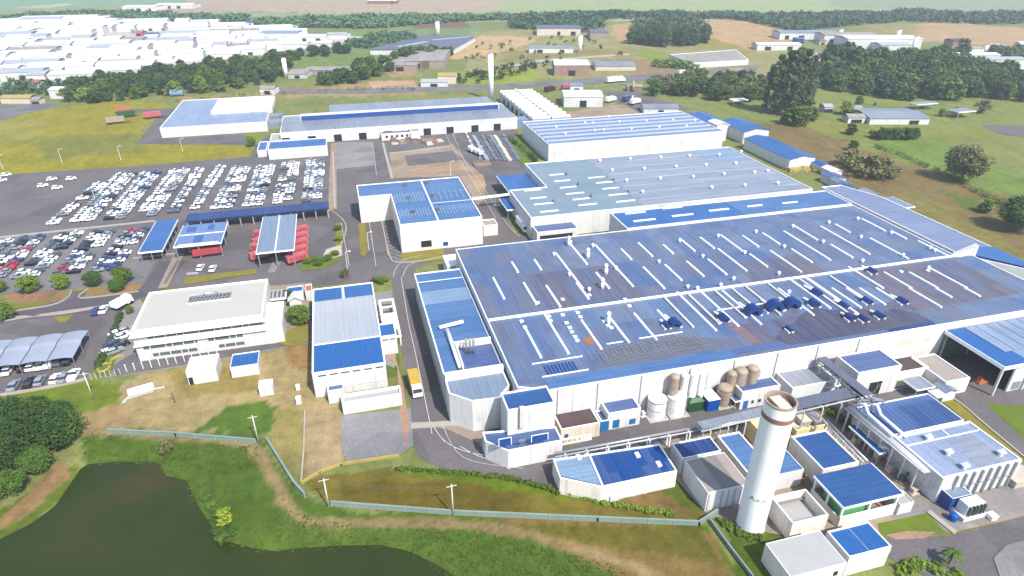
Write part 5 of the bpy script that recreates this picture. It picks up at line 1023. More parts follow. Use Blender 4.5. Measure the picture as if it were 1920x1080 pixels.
x, y = at(1652, 862); b = MB(); b.tube([(x-.9, y+.6, 0), (x-.9, y+.6, 2.4), (x-.3, y+.4, 3.2), (x+.6, y, 3.0), (x+.8, y-.3, 1.8)], .5, 10); b.tube([(x+1.0, y-.7, .2), (x+2, y-.9, 1.8)], .6, 10); solo(b, 'exhaust_blower', ['white_trim'], 'white bent blower pipes at the end of blue roof strip', 'pipe', x, y, smooth=True)
t = thing('sand_bay', 'tan walled yard bay with two dark skips beside the tower top', 'storage bay', *at(1510, 805)); x0, y0, x1, y1 = rect(1.2, (1486, 812), (1552, 799), (1478, 786), (1532, 775))
b = MB(); b.box(x0, y0, 0, x1, y0+.4, 1.6); b.box(x0, y0+.4, 0, x0+.4, y1, 1.6); b.box(x1-.4, y0+.4, 0, x1, y1, 1.6); b.build('wall', ['yellow_wall'], t); MB().box(x0+.4, y0+.4, .2, x1-.4, y1, .5).build('floor', ['pale_concrete'], t)
for i, px in enumerate((1502, 1525)):
    x, y = at(px, 786, 1); b = MB(); b.hexa([(x-.9, y-1.6, .5), (x+.9, y-1.6, .5), (x+.9, y+1.6, .5), (x-.9, y+1.6, .5)], [(x-1.1, y-2.0, 1.9), (x+1.1, y-2.0, 1.9), (x+1.1, y+2.0, 1.9), (x-1.1, y+2.0, 1.9)]); solo(b, 'skip', ['steel' if i else 'beige_wall'], ['dull brown skip in the tan walled bay', 'grey blue skip in the tan walled bay'][i], 'skip', x, y, .5)
ys = MB(); x, y = at(1417, 825); ys.box(x-1.4, y-1.5, 0, x+1.2, y+2.0, 4.2); ys.box(x-1.5, y-1.6, 4.2, x+1.3, y+2.1, 4.4); solo(ys, 'yellow_silo', ['yellow_wall'], 'yellowish square silo partly behind the tower', 'silo', x, y)
# scattered machinery in the plant: pumps, valves and crates, each small and separate
r0 = random.Random(21)
for i, (px, py, m, lab) in enumerate(((1630, 838, 'rust', 'rusty pump among weeds right of the deep blue store'), (1602, 830, 'beige_wall', 'tan pump unit under the thin pipe rack'), (1690, 900, 'dark_steel', 'dark pump beside the pavilion roof'), (1668, 882, 'beige_wall', 'tan valve block behind the pavilion'), (1712, 925, 'tan_concrete', 'tan block at the foot of the tank stand'), (1500, 905, 'rust', 'rusty valve set beside the open basin'), (1216, 762, 'dark_steel', 'dark pump left of the cream topped tank'), (1207, 780, 'pale_concrete', 'pale motor block by the cyan door shed'), (1440, 695, 'dark_steel', 'dark fan unit by the tan silos'), (1740, 632, 'dark_steel', 'dark pipework box under the hall shutters'), (1382, 762, 'yellow_paint', 'yellow bin left of the control house'))):
    x, y = at(px, py); b = MB(); b.box(x-.9, y-.6, 0, x+.9, y+.6, .3); b.box(x-.6, y-.4, .3, x+.1, y+.4, 1.3); b.tube([(x+.1, y, .8), (x+.9, y, .8), (x+1.0, y, 1.7)], .22, 8); solo(b, 'pump_unit', [m], lab, 'pump', x, y)
# ------------------------------------------------------------------ vehicles
def car_parts(kind='hatch'):
    L, W = {'hatch': (3.9, 1.72), 'sedan': (4.4, 1.76), 'pickup': (4.7, 1.8)}[kind]; a = L/2; w = W/2
    prof = {'hatch': [(-a, .3), (-a-.02, .8), (-a+.15, .95), (.75, .95), (a-.25, .82), (a, .6), (a-.02, .3)],
            'sedan': [(-a, .3), (-a-.02, .75), (-a+.1, .92), (.8, .93), (a-.2, .8), (a, .58), (a-.02, .3)],
            'pickup': [(-a, .35), (-a-.02, 1.0), (-a+.1, 1.05), (1.0, 1.05), (a-.15, .95), (a, .65), (a-.02, .35)]}[kind]
    body = MB(); n = len(prof)
    for s in (-1, 1): body.face([(s*w*(1 if z < .85 else .94), y, z) for y, z in (prof if s > 0 else prof[::-1])])
    for k in range(n):
        j = (k+1) % n; f = lambda z: w*(1 if z < .85 else .94)
        body.face([(-f(prof[k][1]), *prof[k]), (f(prof[k][1]), *prof[k]), (f(prof[j][1]), *prof[j]), (-f(prof[j][1]), *prof[j])])
    y0, y1, y2, y3, zt = {'hatch': (-a+.2, -a+.55, .1, .85, 1.47), 'sedan': (-1.55, -1.05, .15, .95, 1.42), 'pickup': (-.5, -.3, .45, 1.05, 1.72)}[kind]
    zb = .94 if kind != 'pickup' else 1.04
    glass = MB(); glass.hexa([(-w*.92, y0, zb), (w*.92, y0, zb), (w*.92, y3, zb), (-w*.92, y3, zb)], [(-w*.76, y1, zt-.05), (w*.76, y1, zt-.05), (w*.76, y2, zt-.05), (-w*.76, y2, zt-.05)])
    roof = MB(); roof.hexa([(-w*.77, y1-.03, zt-.05), (w*.77, y1-.03, zt-.05), (w*.77, y2+.03, zt-.05), (-w*.77, y2+.03, zt-.05)], [(-w*.72, y1+.05, zt), (w*.72, y1+.05, zt), (w*.72, y2-.05, zt), (-w*.72, y2-.05, zt)])
    for s in (-1, 1): roof.bar((s*w*.9, (y0+y3)/2-.1, zb), (s*w*.76, (y1+y2)/2-.1, zt-.04), .1, .1)
    wh = [(s*(w-.09), y) for s in (-1, 1) for y in (-a+.75, a-.8)]
    return L, W, body, glass, roof, wh
def wheel_mb(x, y, r=.31, t=.2):
    b = MB(); b.tube([(x-t/2, y, r), (x+t/2, y, r)], r, 12, 0); return b
PAINT = {'white': 'car_white', 'silver': 'car_silver', 'grey': 'car_grey', 'black': 'car_black', 'dark blue': 'car_blue', 'red': 'car_red'}
FARMESH = {}
for kind in ('hatch', 'sedan', 'pickup'):
    L, W, bd, gl_, rf, wh = car_parts(kind); b = MB()
    for src, mi in ((bd, 0), (gl_, 1), (rf, 0)):
        o_ = len(b.v); b.v += src.v; b.f += [tuple(i+o_ for i in f) for f in src.f]; b.mi += [mi]*len(src.f)
    for x, y in wh: b.tube([(x-.1, y, .31), (x+.1, y, .31)], .31, 8, 2)
    base = b.mesh('car', ['car_white', 'glass', 'tyre'])
    for nm, mt in PAINT.items():
        m2 = base.copy(); m2.materials[0] = M[mt]; FARMESH[kind, nm] = m2
def near_car(kind, colr):
    L, W, bd, gl_, rf, wh = car_parts(kind); t = thing('parked_car', '', 'car', 0, 0); mt = PAINT[colr]
    bd.build('body', [mt], t); gl_.build('window_glass', ['glass'], t); rf.build('roof', [mt], t)
    for x, y in wh:
        o = wheel_mb(x, y).build('wheel', ['tyre'], t); MB().tube([(x-.115, y, .31), (x+.115, y, .31)], .17, 10).build('rim', ['car_silver'], o)
    for s in (-1, 1): MB().box(s*W*.36-.16, L/2-.12, .55, s*W*.36+.16, L/2+.015, .72).build('headlight', ['lamp_lens'], t); MB().box(s*W*.38-.12, -L/2-.035, .62, s*W*.38+.12, -L/2+.05, .82).build('tail_light', ['tail_red'], t)
    return t
rc = random.Random(11); CARS = []      # (x, y, rz, kind, colour, where)
def cols(where, near, far, double, mix, gap=.17, pitch=2.7):
    p, q = Vector(at(*near)), Vector(at(*far)); n = max(2, int((q-p).length/pitch))
    for k in range(n+1):
        c = p+(q-p)*k/n
        for s in ((-1, 1) if double else (0,)):
            if rc.random() < gap: continue
            col_ = rc.choices(list(PAINT), mix)[0]
            third = ('nearest end', 'middle', 'far end')[min(2, int(3*k/(n+1)))]
            CARS.append((c.x+s*1.95+rc.uniform(-.15, .15), c.y+rc.uniform(-.12, .12), R_(90 if s > 0 else -90)+rc.uniform(-.04, .04), rc.choices(['hatch', 'sedan', 'pickup'], [5, 3, 2])[0], col_, where, third, ('left' if s < 0 else 'right') if double else ''))
A_ = (11, 4.5, 1.6, .5, 1.6, .12); D_ = (7, 3, 2.5, 3, 3, .7)
cols('single leftmost car row of the upper lot', (100, 421), (187, 348), False, A_); cols('second car block from the left in the upper lot', (156, 415), (237, 329), True, A_); cols('third car block from the left in the upper lot', (216, 411), (283, 327), True, A_)
cols('fourth car block from the left in the upper lot', (275, 406), (337, 323), True, A_); cols('single car row in the middle of the upper lot', (326, 399), (374, 320), False, A_); cols('single car row ending beside the red car above the navy canopy', (367, 392), (414, 315), False, A_)
cols('fourth car block from the right in the upper lot', (417, 391), (453, 316), True, A_); cols('third car block from the right in the upper lot', (475, 386), (499, 315), True, A_); cols('second car block from the right in the upper lot', (530, 381), (545, 310), True, A_); cols('rightmost car block of the upper lot', (585, 378), (592, 303), True, A_, .06)
cols('lower lot car block cut by the left picture edge', (-60, 500), (3, 457), True, D_, .08); cols('second lower lot car block from the left', (-12, 522), (62, 448), True, D_, .06); cols('middle lower lot car block', (50, 520), (134, 442), True, D_, .06)
cols('lower lot car block left of the last one', (126, 514), (195, 438), True, D_, .06); cols('lower lot car block nearest the blue carport', (198, 508), (258, 434), True, D_, .08)
for px, py in ((98, 338), (134, 337), (81, 350), (108, 354), (12, 330), (4, 340)):
    CARS.append((*at(px, py), R_(-70), 'hatch', 'white', 'open part of the upper lot, standing apart', '', ''))
CARS.sort(key=lambda c: c[1])
stuff = MB(); n_ind = 0; MI = {'white': 0, 'silver': 1, 'grey': 2, 'black': 3, 'dark blue': 4, 'red': 5}
for x, y, rz, kind, colr, where, third, side in CARS:
    if n_ind < 276:
        o = bpy.data.objects.new('parked_car', FARMESH[kind, colr]); COL.objects.link(o); o.location = (x, y, .2); o.rotation_euler = (0, 0, rz); o.scale = (.95, .9, .95)
        kn = {'hatch': 'hatchback', 'sedan': 'saloon car', 'pickup': 'pickup'}[kind]
        if third: lab = f"{colr} {kn} in the {where}, {(side+' column, ') if side else ''}{third}"
        else: lab = f"{colr} {kn} in the {where}"
        if len(lab.split()) > 16: lab = f"{colr} {kn}, {where}{', '+side+' column' if side else ''}, {third}"
        if len(lab.split()) > 16: lab = f"{colr} {kn}, {where}, {third}"
        tag(o, ' '.join(lab.split()[:16]), 'car', 'cars parked in the works lots'); n_ind += 1
    else:
        bm_ = FARMESH[kind, colr]; o_ = len(stuff.v); c, s_ = math.cos(rz), math.sin(rz)
        stuff.v += [(x+v.co.x*c-v.co.y*s_, y+v.co.x*s_+v.co.y*c, v.co.z+.06) for v in bm_.vertices]
        for p_ in bm_.polygons: stuff.f.append(tuple(o_+i for i in p_.vertices)); stuff.mi.append(MI[colr] if p_.material_index == 0 else 5+p_.material_index)
o = stuff.build('distant_parked_cars', [PAINT[k] for k in MI]+['glass', 'tyre']); tag(o, 'dense far rows of parked cars in the upper lot', 'cars', kind='stuff')
# near staff cars: built with their parts
PROTO = {}
def staff(px, py, kind, colr, lab, rz=0.0, group='staff cars by the office'):
    if (kind, colr) not in PROTO: t = near_car(kind, colr); bpy.context.view_layer.update(); note_kids(t); PROTO[kind, colr] = t
    else: t = copy_tree(PROTO[kind, colr])
    x, y = at(px, py); t.location = (x, y, .2); t.rotation_euler = (0, 0, R_(rz)); tag(t, lab, 'car', group)
S1 = 'staff car front row under the grey sails'
staff(1, 697, 'hatch', 'dark blue', 'dark blue hatchback at the left picture edge before the sails'); staff(17, 698, 'sedan', 'white', 'white saloon car before the sails, next to the picture edge'); staff(46, 693, 'hatch', 'black', 'black hatchback in front of the grey shade sails'); staff(61, 691, 'hatch', 'white', 'white hatchback right of the black one by the sails')
staff(78, 688, 'sedan', 'white', 'white saloon car third from the right end under sails'); staff(95, 685, 'pickup', 'white', 'white pickup in front of the grey shade sails'); staff(112, 682, 'hatch', 'grey', 'grey hatchback half under the sails, second from right'); staff(129, 680, 'hatch', 'black', 'black hatchback under the right end of the sails')
staff(28, 727, 'sedan', 'silver', 'silver saloon car alone by the grass strip'); staff(57, 722, 'sedan', 'black', 'black saloon car beside a silver hatchback by the grass'); staff(77, 718, 'hatch', 'silver', 'silver hatchback beside the black saloon by the grass'); staff(106, 714, 'hatch', 'white', 'white hatchback left in the trio by the pole'); staff(121, 712, 'sedan', 'silver', 'silver saloon car in the middle of the trio by pole'); staff(140, 708, 'pickup', 'white', 'white pickup at right end of the trio by pole')
staff(222, 629, 'sedan', 'white', 'white saloon car at the corner of the office block', -60); staff(232, 634, 'hatch', 'white', 'white hatchback beside the office block front', -60); staff(238, 623, 'hatch', 'silver', 'silver hatchback nearest the office wall', -60); staff(213, 648, 'sedan', 'dark blue', 'dark blue saloon car by the hedge', -60); staff(227, 650, 'sedan', 'black', 'black saloon car between hedge and office', -60); staff(206, 664, 'hatch', 'white', 'white hatchback by the hedge and clipped lawn', -60); staff(217, 662, 'hatch', 'silver', 'silver hatchback above the clipped lawn', -60)
staff(181, 587, 'sedan', 'dark blue', 'dark blue saloon car at the roadside kerb', 0); staff(196, 584, 'sedan', 'white', 'white saloon car right of the dark blue one at kerb', 0)
staff(377, 505, 'hatch', 'white', 'white hatchback left in the pair below the red trailers', -5); staff(400, 507, 'hatch', 'white', 'white hatchback right in the pair below red trailers', -5)
def lorry(name, label, px, py, rz, box_len, box_h, bm_, cab='car_white', w=2.4, z=0.0, group=None):
    x, y = at(px, py); t = thing(name, label, 'truck', 0, 0, 0, group); L = box_len
    if bm_: MB().box(-w/2, -L/2, 1.0, w/2, L/2, 1.0+box_h).build('cargo_box', [bm_], t)
    MB().box(-w*.3, -L/2+.1, .6, w*.3, L/2+2.2, .99).build('chassis', ['dark_steel'], t)
    if cab:
        c = MB(); c.hexa([(-w*.46, L/2+.25, .6), (w*.46, L/2+.25, .6), (w*.46, L/2+2.3, .6), (-w*.46, L/2+2.3, .6)], [(-w*.44, L/2+.25, 2.7), (w*.44, L/2+.25, 2.7), (w*.44, L/2+1.9, 2.7), (-w*.44, L/2+1.9, 2.7)]); o = c.build('cab', [cab], t)
        b = MB(); b.hexa([(-w*.42, L/2+2.16, 1.6), (w*.42, L/2+2.16, 1.6), (w*.42, L/2+2.2, 1.6), (-w*.42, L/2+2.2, 1.6)], [(-w*.4, L/2+1.94, 2.5), (w*.4, L/2+1.94, 2.5), (w*.4, L/2+1.98, 2.5), (-w*.4, L/2+1.98, 2.5)]); b.build('windscreen', ['glass'], o)
    ys = [-L/2+1.0, -L/2+2.1]+([L/2+1.4] if cab else [])
    for yy in ys:
        for s in (-1, 1): wheel_mb(s*(w/2-.18), yy, .48, .3).build('wheel', ['tyre'], t)
    t.location = (x, y, z+.2); t.rotation_euler = (0, 0, R_(rz)); return t
lorry('box_truck', 'yellow box truck with white cab on the road beside hall annex', 778, 726, 182, 5.0, 2.3, 'yellow_paint')
lorry('box_truck', 'white box truck waiting by the blue dock canopy', 978, 428, 182, 6.5, 2.6, 'white_paint')
lorry('box_truck', 'big white truck on the highway behind the works', 1152, 155, -80, 13, 3.0, 'white_paint'); lorry('tank_truck', 'dark tanker truck far along the highway', 1376, 137, -80, 13, 2.4, 'brown_wall'); lorry('box_truck', 'small white truck between the two highway trucks', 1278, 140, -80, 6, 2.2, 'white_paint')
# red trailers with sloping sides: one thing each
def trailer(label, x, y, rz, L=8.0, m='pink_red'):
    t = thing('red_trailer', label, 'trailer', 0, 0, 0, 'red delivery trailers in the gate yard'); b = MB()
    b.hexa([(-1.2, -L/2, .9), (1.2, -L/2, .9), (1.2, L/2, .9), (-1.2, L/2, .9)], [(-1.0, -L/2, 2.8), (1.0, -L/2, 2.8), (1.0, L/2, 2.8), (-1.0, L/2, 2.8)]); b.build('cargo_box', [m], t)
    b = MB()
    for k in range(5):
        yy = -L/2+.5+k*(L-1)/5
        for s in (-1, 1): MB().box(s*1.12-.06, yy+.1, 1.1, s*1.12+.06, yy+(L-1)/5-.1, 2.4).build('side_shutter', ['red_paint'], t)
    b = MB(); b.box(-1.02, -L/2+.1, 2.8, 1.02, L/2-.1, 2.86); b.build('roof', [m], t); MB().box(-.5, -L/2+.2, .55, .5, L/2-.1, .895).build('chassis', ['dark_red'], t)
    for yy in (-L/2+1.2, -L/2+2.3):
        for s in (-1, 1): wheel_mb(s*1.0, yy, .45, .28).build('wheel', ['tyre'], t)
    t.location = (x, y, .2); t.rotation_euler = (0, 0, R_(rz)); return t
N5 = ['nearest', 'second nearest', 'middle', 'second farthest', 'farthest']
for k in range(5): trailer(f'{N5[k]} of five red trailers poking out right of the canopy', -18.6, 194.6+k*5.6, -66, 6.6)
for k in range(4): trailer(f'{["nearest", "second nearest", "third", "farthest"][k]} of four red trailers poking out left of the canopy', -30.2, 200+k*5.6, 66 if k % 2 else 112, 6.2)
x, y = at(385, 474); trailer('red trailer parked under the front of the white framed canopy', x, y, 92, 9); x, y = at(392, 480); trailer('red trailer lying before the white framed canopy', x, y, 98, 9, 'red_paint')
# storage rows (dark crate tones include the rows' shade), containers
r0 = random.Random(31)
for k in range(8):
    p, q = Vector(at(889+k*8, 257)), Vector(at(915+k*8.5, 304)); n = 11; b = MB()
    for j in range(n):
        c = p+(q-p)*j/n
        h_ = r0.uniform(.5, 1.1); b.box(c.x-.9, c.y-2.2, 0, c.x+.9, c.y+2.2, h_)
    solo(b, 'pallet_row', [['shade_net', 'dark_steel', 'car_grey', 'dark_steel', 'car_grey', 'beige_wall', 'dark_steel', 'car_grey'][k]], ['row of pale grey stacked crates at left of the storage rows', 'charcoal second row of stacked crates in the storage yard', 'dark grey third row of stacked crates in the storage yard', 'charcoal fourth row of stacked crates in the storage yard', 'dark fifth row of stacked crates beside the beige row', 'beige row of stacked crates in the storage yard', 'dark row of stacked crates right of the beige one', 'outermost dark row of stacked crates by the lawn'][k], 'crates', p.x, p.y)
for i, (px, py) in enumerate(((885, 287), (893, 290), (900, 293))): lorry('box_truck', ['leftmost of three white trucks on the storage yard', 'middle one of three white trucks on the storage yard', 'rightmost of three white trucks on the storage yard'][i], px, py, 12, 2.8, 1.3, 'pale_grey_wall', w=1.9, group='white trucks in the storage yard')
for i in range(14):
    px, py = r0.uniform(725, 840), r0.uniform(262, 272); x, y = at(px, py); b = MB(); b.box(x-1.3, y-.8, 0, x+1.3, y+.8, r0.uniform(.8, 1.8)); b.box(x+.4, y-.6, 0, x+2.2, y+.5, .6)
    solo(b, 'scrap_pile', [['dark_steel', 'rust', 'beige_wall', 'brown_wall'][i % 4]], ['dark', 'rusty', 'beige', 'brown'][i % 4]+' heap of scrap in the walled strip before the dock doors', 'scrap', x, y, group='scrap heaps in the walled strip')
b = MB(); x, y = at(905, 310); b.box(x-4, y-1.5, 0, x+4, y+2, .7)
for k in range(7): b.cyl(x-3.5+k*1.1, y+2.5, 0, 1.4, .5, .4, 7)
solo(b, 'planter', ['soil_tan'], 'tan planter bed with dark tubs at the yard corner', 'planter', x, y)
for px, py, m, lab, rz in ((233, 212, 'orange_paint', 'orange flat container at the far left depot', 8), (238, 220, 'green_paint', 'green container among the far left depot', 8), (218, 232, 'tank_tan', 'pale tan truck body at the far left depot', 8), (287, 222, 'pink_red', 'red truck body beside the lilac roofed hall', 8)):
    lorry('container_truck', lab, px, py, -75, 9, 2.6, m, None)
for px, py, m, lab in ((1029, 172, 'dark_red', 'dark red truck behind the white box house'), (1060, 168, 'pink_red', 'pink truck left of the small tower house'), (1175, 190, 'car_blue', 'dark blue truck on the forecourt by the road'), (1189, 196, 'white_paint', 'white truck on the forecourt by the road'), (1143, 192, 'white_paint', 'white van on the forecourt beside white box house')):
    lorry('box_truck', lab, px, py, -60, 7, 2.4, m, 'car_white' if 'red' not in m else 'dark_red')
x, y = at(225, 578); t = lorry('van', 'large white van parked where the hedge begins', 225, 579, -35, 3.4, 1.5, 'white_paint')
# ------------------------------------------------------------------ masts, poles, posts, fences
def pole(lab, px, py, top, r=.13, nm='power_pole', arm=True, m='wood_pole'):
    x, y = at(px, py); h = height(px, py, top); t = thing(nm, lab, 'pole', x, y); b = MB(); b.cyl(x, y, 0, h, r*1.25, r*.8, 10); b.build('shaft', [m], t, smooth=True)
    if arm: MB().bar((x-.9, y, h-.5), (x+.9, y+.1, h-.5), .12).build('crossarm', [m], t)
    return t, (x, y, h)
PL = [pole('white pole at the corner of the staff car park grass', 176, 750, 698), pole('white pole on the bank behind the pond wall', 485, 830, 779), pole('thin white pole at left end of the pond wall', 617, 953, 897), pole('white pole at the middle of the pond wall', 850, 967, 908)]
for i in range(3):
    a, c = Vector(PL[i][1]), Vector(PL[i+1][1]); b = MB()
    for s in (-.7, .7):
        pts = [(a.x+s+(c.x-a.x)*k/8, a.y+(c.y-a.y)*k/8, a.z-.4+(c.z-a.z)*k/8-1.2*math.sin(math.pi*k/8)) for k in range(9)]; b.tube(pts, .018, 4)
    solo(b, 'power_line', ['dark_steel'], ['thin wires between the car park pole and the bank pole', 'thin wires from the bank pole to the thin wall pole', 'thin wires between the two poles on the pond wall'][i], 'wires', a.x, a.y)
def tower(lab, px, py, top, r, m='white_paint'):
    x, y = at(px, py); h = height(px, py, top); t = thing('water_tower', lab, 'tower', x, y); b = MB(); b.cyl(x, y, 0, h, r, r, 16); b.build('shaft', [m], t, smooth=True); b = MB(); b.cyl(x, y, h, h+.4, r*1.06, r*1.06, 16); b.build('cap', ['tank_tan'], t)
tower('tall slim white tower behind the right end of long hall', 921, 187, 100, 1.7); tower('white tower leaning over the farm sheds in left wood', 537, 146, 109, 1.6); tower('white tower on the far dark solar field', 821, 66, 40, 2.2); tower('white tower beside the small white depot', 1087, 98, 66, 1.9)
tower('white tower among the trees, front one at right', 1709, 106, 68, 2.0); tower('white tower behind the white sheds at right', 1681, 78, 56, 2.2); tower('shorter white tower at far right of hill edge', 1846, 101, 84, 1.8); tower('small distant white tower near the grey shed cluster', 1575, 66, 55, 2.2); tower('short pale tower at the forecourt corner', 1186, 172, 152, .9, 'tank_tan')
def wall_run(name, label, cat, pts, h, w, m, gates=True):
    P = [at(*p) for p in pts]; b = MB()
    for i in range(len(P)-1): b.bar((*P[i], h/2), (*P[i+1], h/2), w, h)
    t = thing(name, label, cat, *P[0]); b.build('wall', [m], t)
    c = MB()
    for i in range(len(P)-1): c.bar((*P[i], h+.06), (*P[i+1], h+.06), w+.14, .1)
    c.build('coping', [m], t)
    b = MB()
    for i in range(len(P)-1):
        L = math.dist(P[i], P[i+1]); n = max(1, int(L/4))
        for k in range(n+1): x = P[i][0]+(P[i+1][0]-P[i][0])*k/n; y = P[i][1]+(P[i+1][1]-P[i][1])*k/n; b.box(x-.14, y-w/2-.06, 0, x+.14, y-w/2-.004, h)
    b.build('pilaster', [m], t); return t
wall_run('pond_wall', 'pale green concrete wall behind the pond, left straight run', 'wall', [(203, 812), (330, 818), (480, 831)], 1.0, .25, 'fence_green')
wall_run('pond_wall', 'pale green concrete wall running down from the bank pole', 'wall', [(500, 826), (552, 910), (572, 932)], 1.0, .25, 'fence_green')
wall_run('pond_wall', 'long pale green concrete wall along the front bank', 'wall', [(622, 948), (850, 965), (1120, 977), (1310, 985), (1345, 962)], 1.0, .25, 'fence_green')
wall_run('fence', 'thin grey fence running down beside the plain flat roof', 'fence', [(1330, 978), (1360, 1020), (1410, 1085)], .8, .12, 'fence_green')
wall_run('low_wall', 'low sand coloured wall at foot of the worn grass', 'wall', [(566, 907), (600, 886), (640, 872), (748, 856)], .45, .3, 'kerb_yellow')
wall_run('edging_wall', 'narrow pale edging through the worn grass', 'wall', [(572, 770), (570, 840), (565, 905)], .25, .2, 'kerb')
r0 = random.Random(2)
for i in range(12):
    px = 238+i*15.5; py = 697-i*2.6; x, y = at(px, py); b = MB(); b.cyl(x, y, 0, 2.0, .09, .09, 6); b.box(x-.12, y-.12, 2.0, x+.12, y+.12, 2.06); solo(b, 'fence_post', ['white_trim'], 'white post in the fence line below the office drive', 'post', x, y, group='white fence posts below the office drive')
for i in range(7):
    px = 172+i*9; py = 712-i*1.6; x, y = at(px, py); b = MB(); b.cyl(x, y, 0, 1.6, .08, .08, 6); b.box(x-.1, y-.1, 1.6, x+.1, y+.1, 1.65); solo(b, 'fence_post', ['pale_concrete'], 'short pale post along the clipped lawn edge', 'post', x, y, group='pale posts along the clipped lawn')
def lamp(px, py, hh, lab):
    x, y = at(px, py); t = thing('lamp_post', lab, 'lamp post', x, y, 0, 'lamp posts of the works'); b = MB(); b.cyl(x, y, 0, hh, .08, .05, 8); b.bar((x, y, hh), (x+1.2, y, hh+.15), .07); b.build('post', ['white_trim'], t); MB().box(x+.9, y-.2, hh+.05, x+1.7, y+.2, hh+.22).build('lamp_head', ['lamp_lens'], t)
for i, q in enumerate(((6, 318), (117, 306), (227, 300), (343, 285), (652, 508), (692, 470), (545, 330), (330, 350), (180, 380), (845, 330), (900, 300))): lamp(*q, 6.5, ['at the left edge of the meadow', 'on the meadow edge, second from left', 'on the meadow edge near the depot', 'by the car park corner hut', 'on the gate road', 'on the hatched road', 'between the right car blocks', 'in the middle of upper lot', 'in the left part of upper lot', 'by the road to the dock doors', 'beside the storage rows'][i].join(['tall pale lamp post ', '']))
wl = bpy.data.objects.get('boundary_wall'); b = MB(); me = flat_text('EI 80.80 B  A', .95, 'opening'); o = bpy.data.objects.new('lettering', me); COL.objects.link(o); o.parent = wl; o.location = (3.6, -.215, .95); o.rotation_euler = (R_(90), 0, 0)
# clipped lawn emblem: pale planting in the shape of a ring with a tail
b = MB(); c = at(195, 690); P = [(c[0]+1.25*math.cos(t/10), c[1]+1.7*math.sin(t/10), .18) for t in range(8, 66)]; b.tube(P, .3, 6); b.tube([(c[0]+1.2, c[1]+1.3, .18), (c[0]+.8, c[1]+3, .18), (c[0]+1.9, c[1]+4.2, .18), (c[0]+3.4, c[1]+4.4, .18)], .3, 6)
solo(b, 'hedge_emblem', ['kerb_yellow'], 'pale yellow planted ring emblem on the clipped lawn', 'planting', *c)
# ------------------------------------------------------------------ vegetation
def leafm(name, c, var=.45, sat=1.0):
    n = NT(name); p = n.pos(); oi = n.n('ShaderNodeObjectInfo')
    f = n.math('ADD', n.math('MULTIPLY', n.noise(p, .5, 4, .7), .62), n.math('MULTIPLY', oi.outputs['Random'], .38))
    a = n.ramp(f, [(.3, sc(c, 1-var)), (.5, c), (.75, (min(.9, c[0]*(1+var*1.5)), min(.9, c[1]*(1+var)), c[2]*(1+var*.5)))])
    n.fin(a, .75, 0, .2); return M[name]
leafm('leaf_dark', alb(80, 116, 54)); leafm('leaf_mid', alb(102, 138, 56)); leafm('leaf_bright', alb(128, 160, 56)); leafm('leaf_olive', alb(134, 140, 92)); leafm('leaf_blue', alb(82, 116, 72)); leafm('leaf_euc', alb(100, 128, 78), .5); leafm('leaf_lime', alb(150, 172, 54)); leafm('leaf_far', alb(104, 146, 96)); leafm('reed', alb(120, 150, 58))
def leaf_cloud(clumps, per, size, seed, spread=1.0):
    """clumps: (x, y, z, r) - small randomly turned leaf faces spread through each clump's volume"""
    g = np.random.default_rng(seed); C = np.array(clumps); k = len(C)
    d = g.normal(size=(k*per, 3)); d /= np.linalg.norm(d, axis=1)[:, None]
    rad = g.random(k*per)**.45; cc = np.repeat(C, per, 0)
    pos = cc[:, :3]+d*(rad*cc[:, 3]*spread)[:, None]*np.array([1, 1, .8])
    nrm = d*.7+g.normal(size=d.shape)*.6+np.array([0, 0, .75]); nrm /= np.linalg.norm(nrm, axis=1)[:, None]
    t = np.cross(nrm, g.normal(size=d.shape)); t /= np.linalg.norm(t, axis=1)[:, None]; b = np.cross(nrm, t)
    s = (size*(.6+.8*g.random(k*per)))[:, None]
    V = np.stack([pos-t*s-b*s*.6, pos+t*s-b*s*.6, pos+t*s*.7+b*s*.6, pos-t*s*.7+b*s*.6], 1).reshape(-1, 3)
    return V
def cloud_mesh(name, V, m):
    me = bpy.data.meshes.new(name); n = len(V); me.vertices.add(n); me.vertices.foreach_set('co', V.astype(np.float32).ravel()); me.loops.add(n); me.loops.foreach_set('vertex_index', np.arange(n)); me.polygons.add(n//4); me.polygons.foreach_set('loop_start', np.arange(0, n, 4)); me.polygons.foreach_set('loop_total', np.full(n//4, 4)); me.update(calc_edges=True); me.materials.append(M[m]); return me
def crown_clumps(h, w, seed, nclump, base=.3, shape='round'):
    g = np.random.default_rng(seed); out = []
    for _ in range(nclump):
        v = g.random(); a = g.random()*2*math.pi
        if shape == 'round': prof = math.sin(math.pi*(.12+.83*v))**.7
        elif shape == 'tall': prof = math.sin(math.pi*(.1+.85*v**.8))**.8*.9
        else: prof = math.sin(math.pi*(.25+.7*v))
        r = w/2*prof*math.sqrt(g.random())*.85; z = h*(base+(1-base)*v*.93)
        out.append((r*math.cos(a), r*math.sin(a), z, w*(.13+.11*g.random())))
    return out
def make_tree(h, w, seed, m, nclump, per, leaf, base=.3, shape='round', limbs=4):
    cl = crown_clumps(h, w, seed, nclump, base, shape); me = cloud_mesh('crown', leaf_cloud(cl, per, leaf, seed), m)
    b = MB(); g = random.Random(seed); b.tube([(0, 0, -.2), (.1, 0, h*.3), (0, .1, h*.62)], [h*.022+.06, h*.016+.04, h*.006+.02], 7)
    for k in range(limbs): c = cl[g.randrange(len(cl))]; b.tube([(0, 0, h*(.2+.3*g.random())), (c[0]*.5, c[1]*.5, c[2]*.75), (c[0], c[1], c[2])], [h*.01+.03, h*.007+.02, .02], 5)
    return me, b.mesh('trunk', ['bark'])
LIB = {}
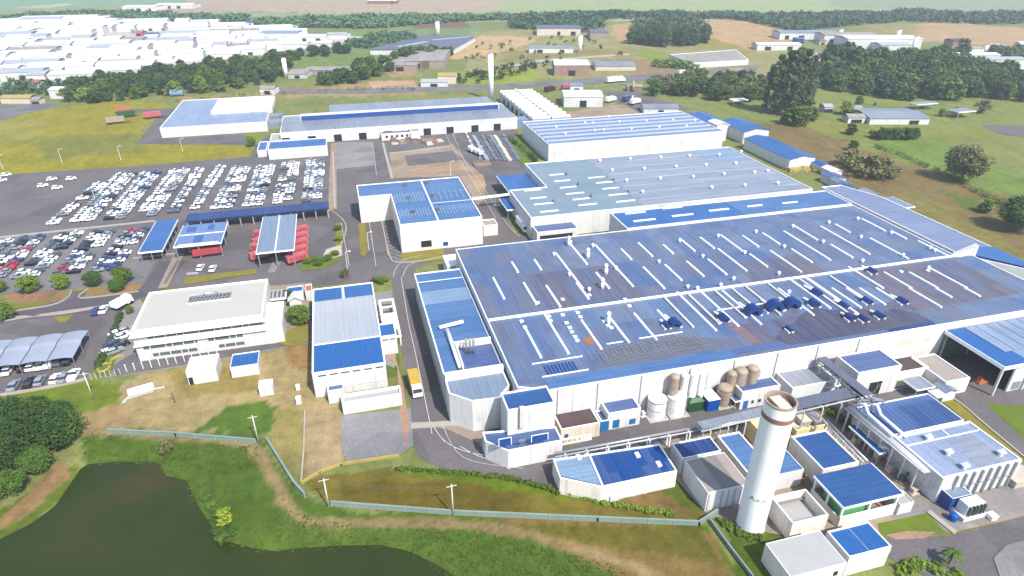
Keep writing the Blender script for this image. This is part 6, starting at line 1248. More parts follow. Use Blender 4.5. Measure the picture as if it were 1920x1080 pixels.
for nm, args in dict(dark=(10, 10, 1, 'leaf_dark', 34, 34, .55, .1), dark2=(10, 9, 2, 'leaf_mid', 30, 34, .55, .12), blue=(10, 10, 3, 'leaf_blue', 32, 34, .55, .1), olive=(10, 11, 4, 'leaf_olive', 26, 34, .42, .15), bright=(10, 10.5, 5, 'leaf_bright', 34, 36, .5, .12), tall=(10, 3.2, 6, 'leaf_euc', 40, 40, .16, .1, 'tall'), lime=(10, 10, 7, 'leaf_lime', 24, 36, .5), near_dark=(10, 11, 8, 'leaf_dark', 90, 110, .24), near_mid=(10, 11, 9, 'leaf_mid', 80, 110, .24), near_bright=(10, 11, 12, 'leaf_bright', 55, 90, .3), bush=(10, 17, 13, 'leaf_mid', 22, 40, .6, .05), wild=(10, 12, 14, 'leaf_olive', 60, 80, .3), palebush=(10, 16, 15, 'leaf_olive', 22, 40, .6, .05)).items():
    LIB[nm] = make_tree(*args)
rt = random.Random(77)
def tree(kind, x, y, h, label, group=None, cat='tree', name='tree', wide=1.0, rz=None):
    t = thing(name, label, cat, x, y, 0, group, rt.uniform(0, 6.28)); s = h/10
    for nm, me in (('crown', LIB[kind][0]), ('trunk', LIB[kind][1])):
        o = bpy.data.objects.new(nm, me); COL.objects.link(o); o.parent = t
    t.scale = (s*wide, s*wide, s); return t
def treepx(kind, px, py, top, label, group=None, **k):
    x, y = at(px, py); return tree(kind, x, y, height(px, py, top), label, group, **k)
NTREE = [0]; CAND = []
def grove(poly_px, pitch, hs, kinds, label, group, wide=1.15, keep=1.0, seed=0):
    g = random.Random(seed); P = [at(*p) for p in poly_px]; xs = [p[0] for p in P]; ys = [p[1] for p in P]; y = min(ys); n = 0
    while y < max(ys):
        x = min(xs)+g.random()*pitch
        while x < max(xs):
            q = np.array([[x+g.uniform(-.4, .4)*pitch, y+g.uniform(-.4, .4)*pitch]])
            if inpoly(q, P)[0] and g.random() < keep: CAND.append((g.choice(kinds), q[0, 0], q[0, 1], g.uniform(*hs), label, group, wide*g.uniform(.85, 1.2))); n += 1
            x += pitch
        y += pitch
    NTREE[0] += n; return n
# left wood between town and works
grove([(128, 192), (135, 158), (240, 148), (340, 130), (470, 118), (520, 108), (560, 112), (520, 150), (470, 165), (430, 172), (340, 178), (250, 190), (160, 196)], 9, (5, 9), ['dark', 'dark2', 'dark2', 'blue', 'bright'], 'leafy tree in the dense green wood between town and works', 'trees of the left wood', seed=1)
grove([(640, 146), (720, 118), (760, 108), (850, 100), (860, 106), (760, 120), (730, 135), (690, 150)], 10, (7, 11), ['dark', 'dark2'], 'dark tree in the strip behind the brown sawtooth sheds', 'trees behind the brown sheds', seed=2)
grove([(590, 160), (600, 148), (680, 146), (690, 156), (640, 162)], 9, (6, 9), ['dark', 'dark2'], 'tree in the clump beside the farm shed tower', 'trees beside the farm sheds', seed=3)
grove([(560, 105), (640, 92), (660, 98), (600, 110)], 11, (7, 10), ['dark', 'blue'], 'tree on the ridge above the green field', 'trees above the green field', seed=4)
grove([(1200, 178), (1270, 156), (1430, 150), (1440, 185), (1400, 195), (1300, 186), (1230, 182)], 10, (7, 11), ['dark2', 'dark2', 'olive', 'dark'], 'rounded tree in the wood left of the tall eucalyptus', 'trees left of the tall eucalyptus', seed=5)
grove([(1530, 168), (1545, 128), (1620, 120), (1760, 112), (1850, 140), (1900, 150), (1960, 160), (1960, 196), (1840, 185), (1700, 190), (1640, 180)], 10, (8, 14), ['dark', 'dark', 'dark2', 'dark2', 'blue'], 'dark tree in the big wood at right behind the low house', 'trees of the right wood', seed=6)
grove([(1180, 84), (1190, 74), (1325, 70), (1335, 82), (1260, 90)], 10, (9, 17), ['blue', 'dark'], 'tall dark tree in the square copse on the orange soil', 'trees of the square copse', seed=7, wide=.8)
for i, (px, py, tp) in enumerate(((1447, 214, 98), (1462, 216, 90), (1478, 218, 84), (1494, 216, 88), (1508, 210, 100), (1436, 206, 118), (1452, 210, 112), (1486, 212, 106), (1516, 206, 124))): treepx('tall', px, py, tp, ['second tall eucalyptus from the left in the high grove', 'third tall eucalyptus from the left in the high grove', 'highest eucalyptus in the middle of the high grove', 'second tall eucalyptus from the right in the high grove', 'rightmost tall eucalyptus of the high grove', 'leftmost shorter eucalyptus of the high grove', 'low eucalyptus behind the left half of the grove', 'low eucalyptus behind the middle of the grove', 'low eucalyptus at right end of the grove'][i], 'tall eucalyptus grove', wide=1.0)
for i, (px, py, tp, k) in enumerate(((1555, 135, 84, 'dark'), (1580, 132, 80, 'dark2'), (1600, 138, 88, 'dark'), (1645, 130, 88, 'dark'), (1765, 112, 82, 'dark'), (1800, 104, 72, 'dark2'), (1740, 140, 100, 'dark'), (1820, 165, 130, 'blue'), (1870, 170, 134, 'dark'))): treepx(k, px, py, tp, 'big dark tree rising over the right wood '+['near its left corner', 'beside the left corner tree', 'third along the back', 'below the white sheds', 'by the front white tower', 'beside the brown house', 'in the middle', 'at the right', 'at the right picture edge'][i], 'big trees over the right wood')
for i, (px, py, tp, k, lab) in enumerate(((1495, 236, 198, 'bright', 'bright green tree at the foot of the eucalyptus grove'), (1475, 232, 204, 'dark2', 'rounded dark tree left of the bright green one'), (1520, 226, 200, 'bright', 'light green tree right of the eucalyptus foot'), (1585, 215, 190, 'bright', 'yellow green tree left of the grey roofed low house'), (1610, 196, 180, 'dark2', 'dark tree behind the grey roofed low house'), (1640, 198, 192, 'olive', 'olive tree near the low house gable'), (1594, 252, 232, 'dark2', 'round bush tree on the meadow before the low house'), (1635, 258, 244, 'bright', 'small light bush beside the long meadow thicket'), (1790, 212, 200, 'olive', 'pale tree beside the carport at right'), (1765, 218, 204, 'dark2', 'tree between low house and its carport'), (1840, 212, 188, 'olive', 'loose olive tree right of the carport'), (1598, 282, 264, 'dark', 'dark shrub on the scrub bank top'), (1845, 398, 374, 'dark2', 'dense round bush low on the right bank'), (1908, 432, 374, 'near_dark', 'dark tree at the right picture edge on the bank'))): treepx(k, px, py, tp, lab, wide=1.2)
for i in range(9): px = 1650+i*8; treepx('dark2', px, 262-(i % 3), 240, 'bushy tree in the long thicket on the right meadow', 'thicket on the right meadow', wide=1.1)
treepx('wild', 1800, 340, 277, 'lone broad tree with loose olive crown on the right meadow', wide=.95)
for i, (px, py, tp) in enumerate(((1620, 330, 290), (1655, 335, 298), (1590, 312, 280))): treepx('olive', px, py, tp, ['largest brown-green scrub tree on the bank', 'right brown-green scrub tree on the bank', 'left brown-green scrub tree on the bank'][i], 'scrub trees on the bank', wide=1.5)
# trees of the works
for i, (px, py, tp, k) in enumerate(((58, 548, 519, 'near_bright'), (117, 541, 516, 'near_bright'), (178, 535, 511, 'near_mid'), (232, 532, 503, 'near_bright'), (222, 545, 524, 'near_mid'), (2, 548, 528, 'near_mid'))): treepx(k, px, py, tp, ['leftmost whole round tree below the lower car lot', 'second round tree below the lower car lot', 'small round tree right of the lot entrance', 'largest round tree at the lower lot corner', 'small tree leaning on the largest corner tree', 'round tree cut by the left picture edge'][i], 'round trees below the car lot', wide=1.15)
treepx('near_bright', 563, 608, 575, 'bright green round tree in the gardens between the offices', wide=1.1); treepx('near_mid', 540, 568, 545, 'slim garden tree behind the office wing', wide=.8); treepx('palebush', 648, 520, 502, 'grey green bushy tree behind the silver roof block', cat='bush', wide=.6)
treepx('near_bright', 245, 588, 575, 'small bush at the office corner hedge', cat='bush', name='bush'); treepx('near_bright', 472, 275, 257, 'small tree at the corner of the boiler shed'); treepx('near_bright', 10, 600, 570, 'yellowish green tree at left edge by the road', wide=1.2)
for i, (px, py) in enumerate(((578, 494), (590, 490), (602, 492), (615, 488), (628, 480), (597, 498), (636, 452), (634, 432))): x, y = at(px, py); tree('near_bright', x, y, 1.8, 'green shrub in the curved bed of the gate yard', 'shrubs in the gate yard bed', 'shrub', 'shrub', 1.6)
for i, (px, py) in enumerate(((706, 528), (714, 532), (722, 528))): x, y = at(px, py); tree('near_bright', x, y, 1.8, 'green shrub behind the silver roof block', 'shrubs behind silver roof block', 'shrub', 'shrub', 1.5)
# palm at the lower right road
x, y = at(1778, 1058); t = thing('palm_tree', 'small palm tree at the bend of the lower right road', 'palm', x, y); b = MB(); b.tube([(x, y, 0), (x+.1, y, 1.6), (x, y+.1, 3.0)], [.2, .14, .12], 8); b.build('trunk', ['bark'], t)
b = MB(); r0 = random.Random(4)
for k in range(16):
    a = k*2.4+r0.random()*.4; L = r0.uniform(1.6, 2.3); up_ = r0.uniform(.1, .9); prev = None
    for j in range(7):
        u = j/6; rr = L*u; z = 3.0+up_*u*1.6-1.7*u*u; w_ = .24*math.sin(math.pi*min(1, .15+u*.85))+.02; c = (x+rr*math.cos(a), y+rr*math.sin(a), z); s_ = (-math.sin(a)*w_, math.cos(a)*w_)
        cur = ((c[0]+s_[0], c[1]+s_[1], z-.08), c, (c[0]-s_[0], c[1]-s_[1], z-.08))
        if prev: b.face([prev[0], prev[1], cur[1], cur[0]]); b.face([prev[1], prev[2], cur[2], cur[1]])
        prev = cur
b.build('crown', ['leaf_mid'], t)
# near wood at the pond corner
for i, (px, py, h_, k) in enumerate(((20, 860, 8, 'near_mid'), (62, 852, 9, 'near_dark'), (104, 838, 8, 'near_dark'), (128, 822, 6.5, 'near_mid'), (30, 812, 8, 'near_dark'), (80, 808, 7.5, 'near_mid'), (-20, 820, 9, 'near_mid'), (0, 895, 7, 'near_dark'), (-40, 880, 9, 'near_dark'), (120, 800, 5.5, 'near_dark'), (20, 930, 5, 'near_mid'), (75, 882, 5, 'near_mid'), (-30, 930, 7, 'near_dark'))): x, y = at(px, py); tree(k, x, y, h_, ['broad green tree at the left of the pond corner wood', 'dark broad tree in middle of the pond corner wood', 'dark tree at the right of the pond corner wood', 'small tree at the right tip of the pond corner wood', 'dark tree at the back of the pond corner wood', 'green tree at the back right of the pond corner wood', 'green tree cut by the left edge in the pond wood', 'dark low tree at the front of the pond wood', 'dark tree cut by left edge in the pond wood', 'small dark tree behind the right tip of pond wood', 'small front tree of the pond wood by the track', 'small light tree at the front right of pond wood', 'lowest dark tree at the left edge by the track'][i], 'pond corner wood', wide=1.1)
x, y = at(425, 985); tree('lime', x, y, 3.6, 'yellow green small tree on the pond shore', wide=.9)
for q_ in ((408, 968, .9), (415, 1000, 1.0), (398, 950, .8), (420, 1010, .9), (432, 1000, .8), (390, 935, .7)): x, y = at(q_[0], q_[1]); tree('bush', x, y, q_[2]*1.3, 'low yellow green reed clump on the pond shore by the small tree', 'reed clumps on the pond shore', 'shrub', 'shrub', 1.5)
x, y = at(310, 850); tree('olive', x, y, 3.4, 'thin pale tree at the stream mouth', wide=.8)
# the largest trees of the groves as objects, the remainder as one mass
CAND.sort(key=lambda c: -c[3]/math.hypot(c[1], c[2])); have = sum(1 for o in COL.objects if o.get('category') == 'tree' and o.parent is None); room = max(0, 294-have)
for k_, x_, y_, h_, lab_, grp_, wd_ in CAND[:room]: tree(k_, x_, y_, h_, lab_, grp_, wide=wd_)
VV = {}
for k_, x_, y_, h_, lab_, grp_, wd_ in CAND[room:]:
    me_ = LIB[k_][0]; v_ = np.empty(len(me_.vertices)*3, np.float32); me_.vertices.foreach_get('co', v_); v_ = v_.reshape(-1, 3); a_ = rt.uniform(0, 6.28); s_ = h_/10
    r_ = np.stack([(v_[:, 0]*math.cos(a_)-v_[:, 1]*math.sin(a_))*s_*wd_+x_, (v_[:, 0]*math.sin(a_)+v_[:, 1]*math.cos(a_))*s_*wd_+y_, v_[:, 2]*s_], 1); VV.setdefault(me_.materials[0].name, []).append(r_)
ms_ = list(VV); me_ = cloud_mesh('wood_remainder', np.concatenate([np.concatenate(VV[m_]) for m_ in ms_]), ms_[0])
for m_ in ms_[1:]: me_.materials.append(M[m_])
me_.polygons.foreach_set('material_index', np.concatenate([np.full(sum(len(a_) for a_ in VV[m_])//4, i_) for i_, m_ in enumerate(ms_)]))
o = bpy.data.objects.new('farther_trees', me_); COL.objects.link(o); tag(o, 'farther small trees of the woods around the works', 'trees', kind='stuff')
# reeds and tall grass on the bank; shrubs along the lower road; hedge
g = np.random.default_rng(17); Pb = [at(*p) for p in [(150, 812), (300, 826), (480, 838), (545, 960), (700, 990), (900, 996), (1150, 1062), (1200, 1090), (820, 1085), (640, 1045), (480, 1048), (380, 1000), (300, 895), (160, 880)]]
Q = np.stack([g.uniform(min(p[0] for p in Pb), max(p[0] for p in Pb), 16000), g.uniform(min(p[1] for p in Pb), max(p[1] for p in Pb), 16000)], 1); Q = Q[inpoly(Q, Pb)]
Q = Q[vnoise(Q, 4, 5)*.6+vnoise(Q, 11, 6)*.4 > .36]; wet = inpoly(Q, [tuple(p) for p in pondw]); Q = Q[~wet]; dq = dist(Q, pondw); zq = np.clip(WZ+dq*.33, WZ, 0)
V = leaf_cloud([(x, y, z+.12, .45+.25*math.sin(x)) for (x, y), z in zip(Q, zq)], 7, .1, 21); o = bpy.data.objects.new('reeds', cloud_mesh('reeds', V, 'reed')); COL.objects.link(o); tag(o, 'rough tall grass and reeds along the pond bank', 'reeds', kind='stuff')
def hedge(label, pts, w, h_, m, n, seed):
    path = curve([at(*p) for p in pts], 8); g = np.random.default_rng(seed); cl = []
    for _ in range(n): k = g.integers(0, len(path)-1); u = g.random(); cl.append((path[k][0]+(path[k+1][0]-path[k][0])*u+g.uniform(-w, w), path[k][1]+(path[k+1][1]-path[k][1])*u+g.uniform(-w, w), h_*g.uniform(.3, .8), h_*.5))
    o = bpy.data.objects.new('hedge', cloud_mesh('hedge', leaf_cloud(cl, 34, .17, seed), m)); COL.objects.link(o); tag(o, label, 'hedge')
hedge('clipped dark hedge between staff car park and office', [(185, 690), (205, 650), (228, 590)], .3, 1.6, 'leaf_dark', 130, 1)
hedge('bright shrub line along the front of the bottom road', [(740, 880), (850, 888), (960, 900), (1050, 925)], .35, .8, 'leaf_bright', 150, 2)
hedge('bright shrub line at foot of the angled plant house', [(1050, 920), (1120, 942), (1190, 955), (1260, 966)], .35, .8, 'leaf_bright', 110, 3)
hedge('green undergrowth between the thin rack and blue strip', [(1545, 770), (1580, 792), (1600, 812)], .9, 1.4, 'leaf_mid', 60, 4)
hedge('small shrubs around the lower right house corner', [(1690, 1075), (1720, 1060), (1790, 1078)], .9, 1.0, 'leaf_bright', 70, 5)
hedge('shrubs on the bank right of the tower foot', [(1350, 975), (1390, 1000), (1430, 1015)], .8, .7, 'leaf_bright', 80, 6)
hedge('dark shrubs against the shaded wall of the ribbed hall', [(955, 262), (985, 285), (1005, 305)], 1.0, 2.4, 'leaf_dark', 60, 7)
hedge('shrubs on the scrub bank beside the strip shed', [(1620, 372), (1740, 420), (1900, 500)], 2.5, 1.2, 'leaf_olive', 170, 8)
hedge('dark scrub along the ditch of the right meadow', [(1640, 275), (1740, 315), (1860, 375), (1925, 415)], 1.6, 2.0, 'leaf_mid', 150, 9)
hedge('row of low shrubs along the north yard of far halls', [(330, 192), (420, 184), (520, 178), (680, 168), (780, 170)], 1.5, 2.6, 'leaf_dark', 60, 10)
# distant belts of wood: one mass each
def belt(label, poly_px, n, h_, m, seed, size=1.6):
    g = np.random.default_rng(seed); P = [at(*p) for p in poly_px]; xs = [p[0] for p in P]; ys = [p[1] for p in P]
    Q = np.stack([g.uniform(min(xs), max(xs), n*4), g.uniform(min(ys), max(ys), n*4)], 1); Q = Q[inpoly(Q, P)][:n]; hh = h_*(.55+.7*vnoise(Q, 22, seed))
    V = leaf_cloud([(x, y, z*.6, z*.62) for (x, y), z in zip(Q, hh)], 16, size, seed); o = bpy.data.objects.new('distant_wood', cloud_mesh('distant_wood', V, m)); COL.objects.link(o); tag(o, label, 'wood', kind='stuff')
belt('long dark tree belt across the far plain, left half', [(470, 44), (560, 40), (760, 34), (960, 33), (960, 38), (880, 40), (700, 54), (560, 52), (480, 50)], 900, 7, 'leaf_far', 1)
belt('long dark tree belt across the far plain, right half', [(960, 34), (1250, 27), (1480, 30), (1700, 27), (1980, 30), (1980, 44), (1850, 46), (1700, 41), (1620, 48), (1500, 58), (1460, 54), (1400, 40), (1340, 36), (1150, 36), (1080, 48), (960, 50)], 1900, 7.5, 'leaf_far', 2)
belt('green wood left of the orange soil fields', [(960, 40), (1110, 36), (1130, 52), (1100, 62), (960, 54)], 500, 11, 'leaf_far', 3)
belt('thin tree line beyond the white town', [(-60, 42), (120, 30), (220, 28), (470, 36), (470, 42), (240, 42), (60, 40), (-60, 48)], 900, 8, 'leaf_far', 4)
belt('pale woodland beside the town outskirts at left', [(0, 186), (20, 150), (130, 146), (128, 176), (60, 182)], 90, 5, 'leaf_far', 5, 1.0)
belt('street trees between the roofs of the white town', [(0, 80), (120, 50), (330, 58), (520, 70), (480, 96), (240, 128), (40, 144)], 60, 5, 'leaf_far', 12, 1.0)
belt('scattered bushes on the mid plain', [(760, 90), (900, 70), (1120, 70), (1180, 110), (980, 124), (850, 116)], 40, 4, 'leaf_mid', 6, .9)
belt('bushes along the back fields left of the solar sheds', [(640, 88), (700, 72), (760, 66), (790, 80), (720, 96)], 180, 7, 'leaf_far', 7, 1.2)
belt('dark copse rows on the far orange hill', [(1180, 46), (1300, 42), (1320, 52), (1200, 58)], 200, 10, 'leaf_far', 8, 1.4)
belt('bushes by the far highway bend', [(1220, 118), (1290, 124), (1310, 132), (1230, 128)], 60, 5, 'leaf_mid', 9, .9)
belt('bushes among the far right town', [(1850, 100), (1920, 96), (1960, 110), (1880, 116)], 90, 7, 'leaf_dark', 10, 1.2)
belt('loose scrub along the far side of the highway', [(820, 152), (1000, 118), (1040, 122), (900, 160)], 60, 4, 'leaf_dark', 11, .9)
# ------------------------------------------------------------------ town and farms in the distance
def far_house(label, px0, py0, px1, top, depth, roof, wall='white_wall', nm='warehouse', cat='warehouse', group=None, rz=0, z=None, dark=True):
    a, c = at(px0, py0), at(px1, py0); h = height((px0+px1)/2, py0, top); t = thing(nm, label, cat, (a[0]+c[0])/2, a[1], 0, group)
    w = math.dist(a, c); ang = math.atan2(c[1]-a[1], c[0]-a[0])+R_(rz); b = MB(); b.box(-w/2, 0, 0, w/2, depth, h); o = b.build('wall', [wall], None, (0, 0, 0)); o.parent = t
    b = MB(); b.hexa([(-w/2-.3, -.3, h+.02), (w/2+.3, -.3, h+.02), (w/2+.3, depth/2, h+1.2), (-w/2-.3, depth/2, h+1.2)], [(-w/2-.3, -.3, h+.3), (w/2+.3, -.3, h+.3), (w/2+.3, depth/2, h+1.5), (-w/2-.3, depth/2, h+1.5)]); b.hexa([(-w/2-.3, depth/2, h+1.2), (w/2+.3, depth/2, h+1.2), (w/2+.3, depth+.3, h+.02), (-w/2-.3, depth+.3, h+.02)], [(-w/2-.3, depth/2, h+1.5), (w/2+.3, depth/2, h+1.5), (w/2+.3, depth+.3, h+.3), (-w/2-.3, depth+.3, h+.3)])
    o = b.build('roof', [roof], None, (0, 0, 0)); o.parent = t
    if dark:
        r = random.Random(int(px0*7+py0)); k = max(1, min(5, int(w/14)))
        for j in range(k):
            if r.random() < .6: x = -w/2+w*(j+.5)/k; b = MB(); q = r.uniform(1.5, 3); b.box(x-q, -.25, .2, x+q, -.01, min(h*.7, 4)); o = b.build('door', ['opening'], None, (0, 0, 0)); o.parent = t
    t.rotation_euler = (0, 0, ang); return t
rt2 = random.Random(5); SIZES = ('small', 'mid-sized', 'wide', 'huge')
tp = [(-60, 60), (0, 40), (120, 37), (200, 40), (330, 46), (470, 48), (548, 60), (565, 80), (540, 94), (430, 110), (350, 124), (240, 144), (140, 158), (60, 156), (-60, 164)]
TPOLY = [at(*p) for p in tp]
sheet('town_ground', [(-80, 62), (0, 40), (120, 36), (200, 40), (330, 46), (470, 48), (560, 62), (700, 70), (640, 84), (530, 96), (350, 122), (240, 142), (140, 158), (60, 158), (-80, 170)], 'white_gravel', .03)
n_t = 0; y = 560
ROOFS = ['white_roof']*9+['silver_roof']*2+['tile_grey']
y = min(p[1] for p in TPOLY)
rows = []
while y < max(p[1] for p in TPOLY):
    x = min(p[0] for p in TPOLY)+rt2.random()*20; d = rt2.uniform(12, 20)*(1+(y-500)/900)
    while x < max(p[0] for p in TPOLY):
        w = rt2.uniform(12, 40)*(1+(y-500)/900)*rt2.choice((.7, 1, 1))
        if inpoly(np.array([[x+w/2, y+d/2]]), TPOLY)[0] and rt2.random() < .97: rows.append((x, y, w, d))
        x += w+rt2.uniform(1, 5)
    y += d*.9+rt2.uniform(1, 4)
EXC = [(190, 80), (210, 62), (330, 58), (340, 70), (230, 84)]; EXP_ = [at(*p) for p in EXC]
for x, y, w, d in rows:
    if inpoly(np.array([[x+w/2, y+d/2]]), EXP_)[0]: continue
    h = rt2.uniform(3.5, 8); rf = rt2.choice(ROOFS); sz = SIZES[min(3, int((w-14)/18))]
    X_, Y_ = x*CY-y*SY*-1*-1, y
    cx, cy = x+w/2, y
    Xc = cx*CY-cy*SY; Yc = cx*SY+cy*CY; dz = -HC; pxx = 960+F_*Xc/(Yc*CT+HC*ST)
    side = 'left' if pxx < 130 else 'middle' if pxx < 330 else 'right'; band = 'front' if y < 560 else 'centre' if y < 690 else 'back'
    rn = {'white_roof': 'white', 'silver_roof': 'silver grey', 'grey_blue': 'grey blue', 'pale_blue': 'pale blue', 'tile_grey': 'grey tiled'}[rf]
    t = thing('warehouse', f'{sz} warehouse with {rn} roof, {band} {side} of the white town', 'warehouse', cx, y, 0, 'warehouses of the white town')
    b = MB(); b.box(x, y, 0, x+w, y+d, h); b.build('wall', ['white_wall'], t); b = MB(); b.hexa([(x-.3, y-.3, h+.02), (x+w+.3, y-.3, h+.02), (x+w+.3, y+d/2, h+1), (x-.3, y+d/2, h+1)], [(x-.3, y-.3, h+.3), (x+w+.3, y-.3, h+.3), (x+w+.3, y+d/2, h+1.6), (x-.3, y+d/2, h+1.6)]); b.hexa([(x-.3, y+d/2, h+1), (x+w+.3, y+d/2, h+1), (x+w+.3, y+d+.3, h+.02), (x-.3, y+d+.3, h+.02)], [(x-.3, y+d/2, h+1.6), (x+w+.3, y+d/2, h+1.6), (x+w+.3, y+d+.3, h+.3), (x-.3, y+d+.3, h+.3)]); b.build('roof', [rf], t)
    for j in range(max(1, int(w/16))):
        if rt2.random() < .35: q = x+w*(j+.5)/max(1, int(w/16)); b = MB(); b.box(q-2, y-.3, 0, q+2, y-.01, rt2.uniform(2.5, 4)); b.build('door', ['glass'], t)
FH = far_house
FH('red walled long shed in the middle of the white town', 155, 100, 182, 95, 14, 'pink_red', 'red_paint'); FH('second red long shed right of the first in town', 188, 100, 220, 94, 14, 'pink_red', 'red_paint'); FH('orange roofed shed in the town centre', 245, 98, 270, 91, 14, 'terracotta', 'orange_paint'); FH('orange low shed at the town front', 138, 136, 174, 130, 12, 'orange_paint', 'orange_paint')
FH('pink roofed shed on the grass square in town', 255, 68, 265, 62, 14, 'pink_red', 'pink_red'); FH('blue shed right of the pink one in town', 272, 70, 280, 65, 14, 'blue_roof', 'pale_grey_wall'); FH('purple grey shed on the grass square in town', 284, 71, 294, 65, 14, 'slate_roof', 'grey_wall'); FH('blue walled block at the left picture edge', -8, 155, 14, 137, 18, 'blue_roof', 'blue_door'); FH('dark blue low shed at the town front', 85, 140, 130, 133, 14, 'blue_roof', 'pale_grey_wall'); FH('blue corner shed at the back right of town', 458, 49, 475, 43, 20, 'blue_roof', 'pale_grey_wall'); FH('bright blue kiosk in town front', 97, 144, 108, 136, 10, 'blue_roof', 'blue_door')
FH('white block with window bands at the left town edge', 0, 72, 50, 60, 30, 'white_roof'); FH('tall white block at the back of town', 188, 55, 215, 39, 26, 'white_roof')
FH('white long shed right of the town', 480, 62, 545, 54, 30, 'white_roof'); FH('white shed with blue front right of the town', 488, 78, 558, 64, 24, 'pale_blue'); FH('white cluster hall far right of town', 558, 80, 610, 70, 20, 'white_roof'); FH('pale hall at the right tip of town', 612, 74, 650, 66, 20, 'silver_roof'); FH('small white house in front of the right town', 530, 92, 575, 84, 16, 'white_roof'); FH('white sheds before the pale hall', 590, 90, 622, 82, 14, 'white_roof')
FH('white cluster of sheds on the far left horizon', 228, 22, 290, 14, 30, 'pale_grey_wall', 'cream_wall'); FH('white far farm row on the horizon plain', 290, 17, 360, 10, 30, 'white_roof'); FH('pinkish far farm at the top of the picture', 690, 8, 745, 2, 20, 'white_roof', 'terracotta')
# left roadside
FH('cream roadside shed at the left edge', 0, 196, 55, 186, 8, 'kerb_yellow', 'beige_wall', 'shed', 'shed'); FH('white roadside house by the left wood', 94, 186, 118, 170, 10, 'white_roof', 'white_wall', 'house', 'house'); FH('terracotta roofed house in the pale wood', 42, 166, 72, 156, 9, 'terracotta', 'beige_wall', 'house', 'house'); FH('small grey roadside kiosk at far left', 60, 196, 74, 188, 6, 'tile_grey', 'beige_wall', 'shed', 'shed')
x, y = at(333, 180); b = MB(); b.tube([(x-4, y, 2), (x+4, y, 2)], 2, 12); b.dome(x-1, y, 3.6, 2.4, .8, 10, 3); solo(b, 'blue_tank', ['pale_blue'], 'pale blue rounded tank at the edge of the left wood', 'tank', x, y)
# dark solar glasshouses
x0, y0 = at(690, 94); t = thing('solar_field', 'wide dark slate roofs of a far works below the solar field tower', 'factory hall', *at(780, 90)); b = MB(); b.face([(*at(690, 92, 5), 5), (*at(850, 92, 5), 5), (*at(893, 68, 5), 5), (*at(790, 66, 5), 5)]); b.build('roof', ['navy_slate'] if 'navy_slate' in M else ['mesh_grey'], t); b = MB(); P = [at(690, 92, 5), at(850, 92, 5), at(893, 68, 5), at(790, 66, 5)]
b.prism([tuple(p) for p in inset(P, 1)], 0, 4.9); b.build('wall', ['white_wall'], t)
b = MB(); b.bar((*at(745, 88, 5.3), 5.3), (*at(800, 78, 5.3), 5.3), 5, .3); b.bar((*at(810, 75, 5.3), 5.3), (*at(880, 69, 5.3), 5.3), 4, .3); b.build('roof_strip', ['silver_roof'], t)
FH('dark slate roofed works beyond the orange soil', 1010, 68, 1092, 55, 34, 'mesh_grey', 'beige_wall'); FH('low dark building with white band on the plain', 1108, 74, 1142, 62, 30, 'mesh_grey', 'brown_wall', 'warehouse', 'warehouse')
# farm sheds
FH('brown wavy roofed open shed, left wing', 720, 135, 782, 124, 60, 'tile_grey', 'brown_wall', 'barn', 'barn'); FH('brown roofed barn, raised middle wing', 762, 130, 806, 116, 66, 'tile_grey', 'brown_wall', 'barn', 'barn'); FH('brown roofed barn, right wing', 790, 130, 834, 115, 60, 'tile_grey', 'brown_wall', 'barn', 'barn')
FH('grey arched farm shed beside the leaning white tower', 540, 148, 575, 140, 22, 'tile_grey', 'grey_wall', 'barn', 'barn'); FH('low grey farm shed behind the tree clump', 572, 142, 660, 134, 16, 'tile_grey', 'brown_wall', 'barn', 'barn'); FH('tan domed open barn before the long hall', 822, 158, 856, 144, 14, 'kerb_yellow', 'beige_wall', 'barn', 'barn'); FH('white low yard building by the tan barn', 790, 164, 840, 156, 12, 'slab_grey', 'white_wall', 'barn', 'barn'); FH('pale house at the left of long hall', 488, 178, 515, 168, 10, 'tile_grey', 'white_wall', 'house', 'house')
# right side
FH('white roofed depot with brick front by the highway', 1042, 144, 1108, 124, 26, 'white_roof', 'brick_tone', 'depot', 'depot'); FH('grey roofed hall right of the white roofed depot', 1120, 134, 1196, 126, 22, 'grey_metal', 'beige_wall', 'depot', 'depot'); FH('long low white sheds left of the small tower', 995, 101, 1078, 92, 12, 'grey_metal', 'white_wall', 'shed', 'shed')
FH('white box house between sawtooth hall and forecourt', 1060, 203, 1133, 184, 20, 'white_roof', 'white_wall', 'building', 'building'); FH('small tower house behind the white box house', 1070, 176, 1094, 162, 8, 'grey_blue', 'pale_grey_wall', 'house', 'house'); FH('long white low canopy house behind the ribbed hall', 1210, 214, 1276, 206, 12, 'grey_metal', 'white_wall', 'shed', 'shed'); FH('small pink roofed guard house at the forecourt', 1178, 172, 1205, 164, 6, 'tile_grey', 'brick_tone', 'house', 'house')
building('warehouse', 'very wide flat warehouse with weathered grey roof beyond the highway', 'warehouse', [at(1300, 118, 4), at(1404, 112, 4), at(1380, 93, 4), at(1256, 102, 4)], 4, 'white_wall', 'tile_grey', rim=.5)
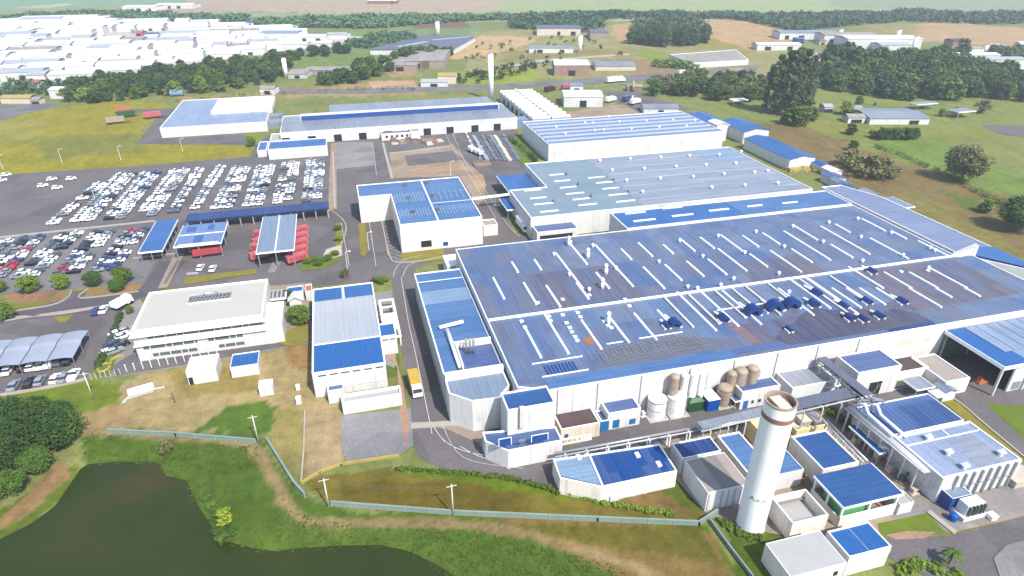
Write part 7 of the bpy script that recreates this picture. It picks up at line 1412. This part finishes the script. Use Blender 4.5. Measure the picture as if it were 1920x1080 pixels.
FH('grey long hall of the far right works', 1470, 76, 1580, 64, 24, 'grey_metal', 'pale_grey_wall'); FH('tile grey hall right of the far grey hall', 1552, 84, 1650, 68, 24, 'tile_grey', 'pale_grey_wall'); FH('big white hall beyond the right wood', 1600, 94, 1740, 76, 30, 'white_roof', 'white_wall'); FH('white sheet front shed below big white hall', 1655, 98, 1712, 86, 18, 'silver_roof', 'white_wall'); FH('white loading sheds left of the eucalyptus top', 1425, 96, 1508, 86, 16, 'white_roof', 'white_wall'); FH('beige yard behind the eucalyptus', 1515, 124, 1552, 106, 20, 'tile_grey', 'beige_wall'); FH('white kiosk in the far right works', 1537, 84, 1550, 78, 8, 'terracotta', 'white_wall'); FH('navy trailer shed in the far right works', 1492, 82, 1508, 74, 8, 'slate_roof', 'blue_door')
FH('brown round house among the right trees', 1785, 100, 1818, 78, 14, 'brown_roof', 'brick_tone', 'house', 'house'); FH('tan house by the short far tower', 1822, 104, 1845, 92, 12, 'slab_tan', 'cream_wall', 'house', 'house'); FH('long white roof at the far right wood edge', 1776, 118, 1885, 106, 14, 'white_roof', 'white_wall'); FH('second long white roof at far right', 1840, 128, 1930, 114, 14, 'silver_roof', 'white_wall'); FH('white roofs cut by the right picture edge', 1880, 150, 1960, 132, 18, 'white_roof', 'white_wall'); FH('white square house behind the right wood tip', 1845, 140, 1872, 128, 10, 'white_roof', 'white_wall', 'house', 'house'); FH('beige house among trees at right', 1790, 176, 1830, 166, 10, 'kerb_yellow', 'beige_wall', 'house', 'house')
for i in range(16):
    px, py = rt2.uniform(1840, 1960), rt2.uniform(86, 112); FH('tiny '+['white', 'grey', 'tan', 'pale'][i % 4]+' house scattered in the far right town', px, py, px+rt2.uniform(9, 18), py-4, 8, ['white_roof', 'tile_grey', 'slab_tan', 'silver_roof'][i % 4], 'white_wall', 'house', 'house', 'tiny houses of the far right town', dark=False)
# low house, carports on the right meadow
FH('grey roofed long low house on the right meadow', 1640, 237, 1752, 226, 24, 'grey_metal', 'white_wall', 'house', 'house'); FH('small white house left of the long low house', 1592, 232, 1624, 222, 8, 'tile_grey', 'white_wall', 'house', 'house'); FH('dark roofed hut behind the yellow green tree', 1600, 214, 1616, 204, 6, 'tile_grey', 'beige_wall', 'house', 'house'); FH('pale shed left of the yellow green tree', 1546, 212, 1562, 202, 8, 'silver_roof', 'white_wall', 'shed', 'shed')
x, y = at(1810, 222); canopy('carport', 'grey flat carport at right of the long low house', 'carport', x-6, y, x+6, y+8, 4, 'grey_metal', 2, 2, pw=.4, thick=.4); x, y = at(1735, 206); canopy('carport', 'long green roofed carport behind the low house', 'carport', x-7, y, x+8, y+6, 3.6, 'fence_green', 3, 2, pw=.3); x, y = at(1388, 197); canopy('carport', 'white topped carport in the wood clearing', 'carport', x-5, y, x+5, y+6, 3, 'white_roof', 2, 2, pw=.3)
sheet('meadow_road', [(1842, 234), (1960, 236), (1960, 264), (1880, 252), (1850, 242)], 'asphalt', .07)
# ------------------------------------------------------------------ air, light and camera
n = bpy.data.materials.new('air'); n.use_nodes = True; nt = n.node_tree; nt.nodes.clear(); o_ = nt.nodes.new('ShaderNodeOutputMaterial'); v = nt.nodes.new('ShaderNodeVolumePrincipled')
v.inputs['Color'].default_value = (.86, .93, 1, 1); v.inputs['Density'].default_value = HAZE = .00024; v.inputs['Anisotropy'].default_value = .2; nt.links.new(v.outputs[0], o_.inputs['Volume']); M['air'] = n
if HAZE:
    b = MB(); b.box(-6200, -400, -5, 6200, 8200, 96); hz = b.build('haze', ['air']); tag(hz, kind='stuff')
W = bpy.data.worlds.new('World'); SC.world = W; W.use_nodes = True; nt = W.node_tree; bg = nt.nodes['Background']; sky = nt.nodes.new('ShaderNodeTexSky'); sky.sky_type = 'NISHITA'; sky.sun_disc = False
EL = R_(50); sx, sy = .37, -.93           # the sun stands behind the camera, a little to the right
sky.sun_elevation = EL; sky.sun_rotation = math.atan2(sx, sy); sky.air_density = 1.0; sky.dust_density = 1.2; bg.inputs['Strength'].default_value = .15; nt.links.new(sky.outputs[0], bg.inputs['Color'])
L = bpy.data.lights.new('sun', 'SUN'); L.energy = 3.9; L.angle = R_(.5); L.color = (1, .95, .87); so = bpy.data.objects.new('sun', L); COL.objects.link(so)
d = Vector((sx*math.cos(EL), sy*math.cos(EL), math.sin(EL)))
so.rotation_euler = d.to_track_quat('Z', 'Y').to_euler(); so.location = (60, -100, 200)
cam = bpy.data.cameras.new('camera'); co = bpy.data.objects.new('camera', cam); COL.objects.link(co); co.location = (0, 0, HC); co.rotation_euler = (math.pi/2-TH, 0, -YAW)
cam.sensor_width = 36; cam.lens = 36*F_/1920; cam.clip_start = 1; cam.clip_end = 20000; SC.camera = co
SC.view_settings.view_transform = 'Standard'; SC.view_settings.look = 'None'; SC.view_settings.exposure = .85; SC.view_settings.gamma = 1
SC.cycles.volume_bounces = 0; SC.cycles.max_bounces = 5; SC.cycles.use_denoising = True
for o in bpy.data.objects:
    for k in ('base', 'bx'):
        if k in o: del o[k]
print('objects', len(bpy.data.objects), 'cars', len(CARS), 'trees', NTREE[0], 'town', len(rows))
